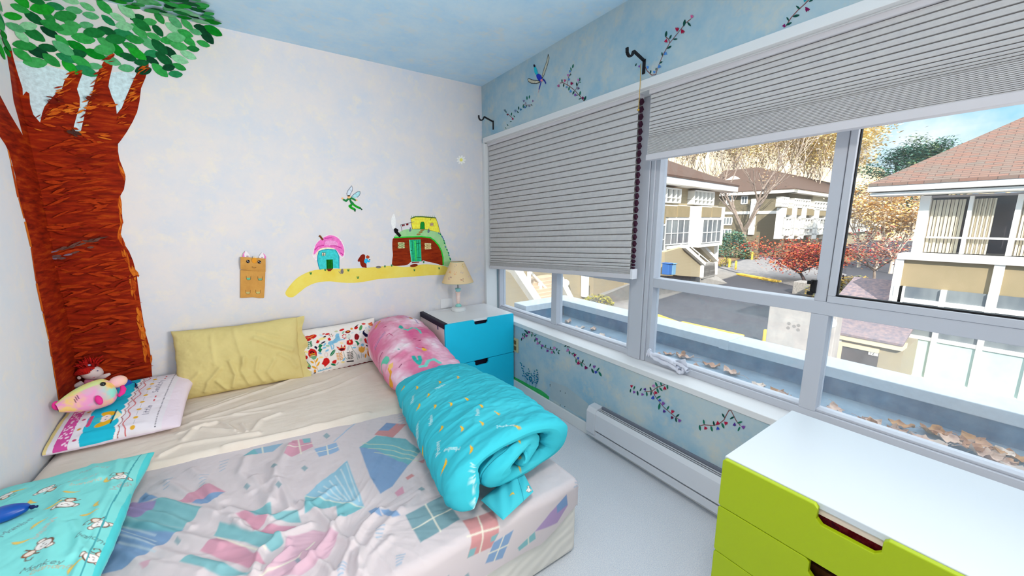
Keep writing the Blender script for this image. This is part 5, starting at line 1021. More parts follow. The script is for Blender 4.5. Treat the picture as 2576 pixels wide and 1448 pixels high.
vine('painted_vine', 'painted flower garland nearest the corner cabinet under the sill', [[(q_[0], q_[1]) for q_ in a7(7.24, 1290, 810, L)] for L in ([(160, 300), (200, 240), (290, 160), (340, 170), (410, 270), (470, 370), (560, 445), (665, 490), (740, 500)],)],
     a7(7.24, 1290, 810, [(160, 310, 4, 100), (180, 225, 4, 80), (215, 215, 4, 50), (215, 260, 4, 80), (240, 165, 5, 40), (262, 190, 5, 60), (345, 175, 4, 30), (350, 235, 4.6, 100), (412, 238, 4, 150), (408, 325, 5, 100), (492, 365, 4, 120), (526, 460, 4.6, 90), (597, 436, 4, 110), (690, 470, 4, 100), (752, 545, 4.6, 60), (805, 495, 4, 100), (845, 518, 3.4, 150), (835, 560, 4, 55)]),
     a7(7.24, 1290, 810, [(180, 275, 3.4, 70, PKv), (240, 230, 4, 60, (130, 50, 120)), (298, 160, 4, 90, (130, 50, 120)), (430, 290, 4, 60, PUv), (452, 365, 4, 80, PKv), (530, 412, 4, 60, PUv), (628, 500, 4, 70, PUv), (756, 485, 4, -60, PKv), (712, 530, 4, 80, PKv)]))
vine('painted_vine', 'painted flower garland left of the heater below the sill', [[(q_[0], q_[1]) for q_ in a7(7.24, 1290, 810, L)] for L in ([(990, 440), (1040, 540), (1150, 660), (1230, 720), (1310, 770)],)],
     a7(7.24, 1290, 810, [(965, 430, 4.6, 150), (1015, 445, 4.4, 20), (1032, 550, 5, 80), (1100, 568, 4, 160), (1155, 705, 5.6, 85), (1275, 712, 5, 110), (1252, 770, 6, 70), (1412, 782, 4.6, 110), (1456, 885, 7, 65), (1553, 860, 6, 130), (1592, 940, 7.4, 60)]),
     a7(7.24, 1290, 810, [(995, 490, 4.4, 80, PKv), (1125, 615, 4.4, -60, (130, 20, 80)), (1195, 670, 3.6, -90, BLv), (1196, 720, 5, 90, (150, 20, 80)), (1325, 805, 5, 70, (110, 20, 80)), (1485, 830, 4.4, -80, PUv), (1503, 890, 4.4, 60, BLv)]))
vine('painted_vine', 'painted flowering twig above the closed blind', [[(q_[0], q_[1]) for q_ in a7(6.58, 1240, 120, L)] for L in ([(1110, 585), (1160, 578), (1260, 630), (1360, 710), (1440, 800), (1510, 880)], [(1235, 610), (1250, 500), (1290, 420)], [(1370, 700), (1395, 640), (1420, 570)])],
     a7(6.58, 1240, 120, [(1326, 305, 5.4, -78), (1294, 355, 4.6, 80), (1285, 450, 3.4, -40), (1146, 548, 4.4, 88), (1172, 620, 4.6, 95), (1262, 675, 5.4, 100), (1336, 745, 5.4, 115), (1392, 785, 3.6, 165), (1445, 755, 5.8, 100), (1443, 845, 4, 150), (1528, 840, 6.6, 112), (1390, 605, 5, 85), (1440, 525, 4.8, 95), (1446, 572, 3, 0)]),
     a7(6.58, 1240, 120, [(1272, 405, 3.4, -60, (80, 130, 190)), (1245, 470, 3.6, -80, PKv), (1262, 540, 3.4, -80, (80, 130, 190)), (1190, 560, 3.8, -70, (190, 80, 130)), (1096, 615, 4, 120, (170, 90, 140)), (1220, 640, 3.4, 80, (100, 150, 190)), (1300, 610, 4.4, -60, (130, 20, 70)), (1290, 705, 4, 90, (80, 140, 200)), (1365, 765, 4, 80, PUv), (1414, 660, 3.4, 70, (90, 70, 110)), (1414, 550, 3.6, -60, PKv), (1494, 815, 4, 90, (110, 20, 70))]))
vine('painted_vine', 'faint painted flower spray above the left end of the closed blind', [[(q_[0], q_[1]) for q_ in a7(6.58, 1240, 120, L)] for L in ([(320, 1160), (240, 1090)], [(500, 940), (560, 950), (640, 945)])],
     a7(6.58, 1240, 120, [(565, 832, 5, 88), (605, 815, 4.4, 95), (645, 948, 2.8, 60), (556, 965, 3, 60), (505, 970, 4.6, 92), (428, 998, 4.4, 90), (415, 1065, 3.4, 40), (355, 1135, 3.2, 45), (308, 1100, 4.4, 105), (298, 1222, 2.8, -15), (245, 1280, 3, 50), (215, 1328, 2.4, 60), (218, 1060, 3.2, 70)]),
     a7(6.58, 1240, 120, [(512, 895, 3.2, -80, (110, 110, 150)), (545, 905, 2.6, 100, (140, 120, 140)), (660, 895, 3.2, -60, (140, 120, 160)), (602, 955, 3, 80, (110, 120, 150)), (530, 970, 3.4, 80, (60, 110, 160)), (455, 1010, 3.4, 60, (60, 120, 160)), (375, 1060, 3.6, -80, (110, 130, 160)), (328, 1165, 3, 80, (150, 30, 70)), (235, 1100, 3, 30, (110, 50, 60)), (200, 1050, 3, -80, (90, 110, 130))]))
bl_ = (70, 130, 200)
vine('painted_vine', 'painted branch with red and blue flowers rising from the middle bracket', [[(1620, 160), (1628, 178), (1640, 189), (1650, 188), (1655, 170), (1668, 138), (1685, 108), (1708, 80), (1725, 58), (1738, 48)], [(1685, 108), (1682, 98), (1676, 94)]],
     [(1637, 181, 5, -75), (1600, 163, 4, 110), (1663, 157, 5, -35), (1666, 136, 5, 85), (1684, 119, 7, -35), (1699, 98.5, 6, -5), (1687, 93, 6, -65), (1676, 86, 8, -80), (1722, 58, 9, -78), (1734, 61, 7, 50), (1651, 174, 4, 100)],
     [(1677, 100, 5, 110, (170, 20, 60)), (1672, 137, 5, -30, bl_), (1657, 170, 5, -40, bl_), (1630, 172, 4, -80, bl_), (1646, 184, 4, -70, bl_), (1609, 165, 3, 100, PUv), (1704, 78, 6, -80, (160, 20, 60)), (1716, 76, 6, 70, (150, 10, 50)), (1740, 45, 5, -60, (200, 90, 140))])
vine('painted_vine', 'painted flowering twig at the ceiling above the raised blind', [[(1977, 66), (1990, 45), (2008, 25), (2025, 10), (2040, -6)]], [(1985, 60, 8, -25), (1982, 48, 6, 60), (2003, 40, 9, -15), (2008, 19, 7, 40), (2040, 2, 6, -20)], [(1974, 62, 5, 120, (120, 20, 90)), (2028, 20, 7, 60, (110, 10, 70)), (2024, 4, 5, -60, (40, 150, 170))])
g = WN(); fb = lambda L: [(1240+x/6.58, 120+y/6.58) for x, y in L]
g.poly(fb([(916, 110), (932, 170), (912, 260), (880, 360), (850, 450), (815, 510), (820, 440), (850, 340), (890, 230)]), (190, 188, 170)); g.line(fb([(916, 110), (932, 170), (912, 260), (880, 360), (850, 450), (815, 510), (820, 440), (850, 340), (890, 230), (916, 110)]), .004, (40, 36, 40))
g.poly(fb([(580, 520), (600, 510), (660, 535), (770, 550), (780, 575), (720, 592), (640, 588), (590, 560)]), (190, 184, 164)); g.line(fb([(580, 520), (600, 510), (660, 535), (770, 550), (780, 575), (720, 592), (640, 588), (590, 560), (580, 520)]), .004, (40, 36, 40))
g.poly(fb([(680, 320), (710, 310), (735, 370), (750, 430), (720, 460), (690, 410)]), (40, 176, 196)); g.poly(fb([(685, 270), (708, 300), (700, 322), (678, 318), (672, 290)]), (30, 16, 40)); g.poly(fb([(750, 430), (790, 450), (815, 500), (800, 560), (770, 550), (735, 510), (722, 460)]), (36, 56, 176), True)
g.line(fb([(800, 560), (785, 620), (765, 690)]), .009, (40, 50, 160)); g.line(fb([(830, 520), (860, 550), (878, 590)]), .009, (30, 40, 140)); g.ell(*fb([(810, 540)])[0], 3, 3.4, 0, (210, 130, 140)); g.line(fb([(765, 690), (755, 740)]), .004, (200, 150, 150))
g.done('painted_diving_fairy', 'painted blue winged figure diving above the closed blind')
g = WN(); gm = lambda L: [(1290+x/7.24, 810+y/7.24) for x, y in L]
g.poly(gm([(20, 990), (100, 1030), (200, 1080), (300, 1140), (420, 1190), (520, 1240), (600, 1300), (664, 1360), (660, 1425), (560, 1370), (300, 1220), (120, 1110), (20, 1050)]), mat('meadow_paint', (40, 176, 90), 0.8, c2=(60, 190, 100), scale=20))
rng = random.Random(3)
for (x0, y0, x1, y1) in ((235, 1100, 150, 740), (250, 1100, 180, 760), (260, 1110, 250, 920), (310, 1150, 290, 850), (320, 1150, 300, 930), (350, 1170, 330, 940), (370, 1180, 360, 980), (415, 1200, 400, 890), (420, 1200, 440, 870), (430, 1190, 455, 950)):
    g.line(gm([(x0, y0), (x0*.4+x1*.6, y0*.4+y1*.6)]), .002, (60, 130, 150))
    for k in range(6): t = .0+k*.13; g.ell(*gm([(x1*(1-t)+x0*t+rng.uniform(-22, 22), y1*(1-t)+y0*t)])[0], 2.0, 1.3, 50, (24, 104, 150) if k % 2 else (20, 120, 140), n=8)
g.done('painted_meadow', 'painted green bank with blue stalk flowers above the baseboard')
g = WN(); g.poly([(1384, 957), (1425, 972), (1480, 1015), (1486, 1062), (1384, 1000)], mat('patch_paint', (182, 198, 204), 0.9, c2=(172, 192, 202), scale=10)); 
for x, y in ((1384, 967), (1384, 970), (1410, 983), (1422, 988), (1410, 1018), (1421, 1022)): g.ell(x, y, 1.2, 1.2, 0, (50, 60, 70), n=6)
g.done('painted_over_patch', 'greyer repainted patch with screw holes')

# ------------------------------------------------------------------ paper bag puppet on the wall
m_bag = mat('kraft_paper', (214, 160, 84), 0.85, c2=(200, 146, 76), scale=12, bump=0.25, bscale=30, spec=0.1)
bq = lambda a, b, d=0.0: (lambda p: np.array([p[0], -d, p[2]]))(at(590+a/10.34, 620+b/10.34, 1, 0.0))
bag = thing('paper_bag_puppet', 'brown paper bag animal puppet with pink ears hanging on the mural wall', 'puppet', tuple(bq(470, 800, 0.0)))
ol = [(150, 600), (148, 1330), (300, 1325), (470, 1310), (620, 1332), (765, 1332), (790, 1000), (800, 640)]
MB().prism([bq(a, b, .0008) for a, b in ol], (0, -0.010, 0)).build('bag_body', m_bag, bag, bevel=0.003)
b = MB(); n_ = 7
P = np.zeros((9, 7, 3))
for i in range(9):
    for j in range(7):
        a_ = 155+(805-155)*i/8; t_ = j/6; top_ = 262+43*i/8; bot_ = 590+60*(i/8); yy_ = top_+(bot_-top_)*t_
        P[i, j] = bq(a_, yy_, 0.012+0.012*math.sin(t_*math.pi*.9+.3)+0.002*math.sin(i*1.7+j))
b.grid(P[::1, ::-1]); Pb = P.copy(); Pb[..., 1] += 0.009; b.grid(Pb)
b.build('folded_flap', m_bag, bag, smooth=True)
for sx, L, Lp in ((0, [(215, 270), (205, 215), (235, 160), (290, 105), (345, 150), (390, 215), (395, 265)], [(215, 268), (207, 215), (240, 160), (280, 118), (250, 190), (262, 268)]), (1, [(640, 295), (640, 245), (680, 190), (720, 150), (775, 190), (815, 245), (820, 310)], [(770, 310), (775, 240), (735, 165), (775, 195), (814, 248), (818, 308)])):
    ea = MB(); ea.prism([bq(a, b_, 0.008) for a, b_ in L], (0, -0.0012, 0)); e = ea.build('ear', mat('ear_white', (240, 234, 240), 0.7), bag, label='white paper ear with pink rim')
    MB().prism([bq(a, b_, 0.0094) for a, b_ in Lp], (0, -0.0004, 0)).build('ear_rim', mat('ear_pink', (236, 130, 196), 0.7), e)
    md = MB(); cx = (310 if sx == 0 else 690); 
    for k in range(3): md.prism([bq(cx+k*18, 260+12*sx*2, 0.0096), bq(cx+8+k*18, 222+18*sx*2, 0.0096), bq(cx+16+k*18, 262+12*sx*2, 0.0096)], (0, -0.0003, 0))
    md.build('ear_mark', mat('ear_plum', (150, 50, 110), 0.7), e)
def disk(mb, a, b_, ra, rb, d, th=0.0006, n=16, m=0): mb.prism([bq(a+ra*math.cos(2*math.pi*k/n), b_+rb*math.sin(2*math.pi*k/n), d) for k in range(n)], (0, -th, 0), m); return mb
for a, b_ in ((352, 378), (645, 392)):
    e = disk(MB(), a, b_, 46, 42, 0.0255).build('eye', mat('ink_black', (26, 12, 10), 0.6), bag); disk(disk(MB(), a-16, b_-14, 12, 10, 0.0262), a+18, b_+12, 8, 7, 0.0262).build('eye_glint', mat('ink_white', (240, 226, 226), 0.6), e)
disk(MB(), 515, 350, 66, 70, 0.0255, .002).build('nose', mat('nose_orange', (226, 150, 30), 0.6), bag); MB().prism([bq(480, 290, .018), bq(490, 250, .018), (bq(570, 250, .018)), bq(575, 292, .018)], (0, -.0006, 0)).build('paper_tuft', mat('paper_cream', (226, 216, 190), 0.7), bag)
b = MB(); mp_ = [(455, 505), (475, 530), (505, 545), (540, 540), (565, 522)]; b.tube([bq(a, b_, .0262) for a, b_ in mp_], .0009, 5); b.build('mouth', mat('ink_brown', (100, 60, 30), 0.7), bag)
for a, b_, c_ in ((365, 800, (110, 190, 150)), (665, 815, (120, 170, 130)), (350, 1165, (190, 180, 120)), (612, 1160, (196, 190, 120))):
    b = MB(); b.tube([bq(a+x, b_+y, .0116) for x, y in ((-60, -45), (-55, 30), (-40, 58), (30, 62), (52, 40), (62, -45))], .0008, 5); h_ = b.build('drawn_paw', mat('ink_brown', (100, 60, 30), 0.7), bag)
    MB().prism([bq(a+x, b_+y, .0114) for x, y in ((-52, 5), (50, 5), (44, 42), (26, 56), (-36, 54), (-50, 28))], (0, -.0003, 0)).build('paw_tint', mat('tint_%d_%d_%d' % c_, c_, 0.8), h_)

# ------------------------------------------------------------------ soft toys and balloons
def body_of_rev(p0, p1, rad, side, n=60, k=40, flat=0.85, bend=0.0):
    """plump toy body along p0 to p1; rad(t) radius, flattened across 'side'"""
    p0 = np.array(p0, float); p1 = np.array(p1, float); d = p1-p0; L = np.linalg.norm(d); d /= L; s1 = np.array(side, float); s1 -= d*(s1 @ d); s1 /= np.linalg.norm(s1); s2 = np.cross(s1, d)
    P = np.zeros((k, n, 3)); T = np.zeros((k, n)); A = T.copy()
    for j in range(n):
        t = 0.5-0.5*math.cos(math.pi*j/(n-1)); r = rad(t)
        for i in range(k):
            a = 2*math.pi*i/k; P[i, j] = p0+d*L*t+r*(math.cos(a)*s2+flat*math.sin(a)*s1)+s2*bend*math.sin(math.pi*t); T[i, j] = t; A[i, j] = a
    return P, T, A, d, s1, s2
FZ = 0.500
p0 = at(143, 1026, 0, -2.465); p1 = at(288, 977, 0, -2.30)
radf = lambda t: 0.066*(max(0, math.sin(math.pi*min(1, t*.60+.06))))**.8*(1 if t < .8 else math.sqrt(max(0, 1-((t-.8)/.2)**2*.72)))+0.002
toward = np.array([0.45, -0.75, 0.45])
P, T, A, d, s1, s2 = body_of_rev(p0, p1, lambda t: radf(t)*(1 if t < .995 else 0.55), toward, n=90, k=80, flat=.72)
pr = Print(T, np.sin(A)*1.0, (244, 206, 130)); n1 = fbm(T*5, A*1.2, 3, 4); n2 = fbm(T*4+7, A*1.1, 9, 4)
pr.blend(np.clip(n1*6+.2, 0, 1), (240, 160, 204)); pr.blend(np.clip(n2*7-.5, 0, 1), (150, 226, 210)); pr.blend(np.clip(-n1*6-.6, 0, 1), (246, 184, 80)); pr.blend(np.clip(np.cos(A)*1.4-.5+n2*2, 0, .8), (226, 226, 140)); pr.blend(np.clip(1-np.abs(T-.55)*3+np.sin(A)*.3-.3, 0, .75)*(np.cos(A) < .55), (238, 158, 206))
for k in range(3): m_ = (np.abs(T-.27-k*.035+.02*np.cos(A)) < .004) & (np.abs(np.cos(A)) < .42) & (np.sin(A) > 0); pr.put(m_, (110, 60, 90))
fish = thing('fish_soft_toy', 'tie-dyed pastel fish soft toy with a big nose lying on the seaside pillow', 'soft toy', tuple(p0))
surf('body', [(P, pr.c, False, True)], m_print, fish)
def on_body(t, a, out=1.0): r = radf(t); return p0+d*np.linalg.norm(p1-p0)*t+r*out*(math.cos(a)*s2+.72*math.sin(a)*s1)
MB().ball(on_body(.80, R(62), 1.0), 0.0105, 16).build('eye', mat('eye_black', (12, 10, 14), 0.12, spec=0.7), fish, smooth=True)
nz = p1+s2*.026+d*.020+s1*.01; rot = np.stack([d, s2, s1], 1)
MB().ball(nz, (0.034, 0.029, 0.028), 24, rot=rot).build('nose', mat('plush_peach', (246, 200, 176), 0.9, c2=(250, 186, 210), scale=14, spec=.05), fish, smooth=True, label='round peach coloured nose')
mth = [p1-s2*.002+d*.024+s1*.016, p1-s2*.020+d*.022+s1*.020, p1-s2*.036+d*.010+s1*.026, p1-s2*.046-d*.006+s1*.030]
MB().tube(mth, [.008, .011, .011, .006], 12).build('mouth', mat('plush_hotpink', (236, 60, 150), 0.9, spec=.05), fish, smooth=True, label='hot pink mouth')
fb0 = on_body(.60, R(108), .98); MB().ball(fb0+s1*.012-s2*.016, (0.012, 0.024, 0.012), 14, rot=rot).build('fin', mat('plush_hotpink', (236, 60, 150), 0.9), fish, smooth=True)
MB().ball(p0+s2*.012+d*.006-s1*.012, (0.016, 0.022, 0.010), 14, rot=rot).build('tail', mat('plush_hotpink', (236, 60, 150), 0.9), fish, smooth=True)
# rag doll behind the fish
hd = at(224, 938, 1, -0.060); hd[0] = max(hd[0], -2.44)
doll = thing('rag_doll', 'small rag doll with bright red yarn hair sitting behind the fish toy', 'doll', (hd[0], hd[1], hd[2]-.1))
m_skin = mat('doll_cloth', (224, 206, 204), 0.9, spec=.05)
Pb, *_ = body_of_rev(hd+np.array([-.01, .0, -.030]), hd+np.array([-.02, -.005, -.125]), lambda t: .020+.018*t, (0, -1, 0), flat=.8, k=24, n=20)
surf('body', [(Pb, None, False, True)], mat('doll_dress', (216, 70, 130), 0.9, c2=(236, 160, 190), scale=60), doll, label='pink dress')
head = MB().ball(hd, (0.044, 0.040, 0.036), 28, rot=np.array([[math.cos(.5), 0, math.sin(.5)], [0, 1, 0], [-math.sin(.5), 0, math.cos(.5)]])).build('head', m_skin, doll, smooth=True)
for q_ in ((246, 932), (230, 929)): e = at(*q_, 1, hd[1]-.036); MB().ball(e, .0028, 8).build('eye', mat('doll_eye', (60, 70, 140), 0.4), head, smooth=True)
MB().ball(hd+np.array([-.046, -.008, -.014]), (.008, .006, .010), 10).build('ear', m_skin, head, smooth=True)
mo = MB(); mo.tube([at(a, b_, 1, hd[1]-.034) for a, b_ in ((228, 947), (233, 950), (239, 948))], .0012, 5); mo.build('mouth', mat('doll_mouth', (190, 70, 90), 0.8), head)
rng = random.Random(12); hr = MB()
for k in range(100):
    th_ = rng.uniform(0, 2*math.pi); ph_ = rng.uniform(.0, .85); r0 = np.array([math.sin(ph_)*math.cos(th_)-.35*math.cos(ph_)*.4, math.sin(ph_)*math.sin(th_)*.9+.12, math.cos(ph_)]); r0 /= np.linalg.norm(r0)
    if r0[1] < -.45 and r0[2] < .75: continue
    L = rng.uniform(.022, .05); st_ = hd+r0*.040; en = hd+r0*(.040+L)+np.array([rng.uniform(-.014, .014), rng.uniform(-.01, .01), -.012*rng.random()]); en[1] = min(en[1], -.006); en[0] = max(en[0], -2.494); mid = (st_+en)/2+np.array([0, 0, .008]); mid[1] = min(mid[1], -.006); mid[0] = max(mid[0], -2.494)
    hr.tube([st_, mid, en], [.0030, .0026, .0018], 5)
for k in range(16):
    a0 = -2.6+k*.14; hr.tube([hd+np.array([.0, .0, .040]), hd+np.array([.030*math.cos(a0)-.012, .034*math.sin(a0), .034]), hd+np.array([.046*math.cos(a0)-.02, .041*math.sin(a0), .008])], .0034, 5)
hr.build('yarn_hair', mat('yarn_red', (196, 24, 16), 0.9, c2=(160, 12, 8), scale=90), doll, smooth=True)
MB().ball(hd+np.array([.0, -.012, .046]), (.012, .006, .005), 10).build('hair_bow', mat('bow_lilac', (190, 190, 226), 0.8), doll, smooth=True)
for q_ in (((240, 952), (262, 946), (276, 940)), ((206, 962), (196, 968), (184, 972))):
    pts = [at(a, b_, 1, hd[1]-.012*(1+i)) for i, (a, b_) in enumerate(q_)]; MB().tube(pts, [.012, .012, .006], 10).build('arm', m_skin, doll, smooth=True)
b = at(192, 975, 1, hd[1]-.02); MB().ball(b, (.018, .012, .012), 12).build('skirt_hem', mat('doll_denim', (80, 100, 150), 0.9), doll, smooth=True)
# two deflated blue balloons
m_bal = mat('balloon_blue', (10, 84, 178), 0.35, spec=0.5, c2=(8, 70, 160), scale=10)
c0 = at(310, 972, 2, 0.50); c1_ = at(335, 962, 2, 0.50)
bal = thing('balloon', 'soft blue balloon with a looped string behind the fish toy nose', 'balloon', tuple(c0))
P, T, A, d_, a1, a2 = body_of_rev(c0-np.array([.05, .01, .0]), c1_, lambda t: .036*math.sin(math.pi*min(1, t*.86+.1))**.6*(1 if t < .9 else 1-(t-.9)*6), (0, -1, .5), n=40, k=32, flat=.9)
surf('balloon_skin', [(P, None, False, True)], m_bal, bal)
lp_ = [at(a, b_, 2, 0.505) for a, b_ in ((334, 961), (340, 963), (344, 969), (346, 975), (343, 976), (341, 971), (340, 966))]; MB().tube(lp_, .0017, 6).build('string_loop', mat('string_navy', (20, 30, 90), 0.6), bal, smooth=True)
bz_ = 0.498
e0, e1 = at(-60, 1312, 2, bz_), at(78, 1272, 2, bz_)
bal2 = thing('balloon', 'limp dark blue balloon with a knotted end lying on the monkey pillow', 'balloon', tuple(e1))
P, T, A, *_ = body_of_rev(e0, e1, lambda t: .030*math.sin(math.pi*min(1, t*.80+.14))**.7*(1 if t < .93 else 1-(t-.93)*9), (0, 0, 1), n=46, k=30, flat=.72)
P[..., 0] = np.maximum(P[..., 0], -2.494)
surf('balloon_skin', [(P, None, False, True)], m_bal, bal2)
kn = [at(a, b_, 2, bz_) for a, b_ in ((77, 1273), (82, 1275), (88, 1274), (94, 1273))]; MB().tube(kn, [.004, .0065, .003, .004], 8).build('knot', mat('balloon_knot', (12, 30, 90), 0.5), bal2, smooth=True)

# ------------------------------------------------------------------ crumpled white cloth on the sill
m_cl = mat('cloth_white', (232, 234, 246), 0.95, c2=(222, 226, 240), scale=30, spec=.05, bump=.2, bscale=300)
cl = MB()
def roll_strip(pts, wdt, ht, n=14, seed=0):
    P = [np.array(p, float) for p in pts]; G = np.zeros((n, len(P), 3))
    for j, p in enumerate(P):
        dd = P[min(j+1, len(P)-1)]-P[max(j-1, 0)]; dd[2] = 0; dd /= np.linalg.norm(dd)+1e-9; sd = np.array([-dd[1], dd[0], 0])
        w_, h_ = wdt[j], ht[j]
        for i in range(n):
            a = 2*math.pi*i/n; rr_ = 1+.12*math.sin(3*a+j*.9+seed); G[i, j] = p+sd*w_*math.cos(a)*rr_+np.array([0, 0, max(-p[2]+SILL+.0015 if False else -1, h_*math.sin(a)*rr_)])
            G[i, j, 2] = max(G[i, j, 2], SILL+.0012)
    cl.grid(G, wrap_u=True)
def sp(L, z):
    out = []
    for a, b in L:
        p = at(1560+a/8.517, 840+b/8.517, 0, 0.098)
        out.append(p if p[2] > SILL+.010 else at(1560+a/8.517, 840+b/8.517, 2, SILL+.010))
    return out
def dense(L, k=5): return smooth_pts(L, k, closed=False)
def strip(L, z, w0, w1, h0, h1, seed):
    Q = dense(sp(L, z)); m_ = len(Q); roll_strip(Q, [w0+(w1-w0)*i/(m_-1)+.002*math.sin(i) for i in range(m_)], [h0+(h1-h0)*i/(m_-1) for i in range(m_)], seed=seed)
strip([(580, 430), (640, 400), (690, 470), (760, 520), (900, 590), (1060, 650), (1180, 720), (1260, 780)], SILL+.014, .012, .014, .012, .013, 1)
strip([(700, 440), (840, 470), (1000, 540), (1130, 600), (1230, 680)], SILL+.022, .010, .016, .010, .012, 2)
strip([(1160, 600), (1270, 640), (1370, 700), (1450, 780)], SILL+.020, .012, .016, .008, .010, 3)
strip([(1230, 790), (1300, 820), (1370, 790), (1330, 740)], SILL+.014, .010, .006, .011, .011, 4)
strip([(600, 380), (630, 360), (655, 400), (620, 440)], SILL+.030, .010, .010, .016, .012, 5)
Qf = [sp([(1180, 580)], SILL+.05)[0], sp([(1390, 540)], SILL+.05)[0], sp([(1470, 800)], SILL+.008)[0], sp([(1300, 720)], SILL+.024)[0]]
cl.prism(Qf, (0.002, 0, .003))
tag(cl.build('cloth', m_cl, None, smooth=True, origin=tuple(sp([(1000, 640)], SILL)[0])), 'crumpled white cloth lying on the sill at the foot of the window post', 'cloth')

# ------------------------------------------------------------------ outside: ledge, gutter and dry leaves
m_cap = mat('flashing_white', (226, 234, 240), 0.35, spec=0.5, c2=(214, 226, 236), scale=3)
m_gut = mat('gutter_blue', (96, 140, 172), 0.6, c2=(60, 100, 136), scale=9, detail=8)
m_gutf = mat('gutter_floor', (140, 166, 184), 0.6, c2=(104, 132, 156), scale=7, detail=8)
PX0, PX1, PZ1, PZ0, PYL, GZ = 0.63, 0.81, 0.642, 0.588, -0.345, 0.500
o = MB(); o.box((PX0, -4.3, PZ0), (PX1, PYL, PZ1)).box((0.205, PYL-0.0, PZ0), (PX1, PYL+0.18, PZ1)); struct(o.build('parapet_cap', m_cap, bevel=0.004))
o = MB(); o.box((PX0+0.012, -4.3, -3.0), (PX1-0.012, PYL, PZ0)).box((0.205, PYL+0.012, -3.0), (PX1-0.012, PYL+0.168, PZ0)); struct(o.build('parapet', m_gut))
struct(MB().box((0.201, -4.3, GZ-0.08), (PX0+0.012, PYL+0.012, GZ)).build('gutter_floor', m_gutf))
struct(MB().box((0.2, YF-0.2, -3.2), (0.205, YB+0.2, GZ-0.08)).build('outer_wall', mat('outer_siding', (200, 190, 170), 0.8)))
jc = at(1832, 852, 2, PZ1)
tag(MB().box((PX0-0.004, jc[1]-0.028, PZ0-0.002), (PX1+0.004, jc[1]+0.028, PZ1+0.003)).build('flashing_joint_cover', m_cap, None, bevel=0.002, origin=(PX0, jc[1], PZ1)), 'white metal joint cover folded over the ledge outside the wide window', 'flashing')
def dry_leaf(seed, c, c2):
    rng = random.Random(seed); n, k = 13, 7; P = np.zeros((n, k, 3))
    for i in range(n):
        t = i/(n-1); w_ = 0.030*math.sin(math.pi*t**.8)**.8*(1+.25*math.sin(i*2.4+seed)); 
        for j in range(k):
            s_ = j/(k-1)*2-1; P[i, j] = (0.085*(t-.5)+.004*rng.random(), w_*s_, 0.010*abs(s_)**1.5*(1+.6*math.sin(i+seed))+0.012*(t-.5)**2*4+.003*math.sin(i*1.3+j*1.7+seed)+.003)
    b = MB(); b.grid(P); Q = P.copy(); Q[..., 2] -= .0008; b.grid(Q[:, ::-1])
    b.tube([(0.042, 0, .014), (0.065, .004, .018), (0.088, .012, .010)], .0011, 5)
    return b.build('dry_leaf', mat('leaf_dry_%d' % seed, c, 0.8, c2=c2, scale=30), None, smooth=True, origin=(0, 0, 0))
protos = [dry_leaf(1, (206, 164, 130), (170, 124, 96)), dry_leaf(2, (222, 196, 176), (190, 156, 140)), dry_leaf(3, (196, 150, 96), (150, 100, 60)), dry_leaf(4, (228, 214, 200), (206, 186, 176))]
heap = [(1655, 893, 1), (1682, 888, 0), (1712, 893, 2), (1723, 897, 1), (1748, 927, 1), (1790, 918, 0), (1838, 935, 1), (1905, 972, 3), (1960, 990, 2), (1975, 1002, 1), (1390, 815, 0), (1408, 812, 2), (1428, 808, 1), (1455, 825, 3), (1492, 826, 1), (1515, 842, 3), (1290+230, 850, 1), (2100, 1026, 1), (2172, 1062, 0), (2192, 1058, 1), (2200, 1072, 2), (2240, 1085, 1), (2255, 1078, 0), (2265, 1070, 2), (2250, 1097, 3), (2320, 1108, 1), (2345, 1086, 2), (2368, 1092, 0), (2350, 1130, 3), (2400, 1112, 1), (2440, 1130, 0), (2455, 1112, 2), (2470, 1122, 0), (2480, 1150, 1), (2510, 1140, 3), (2505, 1165, 1), (2530, 1160, 0), (2550, 1150, 2), (2545, 1180, 1), (2565, 1200, 3)]
rng = random.Random(7); used = set()
for i, (a, b, k) in enumerate(heap):
    o = protos[k] if k not in used else protos[k].copy()
    if k in used: COL.objects.link(o)
    used.add(k); p = at(a, b, 2, GZ+.012); p[0] = min(max(p[0], .27), PX0-.06)
    o.location = (p[0], p[1], GZ+.002+(.012 if i > 22 else 0)*rng.random()); s_ = rng.uniform(.8, 1.25); o.scale = (s_, s_*rng.uniform(.8, 1.1), s_*rng.uniform(.7, 1.3)); o.rotation_euler = (rng.uniform(-.12, .12), rng.uniform(-.12, .12), rng.uniform(0, 6.28))
    where = 'scattered in the gutter outside the narrower window' if a < 1600 else ('scattered in the gutter in view left of the lime chest' if a < 2050 else 'heaped in the gutter beyond the lime chest')
    tag(o, 'dry curled brown leaf '+where, 'leaf', 'dry leaves '+where)

# ------------------------------------------------------------------ outside: street
GZS = -3.0
m_asph = mat('asphalt', (84, 84, 90), 0.95, c2=(74, 74, 82), scale=3, detail=8, spec=.05); m_conc = mat('pavement', (150, 146, 142), 0.95, c2=(136, 132, 130), scale=4, spec=.05)
m_yc = mat('curb_yellow', (232, 190, 60), 0.8, c2=(214, 176, 80), scale=3); m_soil = mat('bark_mulch', (150, 120, 90), 0.95, c2=(110, 86, 64), scale=5)
struct(MB().box((0.2, -60, GZS-0.5), (260, 160, GZS)).build('street_ground', m_asph))
def slab(name, px, z0, z1, m, kind=True):
    P = [at(a, b, 2, GZS) for a, b in px]; P = [np.array([p[0], p[1], GZS+z0]) for p in P]
    o = MB().prism(P, (0, 0, z1-z0)).build(name, m); 
    return struct(o) if kind else o
slab('pavement', [(1560, 800), (1660, 752), (1860, 690), (1810, 676), (1640, 690), (1500, 690), (1200, 720), (1200, 790), (1400, 850)], 0.0, 0.06, m_conc)
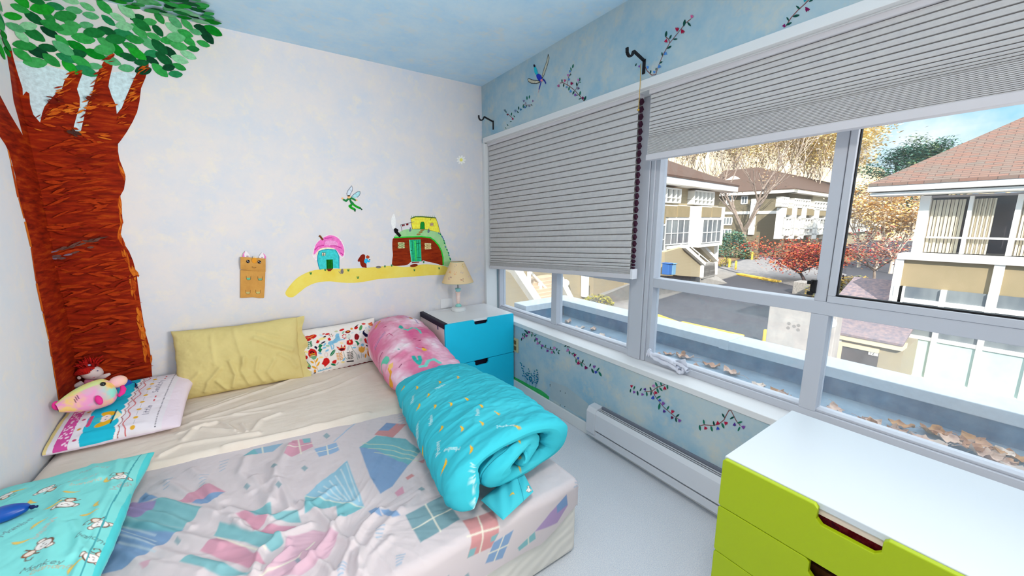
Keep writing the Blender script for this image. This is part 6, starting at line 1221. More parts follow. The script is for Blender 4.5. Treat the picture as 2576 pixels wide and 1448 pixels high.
slab('driveway', [(1810, 672), (1870, 690), (1965, 712), (2090, 740), (2130, 690), (1990, 655), (1900, 645)], 0.0, 0.015, mat('driveway_grey', (140, 136, 136), 0.95, c2=(122, 120, 122), scale=2))
slab('planting_bed', [(1806, 668), (1850, 655), (1900, 640), (1990, 650), (2110, 668), (2200, 640), (1950, 610), (1810, 618)], 0.0, 0.10, m_soil)
def curb(label, a, b, w_=.16, h=.13):
    A, B = at(*a, 2, GZS), at(*b, 2, GZS); o = MB().bar((A[0], A[1], GZS+h/2+.005), (B[0], B[1], GZS+h/2+.005), w_, h).build('painted_curb', m_yc, None, bevel=.02, origin=(A[0], A[1], GZS)); tag(o, label, 'curb')
curb('yellow painted curb along the road in front of the red maple', (1858, 691), (1958, 710), .5)
curb('yellow painted curb just beyond the ledge, left stretch', (1630, 790), (1705, 818), .30); curb('yellow painted curb just beyond the ledge, right stretch', (1712, 816), (1868, 852), .30)
def bollard(label, px, py, top, r=.09):
    A = at(px, py, 2, GZS); dpt = np.linalg.norm(A[:2]-EYE[:2]); h = (py-top)/FPX*dpt*.93; t = thing('bollard', label, 'bollard', (A[0], A[1], GZS), 'yellow bollards')
    MB().lathe([(r, 0), (r, h-.04), (r*.6, h), (0, h+.01)], (A[0], A[1], GZS), 14, cap=False).build('post', m_yc, t, smooth=True); MB().lathe([(r*1.6, 0), (r*1.6, .03), (r, .05)], (A[0], A[1], GZS), 14).build('foot', m_conc, t)
bollard('left one of the two yellow bollards standing together by the stair house', 1834, 673, 652); bollard('right one of the two yellow bollards standing together by the stair house', 1850, 679, 657); bollard('yellow bollard in front of the hedge left of the red maple', 1891, 654, 635); bollard('yellow bollard against the concrete wall', 1922, 866, 830, .07)

class Fac:
    """a facade plane: P0 = (x, y), d = direction to the right as seen, n towards the viewer"""
    def __init__(s, P0, d):
        s.P0 = np.array([P0[0], P0[1], 0.0]); s.d = np.array([d[0], d[1], 0.0]); s.d /= np.linalg.norm(s.d); s.n = np.array([-s.d[1], s.d[0], 0.0])
        if (EYE-s.P0) @ s.n < 0: s.n = -s.n
    def sz(s, px, py, dep=0.0):
        p = at_plane(px, py, s.P0+s.n*dep, s.n); return ((p-s.P0) @ s.d, p[2])
    def pt(s, a, z, dep=0.0): return s.P0+s.d*a+s.n*dep+np.array([0, 0, z])
    def sbox(s, mb, s0, z0, s1, z1, d0, d1, m=0): 
        return mb.prism([s.pt(s0, z0, d0), s.pt(s1, z0, d0), s.pt(s1, z1, d0), s.pt(s0, z1, d0)], s.n*(d1-d0), m)
    def box(s, mb, x0, y0, x1, y1, d0, d1, m=0):
        (a, z1), (b, z0) = s.sz(x0, y0, d1), s.sz(x1, y1, d1); return s.sbox(mb, a, z0, b, z1, d0, d1, m)
    def bar(s, mb, a, b, w_, h, dep, m=0):
        p, q = s.pt(*s.sz(*a, dep), dep), s.pt(*s.sz(*b, dep), dep); return mb.bar(p, q, w_, h, up=s.n, m=m)
m_sid = mat('siding_tan', (170, 156, 130), 0.85); m_sidg = mat('siding_olive', (172, 160, 136), 0.85); m_hw = mat('house_white', (232, 230, 226), 0.7); m_panel = mat('panel_beige', (150, 134, 106), 0.8, c2=(142, 128, 100), scale=2)
def lap(m, sc_=5.0):
    t = m.node_tree; N = t.nodes; tc = N.new('ShaderNodeTexCoord'); wv = N.new('ShaderNodeTexWave'); wv.wave_profile = 'SAW'; wv.bands_direction = 'Z'; wv.inputs['Scale'].default_value = sc_*.314
    t.links.new(tc.outputs['Object'], wv.inputs[0]); bp = N.new('ShaderNodeBump'); bp.inputs['Strength'].default_value = .8; bp.inputs['Distance'].default_value = .03; t.links.new(wv.outputs['Fac'], bp.inputs['Height']); t.links.new(bp.outputs[0], N['Principled BSDF'].inputs['Normal'])
lap(m_sid); lap(m_sidg)
m_hglass = mat('house_glass', (84, 92, 102), 0.15, spec=0.4, c2=(138, 144, 146), scale=1.2, stretch=(1, 1, .2)); m_roof = mat('shingles', (176, 128, 112), 0.9, c2=(148, 136, 130), c3=(196, 150, 130), scale=3.0, stretch=(1, 1, 6), detail=6, lo=.35, hi=.65, spec=.05)
m_roofb = mat('shingles_grey', (104, 84, 76), 0.9, c2=(88, 76, 70), scale=3, stretch=(1, 1, 6), spec=.05)
def hwin(F, par, x0, y0, x1, y1, nv, nh, dep=.06, name='window', fr=.07, glass=None):
    """house window: frame with bars, pane as sub-part"""
    (a, z1), (b, z0) = F.sz(x0, y0, dep), F.sz(x1, y1, dep); mb = MB(); 
    F.sbox(mb, a, z0, b, z0+fr, 0, dep); F.sbox(mb, a, z1-fr, b, z1, 0, dep); F.sbox(mb, a, z0, a+fr, z1, 0, dep); F.sbox(mb, b-fr, z0, b, z1, 0, dep)
    for i in range(1, nv): u = a+(b-a)*i/nv; F.sbox(mb, u-fr*.4, z0, u+fr*.4, z1, 0, dep)
    for h in nh: u = z0+(z1-z0)*h; F.sbox(mb, a, u-fr*.35, b, u+fr*.35, 0, dep)
    f = mb.build(name, m_hw, par); g_ = MB(); F.sbox(g_, a+fr*.5, z0+fr*.5, b-fr*.5, z1-fr*.5, dep*.2, dep*.5); g_.build('pane', glass or m_hglass, f); return f
# --- stair house on the left, one of a row along the road
FA = Fac((29.99, 13.25), (0.994, 0.109))
hA = thing('townhouse', 'white and tan townhouse with two glazed bays and an outside stair', 'house', tuple(FA.pt(0, GZS)))
sR = FA.sz(1800, 600)[0]; sL = FA.sz(1600, 600)[0]; ze = FA.sz(1814, 478, .9)[1]
mb = MB(); FA.sbox(mb, sL, GZS, sR, ze, -7.5, 0); mb.build('wall', m_sid, hA)
mb = MB(); FA.sbox(mb, sL-.2, ze, sR+.9, ze+.42, -.2, 1.0); mb.build('eave', m_hw, hA)
mb = MB(); mb.prism([FA.pt(sL-.2, ze+.40, 1.05), FA.pt(sR+1.0, ze+.40, 1.05), FA.pt(sR+1.0-4.5, ze+2.7, -3.6), FA.pt(sL-.2, ze+2.7, -3.6)], (0, 0, .12)); mb.prism([FA.pt(sR+1.0, ze+.40, 1.05), FA.pt(sR+1.0, ze+.40, -8.3), FA.pt(sR-3.5, ze+2.7, -3.6)], (0, 0, .1)); mb.build('roof', m_roofb, hA)
hwin(FA, hA, 1655, 468, 1713, 511, 5, (.35,), .5); hwin(FA, hA, 1749, 477, 1796, 517, 5, (.35,), .5)
for (x0, y0, x1, y1, wy0, wy1, nv) in ((1672, 514, 1736.5, 621, 551, 612, 4), (1766, 517.5, 1816, 616, 551, 608, 4), (1640, 516, 1676, 640, 566, 632, 3)):
    mb = MB(); FA.box(mb, x0, y0, x1, y1, 0, 1.2); bay = mb.build('bay', m_hw, hA)
    FB = Fac(FA.pt(0, 0, 1.2)[:2], FA.d[:2]); mb = MB(); w2_ = (x1-x0)/2
    for k in range(2): FB.box(mb, x0+2+k*w2_, y0+3, x0+w2_-2+k*w2_, wy0-5, 0, .05)
    mb.build('panel', m_panel, bay); hwin(FB, bay, x0+4, wy0, x1-4, wy1, nv, (.45,), .06, fr=.06)
hwin(FA, hA, 1735, 541, 1742, 566, 1, (), .05)
FS = Fac(FA.pt(0, 0, 2.4)[:2], FA.d[:2]); z_ = lambda px, py: FS.pt(*FS.sz(px, py))
stair = thing('outside_stair', 'outside stair with tan sided flank and white railing before the townhouse', 'stair', tuple(FS.pt(*FS.sz(1766, 694))))
mb = MB(); mb.prism([z_(1672, 634), z_(1719, 621), z_(1767, 664), z_(1765, 697), z_(1672, 690)], -FS.n*.25); mb.build('flank', m_sid, stair)
mb = MB(); FS.bar(mb, (1718, 619), (1768, 663), .2, .35, .05); FS.bar(mb, (1766, 663), (1764, 697), .2, .2, .05); mb.build('stringer', m_hw, stair)
mb = MB(); FS.bar(mb, (1732, 616), (1788, 662), .07, .07, -1.4); 
for a, b in (((1732, 616), (1732, 632)), ((1759, 638), (1758, 655)), ((1788, 662), (1786, 688))): FS.bar(mb, a, b, .06, .06, -1.4)
mb.build('railing', m_hw, stair)
mb = MB(); FS.bar(mb, (1758, 610), (1802, 655), .2, .35, -1.9); mb.build('stringer', m_hw, stair); mb = MB(); FS.bar(mb, (1803, 612), (1799, 690), .25, .25, -1.9); mb.build('post', m_hw, stair)
mb = MB()
for k in range(7): FS.box(mb, 1768+k*.5, 690-k*4.2, 1798, 694-k*4.2, -1.9-k*.1, -.2)
mb.build('steps', m_conc, stair)
# --- entrance of the next house of the row, seen under the closed blind
hE = thing('stair_entrance', 'sunlit tan stair entrance with white stringers seen under the closed blind', 'entrance', tuple(FA.pt(FA.sz(1450, 740)[0], GZS)))
FE = Fac(FA.pt(0, 0, -.5)[:2], FA.d[:2]); ze_ = lambda px, py, dd=0: FE.pt(*FE.sz(px, py, dd), dd)
mb = MB(); FE.box(mb, 1180, 560, 1472, 790, -1, 0); FE.box(mb, 1497, 600, 1640, 738, -1.2, -.2); FE.box(mb, 1470, 560, 1500, 740, -3, -2); mb.build('wall', m_sid, hE)
mb = MB(); mb.prism([ze_(1180, 640, 2.2), ze_(1293, 690, 2.2), ze_(1345, 775, 2.2), ze_(1180, 790, 2.2)], -FE.n*.2); mb.build('flank', m_sidg, hE)
mb = MB(); FE.bar(mb, (1286, 668), (1358, 775), .3, .55, 2.3); mb.build('stringer', m_hw, hE); mb = MB(); FE.bar(mb, (1404, 700), (1440, 770), .3, .5, .3); mb.build('stringer', m_hw, hE)
mb = MB(); FE.bar(mb, (1336, 686), (1392, 745), .10, .10, 1.2); FE.bar(mb, (1331, 660), (1331, 720), .12, .12, 1.2); FE.bar(mb, (1359, 708), (1359, 760), .12, .12, 1.2); FE.bar(mb, (1325, 676), (1340, 690), .10, .10, 1.2); mb.build('railing', m_hw, hE); mb = MB(); FE.bar(mb, (1472, 690), (1471, 745), .3, .3, .2); mb.build('corner_post', m_hw, hE)
mb = MB()
for k in range(8): FE.box(mb, 1316+k*5, 706+k*9, 1404, 718+k*9, .2, .9+k*.16)
mb.build('steps', mat('steps_tan', (196, 176, 152), 0.9), hE)
lg = thing('globe_wall_lamp', 'white globe wall lamp on the tan entrance wall', 'lamp', tuple(ze_(1423, 712, .25))); MB().ball(ze_(1423, 712, .25), .20, 16).build('globe', m_hw, lg, smooth=True); MB().bar(ze_(1423, 712, 0), ze_(1423, 712, .25), .12, .12).build('arm', m_hw, lg)
fw_ = [at(1470, 752, 2, GZS+.07)]+[FS.pt(*FS.sz(a, b, -.3), -.3) for a, b in ((1640, 692), (1766, 696), (1800, 692))]; ng = [at(a, b, 2, GZS+.02) for a, b in ((1830, 712), (1740, 726), (1650, 745), (1440, 775))]
struct(MB().add(fw_+ng, [(0, 1, 6, 7), (1, 2, 5, 6), (2, 3, 4, 5)]).build('forecourt', m_conc))
for px_, c_, lab in ((1677, (56, 98, 160), 'bright blue'), (1687, (110, 150, 180), 'grey blue')):
    p = FS.pt(*FS.sz(px_, 690, .35), .35); GB = p[2]; t = thing('wheelie_bin', lab+' wheelie bin by the stair flank of the townhouse', 'bin', (p[0], p[1], GB))
    mb = MB(); mb.prism([(p[0]-.16, p[1]-.2, GB), (p[0]+.16, p[1]-.2, GB), (p[0]+.16, p[1]+.2, GB), (p[0]-.16, p[1]+.2, GB)], (0, 0, .58)); mb.build('bin_body', mat('bin_'+lab, c_, .5), t, bevel=.03); MB().box((p[0]-.19, p[1]-.24, GB+.58), (p[0]+.19, p[1]+.24, GB+.63)).build('lid', mat('bin_'+lab, c_, .5), t, bevel=.02)
# --- corner house farther back
CB = (54.8, 17.7); F1 = Fac(CB, (0.06, -1.0)); F2 = Fac(CB, (1.0, 0.06))
hB = thing('apartment_building', 'grey tan apartment building with hipped roof behind the bare street tree', 'building', (CB[0], CB[1], GZS))
zb = F1.sz(1965, 486)[1]; sl = F1.sz(1780, 560)[0]
mb = MB(); F1.sbox(mb, sl, GZS, 0, zb, -10, 0); F2.sbox(mb, .0, GZS, 62, zb, -9.9, 0); mb.build('wall', m_sidg, hB)
mb = MB(); F1.sbox(mb, sl-1, zb, .8, zb+.4, -.5, .8); F2.sbox(mb, -.8, zb, 62, zb+.4, -.5, .8); mb.build('eave', m_hw, hB)
mb = MB(); A_, B_, C_, D_ = F1.pt(sl-1, zb+.4, .85), F1.pt(.85, zb+.4, .85), F2.pt(62, zb+.4, .85), F2.pt(62, zb+4.2, -6); rp = F2.pt(6.5, zb+4.2, -6.2); rq = F1.pt(sl-1, zb+4.2, -6.2)
mb.prism([A_, B_, rp, rq], (0, 0, .12)); mb.prism([B_, C_, D_, rp], (0, 0, .12)); mb.build('roof', m_roofb, hB)
mb = MB(); q_ = [F1.pt(*F1.sz(a, b, -3.5), -3.5) for a, b in ((1829, 453), (1849, 442), (1869, 452))]; mb.prism(q_, F1.n*.5); mb.build('gable', m_hw, hB)
for x0, y0, x1, y1, nv in ((1827, 494, 1845, 515, 3), (1865, 492, 1880, 513, 2), (1812, 546, 1841, 566, 4), (1815, 575, 1838, 600, 3)): hwin(F1, hB, x0, y0, x1, y1, nv, (), .1, fr=.14)
for x0, y0, x1, y1, nv in ((1968, 494, 1984, 521, 4), (1999, 498, 2018, 523, 4), (2021, 500, 2038, 524, 3), (2050, 505, 2082, 530, 5), (1972, 546, 1994, 592, 4), (2010, 548, 2049, 590, 6), (2056, 548, 2084, 588, 4), (2110, 515, 2150, 535, 5), (2170, 520, 2215, 540, 5), (2150, 545, 2200, 580, 5)): hwin(F2, hB, x0, y0, x1, y1, nv, (.4,), .6, fr=.2)
mb = MB(); F1.box(mb, 1800, 533, 1962, 537, 0, .1); 
for x in (1970, 1996, 2020, 2052, 2084): F2.box(mb, x-.8, 522, x+.8, 600, 0, .6)
mb.build('trim', m_hw, hB); mb = MB(); F2.box(mb, 1968, 522, 2240, 546, 0, .55); mb.build('bay_panel', m_panel, hB); mb = MB(); F1.box(mb, 1890, 500, 1895, 590, 0, .3); mb.build('downpipe', m_hw, hB)
# --- big shingled house close on the right
FD = Fac((11.7, 0.0), (0.0, -1.0))
hD = thing('shingled_house', 'large white and tan house close by with a reddish shingle roof', 'house', (11.7, -1.0, GZS))
dz = lambda px, py, dp=0: FD.sz(px, py, dp)
sW = dz(2306, 560)[0]; zE = dz(2400, 487, .55)[1]
mb = MB(); FD.sbox(mb, sW, GZS, 5.5, zE, -9, -.5); FD.sbox(mb, sW, GZS, sW+.16, zE, -.5, 0); FD.sbox(mb, sW, zE-.05, 5.5, zE, -.5, 0); mb.build('wall', mat('house_grey_wall', (150, 146, 150), .85), hD)
sE = dz(2186, 485, .6)[0]
mb = MB(); FD.sbox(mb, sE, zE+.02, 6, zE+.10, -.3, .52); FD.sbox(mb, sE-.04, zE+.12, 6, zE+.26, -.3, .62); mb.build('gutter', m_hw, hD, bevel=.02)
mb = MB(); mb.prism([FD.pt(sE-.02, zE+.25, .64), FD.pt(6, zE+.25, .64), FD.pt(6, zE+3.4, -4.2), FD.pt(sE+4.3, zE+3.4, -4.2)], (0, 0, .06)); mb.prism([FD.pt(sE-.02, zE+.25, .64), FD.pt(sE+4.3, zE+3.4, -4.2), FD.pt(sE-.02, zE+.25, -9)], (0, 0, .05)); mb.build('roof', m_roof, hD)
def shingle(m):
    t = m.node_tree; N = t.nodes; tc = N.new('ShaderNodeTexCoord'); mp = N.new('ShaderNodeMapping'); mp.inputs['Rotation'].default_value = (0, 0, R(90)); t.links.new(tc.outputs['Object'], mp.inputs[0]); br = N.new('ShaderNodeTexBrick'); br.inputs['Scale'].default_value = 1.0; br.inputs['Brick Width'].default_value = .26; br.inputs['Row Height'].default_value = .07; br.inputs['Mortar Size'].default_value = .006; br.inputs['Bias'].default_value = -.1
    br.inputs['Color1'].default_value = rgba((128, 98, 88)); br.inputs['Color2'].default_value = rgba((112, 104, 98)); br.inputs['Mortar'].default_value = rgba((84, 70, 66)); t.links.new(mp.outputs[0], br.inputs[0]); t.links.new(br.outputs[0], N['Principled BSDF'].inputs['Base Color'])
shingle(m_roof)
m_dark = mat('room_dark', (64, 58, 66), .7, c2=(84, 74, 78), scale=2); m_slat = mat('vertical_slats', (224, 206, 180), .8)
(zs1, zs0) = dz(2400, 638, .1)[1], dz(2330, 503)[1]
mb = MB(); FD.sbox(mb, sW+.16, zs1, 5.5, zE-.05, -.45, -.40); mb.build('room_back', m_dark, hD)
for (x0, x1, lo, hi, hf) in ((2337, 2443, 0, .9, 1.0), (2450, 2560, .0, .55, 1.0), (2572, 2660, 0, 1, 1.0)):
    a, b = dz(x0, 500)[0], dz(x1, 500)[0]; mb = MB(); n_ = 10
    for k in range(n_):
        u = a+(b-a)*(lo+(hi-lo)*k/n_); FD.sbox(mb, u, zs1, u+(b-a)*(hi-lo)/n_*.8, zE-.1, -.17+.03*(k % 2), -.14+.03*(k % 2))
    mb.build('slat_blind', m_slat, hD)
mb = MB()
for x0, x1 in ((2320, 2337), (2440, 2451), (2560, 2576), (2662, 2676)): a, b = dz(x0+0, 500)[0], dz(x1, 500)[0]; FD.sbox(mb, a, zs1, b, zE-.04, -.12, .03)
zr = dz(2370, 597)[1]; FD.sbox(mb, dz(2330, 597)[0], zr-.02, 5.5, zr+.02, -.1, .02); f_ = mb.build('window_bars', m_hw, hD); mb = MB(); FD.sbox(mb, sW+.2, zs1, 5.5, zE-.06, -.08, -.06); mb.build('pane', m_glass, f_)
mb = MB(); FD.sbox(mb, sW, GZS, sW+.17, zE, -.3, .05); mb.build('corner_board', m_hw, hD)
zt, zb_ = dz(2260, 637, .75)[1], dz(2260, 652, .75)[1]; sB = dz(2257, 640, .75)[0]
bal = thing('balcony_front', 'tan panelled balcony front with white rails on the shingled house', 'balcony', tuple(FD.pt(sB, zt-1, .6)))
mb = MB(); FD.sbox(mb, sB, zb_, 5.5, zt, -.0, .75); mb.build('sill_band', m_hw, bal, bevel=.02)
zp = dz(2253, 748, .7)[1]; mb = MB(); FD.sbox(mb, sB+.08, zp, 5.5, zb_, .2, .62); mb.build('panel', m_panel, bal)
mb = MB(); pw = dz(2508, 700, .72)[0]
for u in (sB+.05, pw, pw*2-sB): FD.sbox(mb, u-.07, zp-.4, u+.07, zb_, .15, .70)
FD.sbox(mb, sB, zp-.08, 5.5, zp+.02, .15, .72); mb.build('frame', m_hw, bal)
FG = Fac((11.0, 0.0), (0.0, -1.0)); gz = lambda px, py: FG.sz(px, py)
gl = thing('glazed_porch', 'white framed porch with pale green frosted panes under the balcony', 'porch', tuple(FG.pt(gz(2230, 900)[0], GZS)))
zA, zB2, zC = gz(2232, 927)[1], gz(2258, 843)[1], gz(2245, 818)[1]; u0 = gz(2222, 900)[0]; u1 = gz(2258, 843)[0]-.02; u2 = gz(2357, 858)[0]; pwid = u2-u1
m_fro = mat('frosted_green', (196, 222, 212), .35, spec=.4, c2=(186, 214, 206), scale=1)
mb = MB(); FG.sbox(mb, u0-.02, zA-.2, u0+.12, zB2+1.2, -.2, .03); FG.sbox(mb, u0, GZS, 5.5, zA, -.2, .02); FG.sbox(mb, u0, zB2, 5.5, zB2+.08, -.1, .02)
for k in range(5): FG.sbox(mb, u1-.09+k*pwid, zA, u1+k*pwid, zB2+1.2, -.1, .03)
fr_ = mb.build('frame', m_hw, gl)
for k in range(4):
    mb = MB(); FG.sbox(mb, u1+k*pwid, zA, u1+pwid-.09+k*pwid, zB2, -.05, -.02); mb.build('frosted_pane', m_fro, gl); mb = MB(); FG.sbox(mb, u1+k*pwid, zB2+.08, u1+pwid-.09+k*pwid, zB2+1.2, -.05, -.03); mb.build('clear_pane', m_hglass, gl)
# --- concrete wall, small garage, lamp globe
FC = Fac((8.5, 0.0), (0.0, -1.0)); cz = lambda px, py: FC.sz(px, py); m_cc = mat('concrete', (190, 182, 178), .95, c2=(164, 158, 156), scale=2.5, detail=8, spec=.05)
a0, z0_ = cz(1936, 765); a1 = cz(2100, 840)[0]
cw = thing('concrete_wall', 'grey cast concrete wall with round tie holes beyond the ledge', 'wall', tuple(FC.pt(a0, GZS)))
mb = MB(); FC.sbox(mb, a0, GZS, a1, z0_, -.4, 0); mb.build('slab', m_cc, cw, bevel=.02); mb = MB(); m_hole = mat('tie_hole', (140, 134, 132), .9)
for a, b in ((1985, 813), (1983, 824), (1998, 820), (2009, 818), (2008, 829)):
    u, v = cz(a, b); mb.prism([FC.pt(u+.035*math.cos(k*.5236), v+.035*math.sin(k*.5236), .001) for k in range(12)], FC.n*.006)
mb.build('tie_holes', m_hole, cw)
FR = Fac((9.6, 0.0), (0.0, -1.0)); rz = lambda px, py: FR.sz(px, py)
ga = thing('garage', 'low garage with dark door and number 12 plate beyond the ledge', 'garage', tuple(FR.pt(rz(2150, 880)[0], GZS)))
g0, zf1 = rz(2080, 832); g1, zf0 = rz(2226, 866)[0], rz(2080, 843)[1]
mb = MB(); FR.sbox(mb, g0-.3, zf0, g1+.3, zf1, -.3, .12); mb.build('fascia', mat('fascia_cream', (222, 206, 176), .8), ga)
mb = MB(); FR.sbox(mb, g0-.3, GZS, g1+.3, zf0, -2.5, 0); mb.build('wall', m_sidg, ga)
mb = MB(); mb.prism([FR.pt(g0-.3, zf1, .14), FR.pt(g1+.3, zf1, .14), FR.pt(g1+.3, zf1+1.0, -2.8), FR.pt(g0-.3, zf1+1.0, -2.8)], (0, 0, .05)); mb.build('roof', mat('roof_dark', (110, 104, 116), .9, c2=(150, 130, 130), scale=12, stretch=(1, 1, 1)), ga)
d0_, zd = rz(2121, 868); d1_ = rz(2213, 880)[0]; mb = MB(); FR.sbox(mb, d0_, GZS, d1_, zd, 0, .04); mb.build('door', mat('door_dark', (92, 84, 84), .7, c2=(76, 70, 70), scale=4), ga); mb = MB(); FR.sbox(mb, d0_-.09, GZS, d0_, zd+.09, 0, .07); FR.sbox(mb, d0_, zd, d1_, zd+.09, 0, .07); mb.build('door_frame', mat('fascia_cream', (222, 206, 176), .8), ga)
u, v = rz(2203, 888); mb = MB(); FR.sbox(mb, u-.11, v-.05, u+.05, v+.05, .04, .055); pl = mb.build('number_plate', m_hw, ga, label='white plate with the number 12'); mb = MB()
for ch, ox_ in (('1', -.085), ('2', -.045)):
    for L in FONT[ch]:
        for (xa, ya), (xb, yb) in zip(L[:-1], L[1:]): mb.bar(FR.pt(u+ox_+xa*.06, v-.032+ya*.065, .057), FR.pt(u+ox_+xb*.06, v-.032+yb*.065, .057), .008, .004, up=FR.n)
mb.build('number', mat('number_black', (40, 36, 40), .7), pl)
u, v = rz(2106, 856); mb = MB(); FR.sbox(mb, u-.09, v-.09, u+.09, v+.09, 0, .05); vt = mb.build('vent', m_hw, ga, bevel=.01); mb = MB(); mb.prism([FR.pt(u+.045*math.cos(k*.5236), v+.045*math.sin(k*.5236), .051) for k in range(12)], FR.n*.004); mb.build('vent_fan', mat('vent_grey', (130, 124, 124), .8), vt)
gp = at(2088, 812, 0, 8.2); gt = thing('globe_lamp', 'white globe lamp on a post beside the garage roof', 'lamp', (gp[0], gp[1], GZS)); MB().ball(gp, .115, 20).build('globe', mat('globe_white', (240, 240, 244), .3), gt, smooth=True); MB().tube([(gp[0], gp[1], GZS), (gp[0], gp[1], gp[2]-.1)], .03, 8).build('post', m_hw, gt, smooth=True)
bp_ = at(2030, 740, 2, GZS); tag(MB().box((bp_[0]-.5, bp_[1]-.6, GZS), (bp_[0]+.5, bp_[1]+.6, GZS+.75)).build('stone_block', mat('granite', (160, 154, 150), .9, c2=(120, 116, 114), scale=14), None, bevel=.03, origin=(bp_[0], bp_[1], GZS)), 'speckled grey stone block at the foot of the red maple', 'block')

# ------------------------------------------------------------------ outside: trees and shrubs
def branches(mb, p, d, L, r, lev, rng, tips, spread, up=.25, kids=(3, 5), twig=.004):
    n = 4; pts = [p]; q = p.copy(); dd = d.copy()
    for i in range(n):
        dd = dd+np.array([rng.uniform(-.16, .16), rng.uniform(-.16, .16), up*.12]); dd /= np.linalg.norm(dd); q = q+dd*L/n; pts.append(q.copy())
    mb.tube(pts, [max(twig, r*(1-.55*i/n)) for i in range(n+1)], 6 if lev > 1 else (4 if lev else 3), cap=False)
    if lev == 0: tips.append((q.copy(), dd.copy())); return
    for k in range(rng.randint(*kids)):
        i = rng.randint(1 if lev < 3 else 2, n); a = rng.uniform(0, 6.28); s_ = np.array([math.cos(a), math.sin(a), rng.uniform(-.1, .5)]); nd = dd*(1-spread)+s_*spread; nd[2] += up*.4; nd /= np.linalg.norm(nd)
        branches(mb, pts[i], nd, L*rng.uniform(.55, .8), r*.5, lev-1, rng, tips, spread, up, kids, twig)
def tree(label, base, h, seed, wood, leaf=None, nleaf=0, lsize=.12, spread=.55, lev=3, r=.16, up=.3, group=None, name='tree', trunk=.35, kids=(3, 5), blob=.5, lean=(0, 0), twig=.006, cat='tree'):
    rng = random.Random(seed); t = thing(name, label, cat, tuple(base), group); mb = MB(); tips = []
    b = np.array(base, float); top = b+np.array([lean[0], lean[1], h*trunk]); mb.tube([b-np.array([0, 0, .2]), (b+top)/2+np.array([rng.uniform(-.05, .05), rng.uniform(-.05, .05), 0])*h*.2, top], [r*1.2, r, r*.8], 8, cap=False)
    for k in range(rng.randint(4, 6)):
        a = k*1.3+rng.uniform(-.4, .4); d = np.array([math.cos(a)*spread, math.sin(a)*spread, 1-spread*.5]); d /= np.linalg.norm(d); branches(mb, top-np.array([0, 0, h*trunk*.15*rng.random()]), d, h*(1-trunk)*.5, r*.6, lev-1, rng, tips, spread, up, kids, twig)
    mb.build('trunk', wood, t)
    if nleaf:
        V = []; F = []; cs_ = []; n_ = 0
        for k in range(nleaf):
            q, d = tips[rng.randrange(len(tips))]; c_ = q+np.array([rng.gauss(0, blob), rng.gauss(0, blob), rng.gauss(0, blob*.55)]); a, e = rng.uniform(0, 6.28), rng.uniform(-.7, .7); s_ = lsize*rng.uniform(.6, 1.3)
            x_ = np.array([math.cos(a), math.sin(a), e])*s_; y_ = np.array([-math.sin(a), math.cos(a), rng.uniform(-.6, .6)])*s_*.6; V += [c_-x_, c_+y_, c_+x_, c_-y_]; F.append((n_, n_+1, n_+2, n_+3)); n_ += 4; cs_.append(rng.randrange(len(leaf)))
        m = MB(); m.v = [tuple(v) for v in V]; m.f = [list(f) for f in F]; m.m = cs_; m.m[0] = len(leaf)-1 if len(leaf) > 1 else 0; m.build('foliage', leaf, t)
    return t
m_wood = mat('tree_wood', (120, 104, 96), .9, c2=(150, 136, 126), scale=4); m_woodp = mat('tree_wood_pale', (206, 190, 174), .9); m_woodd = mat('tree_wood_dark', (76, 60, 60), .9)
def lm(c): return mat('leaf_%d_%d_%d' % c, c, .8, spec=.1)
RL = [lm((140, 40, 46)), lm((172, 66, 46)), lm((184, 90, 54)), lm((122, 34, 52)), lm((200, 130, 84))]
GL = [lm((240, 220, 166)), lm((236, 208, 144)), lm((242, 228, 188)), lm((224, 208, 150))]
EG = [lm((84, 130, 116)), lm((100, 146, 124)), lm((68, 112, 102)), lm((140, 160, 116))]
YG = [lm((170, 160, 60)), lm((190, 176, 80)), lm((140, 140, 60))]
mp = at(2030, 712, 2, GZS); tree('red autumn maple with orange and crimson leaves beside the road', mp, 5.2, 5, m_woodd, RL, 8000, .075, spread=.84, lev=3, r=.10, up=-.05, trunk=.14, blob=.42, lean=(0, .5), name='maple_tree', twig=.008)
mp2 = at(2190, 735, 2, GZS); tree('smaller dark red maple seen behind the sliding sash glass', (mp2[0]+3, mp2[1]+.6, GZS), 4.6, 15, m_wood, RL[:1]+[lm((170, 100, 90)), lm((190, 140, 110))], 1200, .08, spread=.7, lev=3, r=.08, up=.15, trunk=.25, blob=.4, name='maple_tree', twig=.008)
bt = at(1866, 626, 0, 46); tree('tall bare street tree with forked pale trunk before the grey apartment building', bt, 12.5, 9, m_wood, [lm((222, 176, 130))], 260, .12, spread=.52, lev=4, r=.34, up=.42, trunk=.16, kids=(2, 4), name='bare_tree', twig=.016)
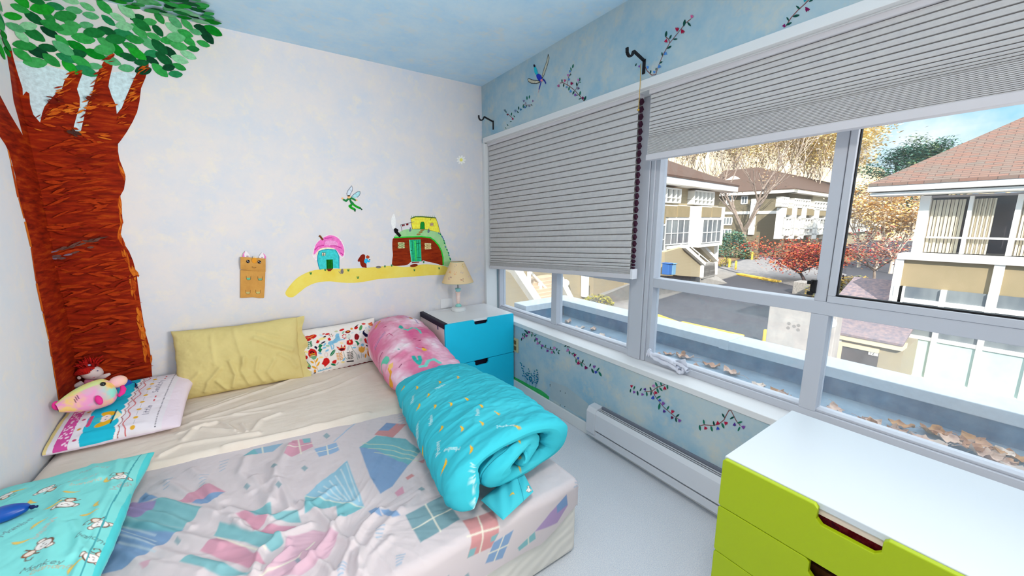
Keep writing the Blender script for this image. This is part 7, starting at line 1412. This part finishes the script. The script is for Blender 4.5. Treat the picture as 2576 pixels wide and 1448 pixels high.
for i, (px, dep, h, sd) in enumerate(((1660, 78, 24, 1), (1712, 84, 25, 2), (1762, 76, 24, 3), (1815, 88, 25, 4), (1858, 80, 23, 5), (1902, 92, 24, 6), (1948, 84, 23, 7), (1990, 96, 22, 8), (2030, 88, 21, 9), (2072, 100, 21, 10), (2125, 92, 20, 11))):
    d_ = ray(px, 556); k = dep/math.hypot(d_[0], d_[1]); b = EYE+d_*k; gold = i in (1, 4, 8, 10, 11)
    lab = ['bare pale tree farthest left on the wooded slope', 'golden tree left on the wooded slope above the townhouse roof', 'bare tree above the right end of the townhouse roof', 'bare tree above the gap between the houses', 'golden-tinged tree behind the white roof gable', 'bare tree right of the white roof gable', 'bare tree above the middle of the apartment roof', 'bare tree left of the yellow tree on the slope', 'bright yellow tree on the slope left of the window mullion', 'bare tree beside the window mullion on the slope', 'amber tree directly right of the window mullion'][i]
    tree(lab, (b[0], b[1], -1.0), h, sd+30, m_woodp, GL if gold else [lm((240, 228, 210)), lm((232, 216, 196)), lm((242, 232, 218))], 4200 if gold else 2600, .26, spread=.36, lev=4, r=.22, up=.6, trunk=.2, kids=(2, 4), blob=.9, name='woodland_tree', group='trees on the wooded slope', twig=.03)
slope = MB(); hr_ = random.Random(5); hx = np.linspace(1250, 2720, 74)
hy = np.interp(hx, [1250, 1700, 1900, 2000, 2050, 2090, 2140, 2200, 2300, 2720], [380, 372, 330, 330, 352, 372, 405, 428, 480, 500])
hp = []
for px_, py_ in zip(hx, hy):
    q = ray(px_, 556); k = 170/math.hypot(q[0], q[1]); dpt = k*FPX; b_ = EYE+q*k; hp.append((b_[0], b_[1], EYE[2]+(556-py_)/FPX*dpt*.97+hr_.uniform(-1.3, 1.3)))
for p, q in zip(hp[:-1], hp[1:]): slope.add([(p[0]*.68, p[1]*.68, -3), (q[0]*.68, q[1]*.68, -3), q, p], [(0, 1, 2, 3)])
struct(slope.build('hillside', mat('hillside_woods', (206, 186, 154), 1.0, c2=(176, 154, 128), c3=(216, 194, 158), scale=.35, stretch=(1, 1, .25), detail=8, spec=0)))
def conifer(label, px, dep, topy, w_, seed):
    """broad blue-green evergreen with clumped boughs"""
    d_ = ray(px, 556); k = dep/math.hypot(d_[0], d_[1]); b = EYE+d_*k; b[2] = 0; ztop = EYE[2]+(556-topy)/FPX*(k*FPX)*.97; rng = random.Random(seed); t = thing('evergreen_tree', label, 'tree', tuple(b), 'evergreens behind the shingled house')
    tk = MB(); tk.tube([b, (b[0], b[1], ztop-.8)], [.35, .06], 8); V = []; F = []; cs_ = []; n_ = 0
    for c_ in range(46):
        u = rng.random(); z = ztop-.3-u*(ztop-1)*.75; rr_ = w_*(.25+.75*min(1, u*2.2))*math.sqrt(rng.random()); a = rng.uniform(0, 6.28); cc = np.array([b[0]+rr_*math.cos(a), b[1]+rr_*math.sin(a), z]); tk.tube([(b[0], b[1], z-.3), cc], [.05, .02], 4, cap=False); ci = rng.randrange(4)
        for k2 in range(150):
            v = np.array([rng.gauss(0, .55), rng.gauss(0, .55), rng.gauss(0, .3)]); a2 = rng.uniform(0, 6.28); x_ = np.array([math.cos(a2), math.sin(a2), rng.uniform(-.2, .5)])*rng.uniform(.12, .28); y_ = np.array([-math.sin(a2), math.cos(a2), rng.uniform(-.3, .3)])*.07
            p_ = cc+v; V += [p_-x_, p_+y_, p_+x_, p_-y_]; F.append([n_, n_+1, n_+2, n_+3]); n_ += 4; cs_.append(ci if rng.random() < .7 else rng.randrange(4))
    tk.build('trunk', m_woodd, t)
    m = MB(); m.v = [tuple(v) for v in V]; m.f = F; m.m = cs_; m.m[0] = 3; m.build('foliage', EG, t)
conifer('blue-green evergreen, left of the three above the shingled roof', 2232, 58, 372, 2.6, 1); conifer('blue-green evergreen, middle one of the three above the shingled roof', 2282, 62, 349, 2.8, 2); conifer('blue-green evergreen, right of the three above the shingled roof', 2335, 60, 356, 2.8, 3)
for i, (px, dep, h, sd) in enumerate(((2178, 48, 5.6, 61), (2222, 46, 4.8, 62), (2262, 44, 4.0, 63))):
    d_ = ray(px, 556); k = dep/math.hypot(d_[0], d_[1]); b = EYE+d_*k
    tree(['amber twiggy tree beside the sash frame below the evergreens', 'amber twiggy tree in the middle below the evergreens', 'amber twiggy tree at the left tip of the shingled roof'][i], (b[0], b[1], GZS), h+1.5, sd, m_woodp, [lm((226, 182, 110)), lm((214, 168, 100)), lm((226, 206, 170)), lm((196, 186, 170))], 3600, .11, spread=.40, lev=4, r=.12, up=.6, trunk=.25, kids=(2, 4), blob=.5, name='amber_tree', twig=.015)
def shrub(label, p, r, leaf, n, ls, seed, name='shrub'):
    rng = random.Random(seed); t = thing(name, label, 'shrub', tuple(p)); MB().tube([p, np.array(p)+np.array([0, 0, r[2]])], .04, 6).build('stem', m_woodd, t); V = []; F = []; cs_ = []
    for k in range(n):
        v = np.array([rng.gauss(0, 1) for _ in range(3)]); v /= np.linalg.norm(v); v *= rng.uniform(.75, 1.03); v[2] = abs(v[2]); c_ = np.array(p)+v*np.array(r); a = rng.uniform(0, 6.28); x_ = np.array([math.cos(a), math.sin(a), rng.uniform(-.5, .5)])*ls; y_ = np.array([-math.sin(a), math.cos(a), rng.uniform(-.5, .5)])*ls*.6
        V += [c_-x_, c_+y_, c_+x_, c_-y_]; F.append([4*k, 4*k+1, 4*k+2, 4*k+3]); cs_.append(rng.randrange(len(leaf)))
    m = MB(); m.v = [tuple(v) for v in V]; m.f = F; m.m = cs_; m.m[0] = len(leaf)-1; m.build('foliage', leaf, t)
s1_ = at(1838, 648, 2, GZS); shrub('dark green hedge bush left of the bare tree trunk', (s1_[0], s1_[1], GZS), (1.6, 2.2, 3.2), EG, 2400, .14, 3)
s2_ = at(1505, 768, 2, GZS); shrub('yellow-green low shrub on the pavement under the closed blind', (s2_[0], s2_[1], GZS), (.75, .9, .6), YG, 900, .05, 4)
s3_ = at(1880, 650, 2, GZS); shrub('low russet shrub to the right of the bare tree trunk', (s3_[0], s3_[1], GZS), (.9, 1.2, .9), [lm((176, 140, 80)), lm((150, 120, 70))], 700, .09, 5)
s4_ = at(1812, 672, 2, GZS); shrub('small green shrub at the right foot of the stair house', (s4_[0]+1, s4_[1], GZS), (.5, .6, .9), YG, 500, .06, 6)
for a_, lab in ((2160, 'golden shrub behind the dusty sash glass'), (2120, 'olive shrub at the left edge of the sash glass')):
    p_ = at(a_, 700, 0, 24); shrub(lab, (p_[0], p_[1], GZS), (1.2, 1.6, 1.5), [lm((196, 164, 90)), lm((170, 140, 80)), lm((150, 150, 100))], 900, .09, a_)
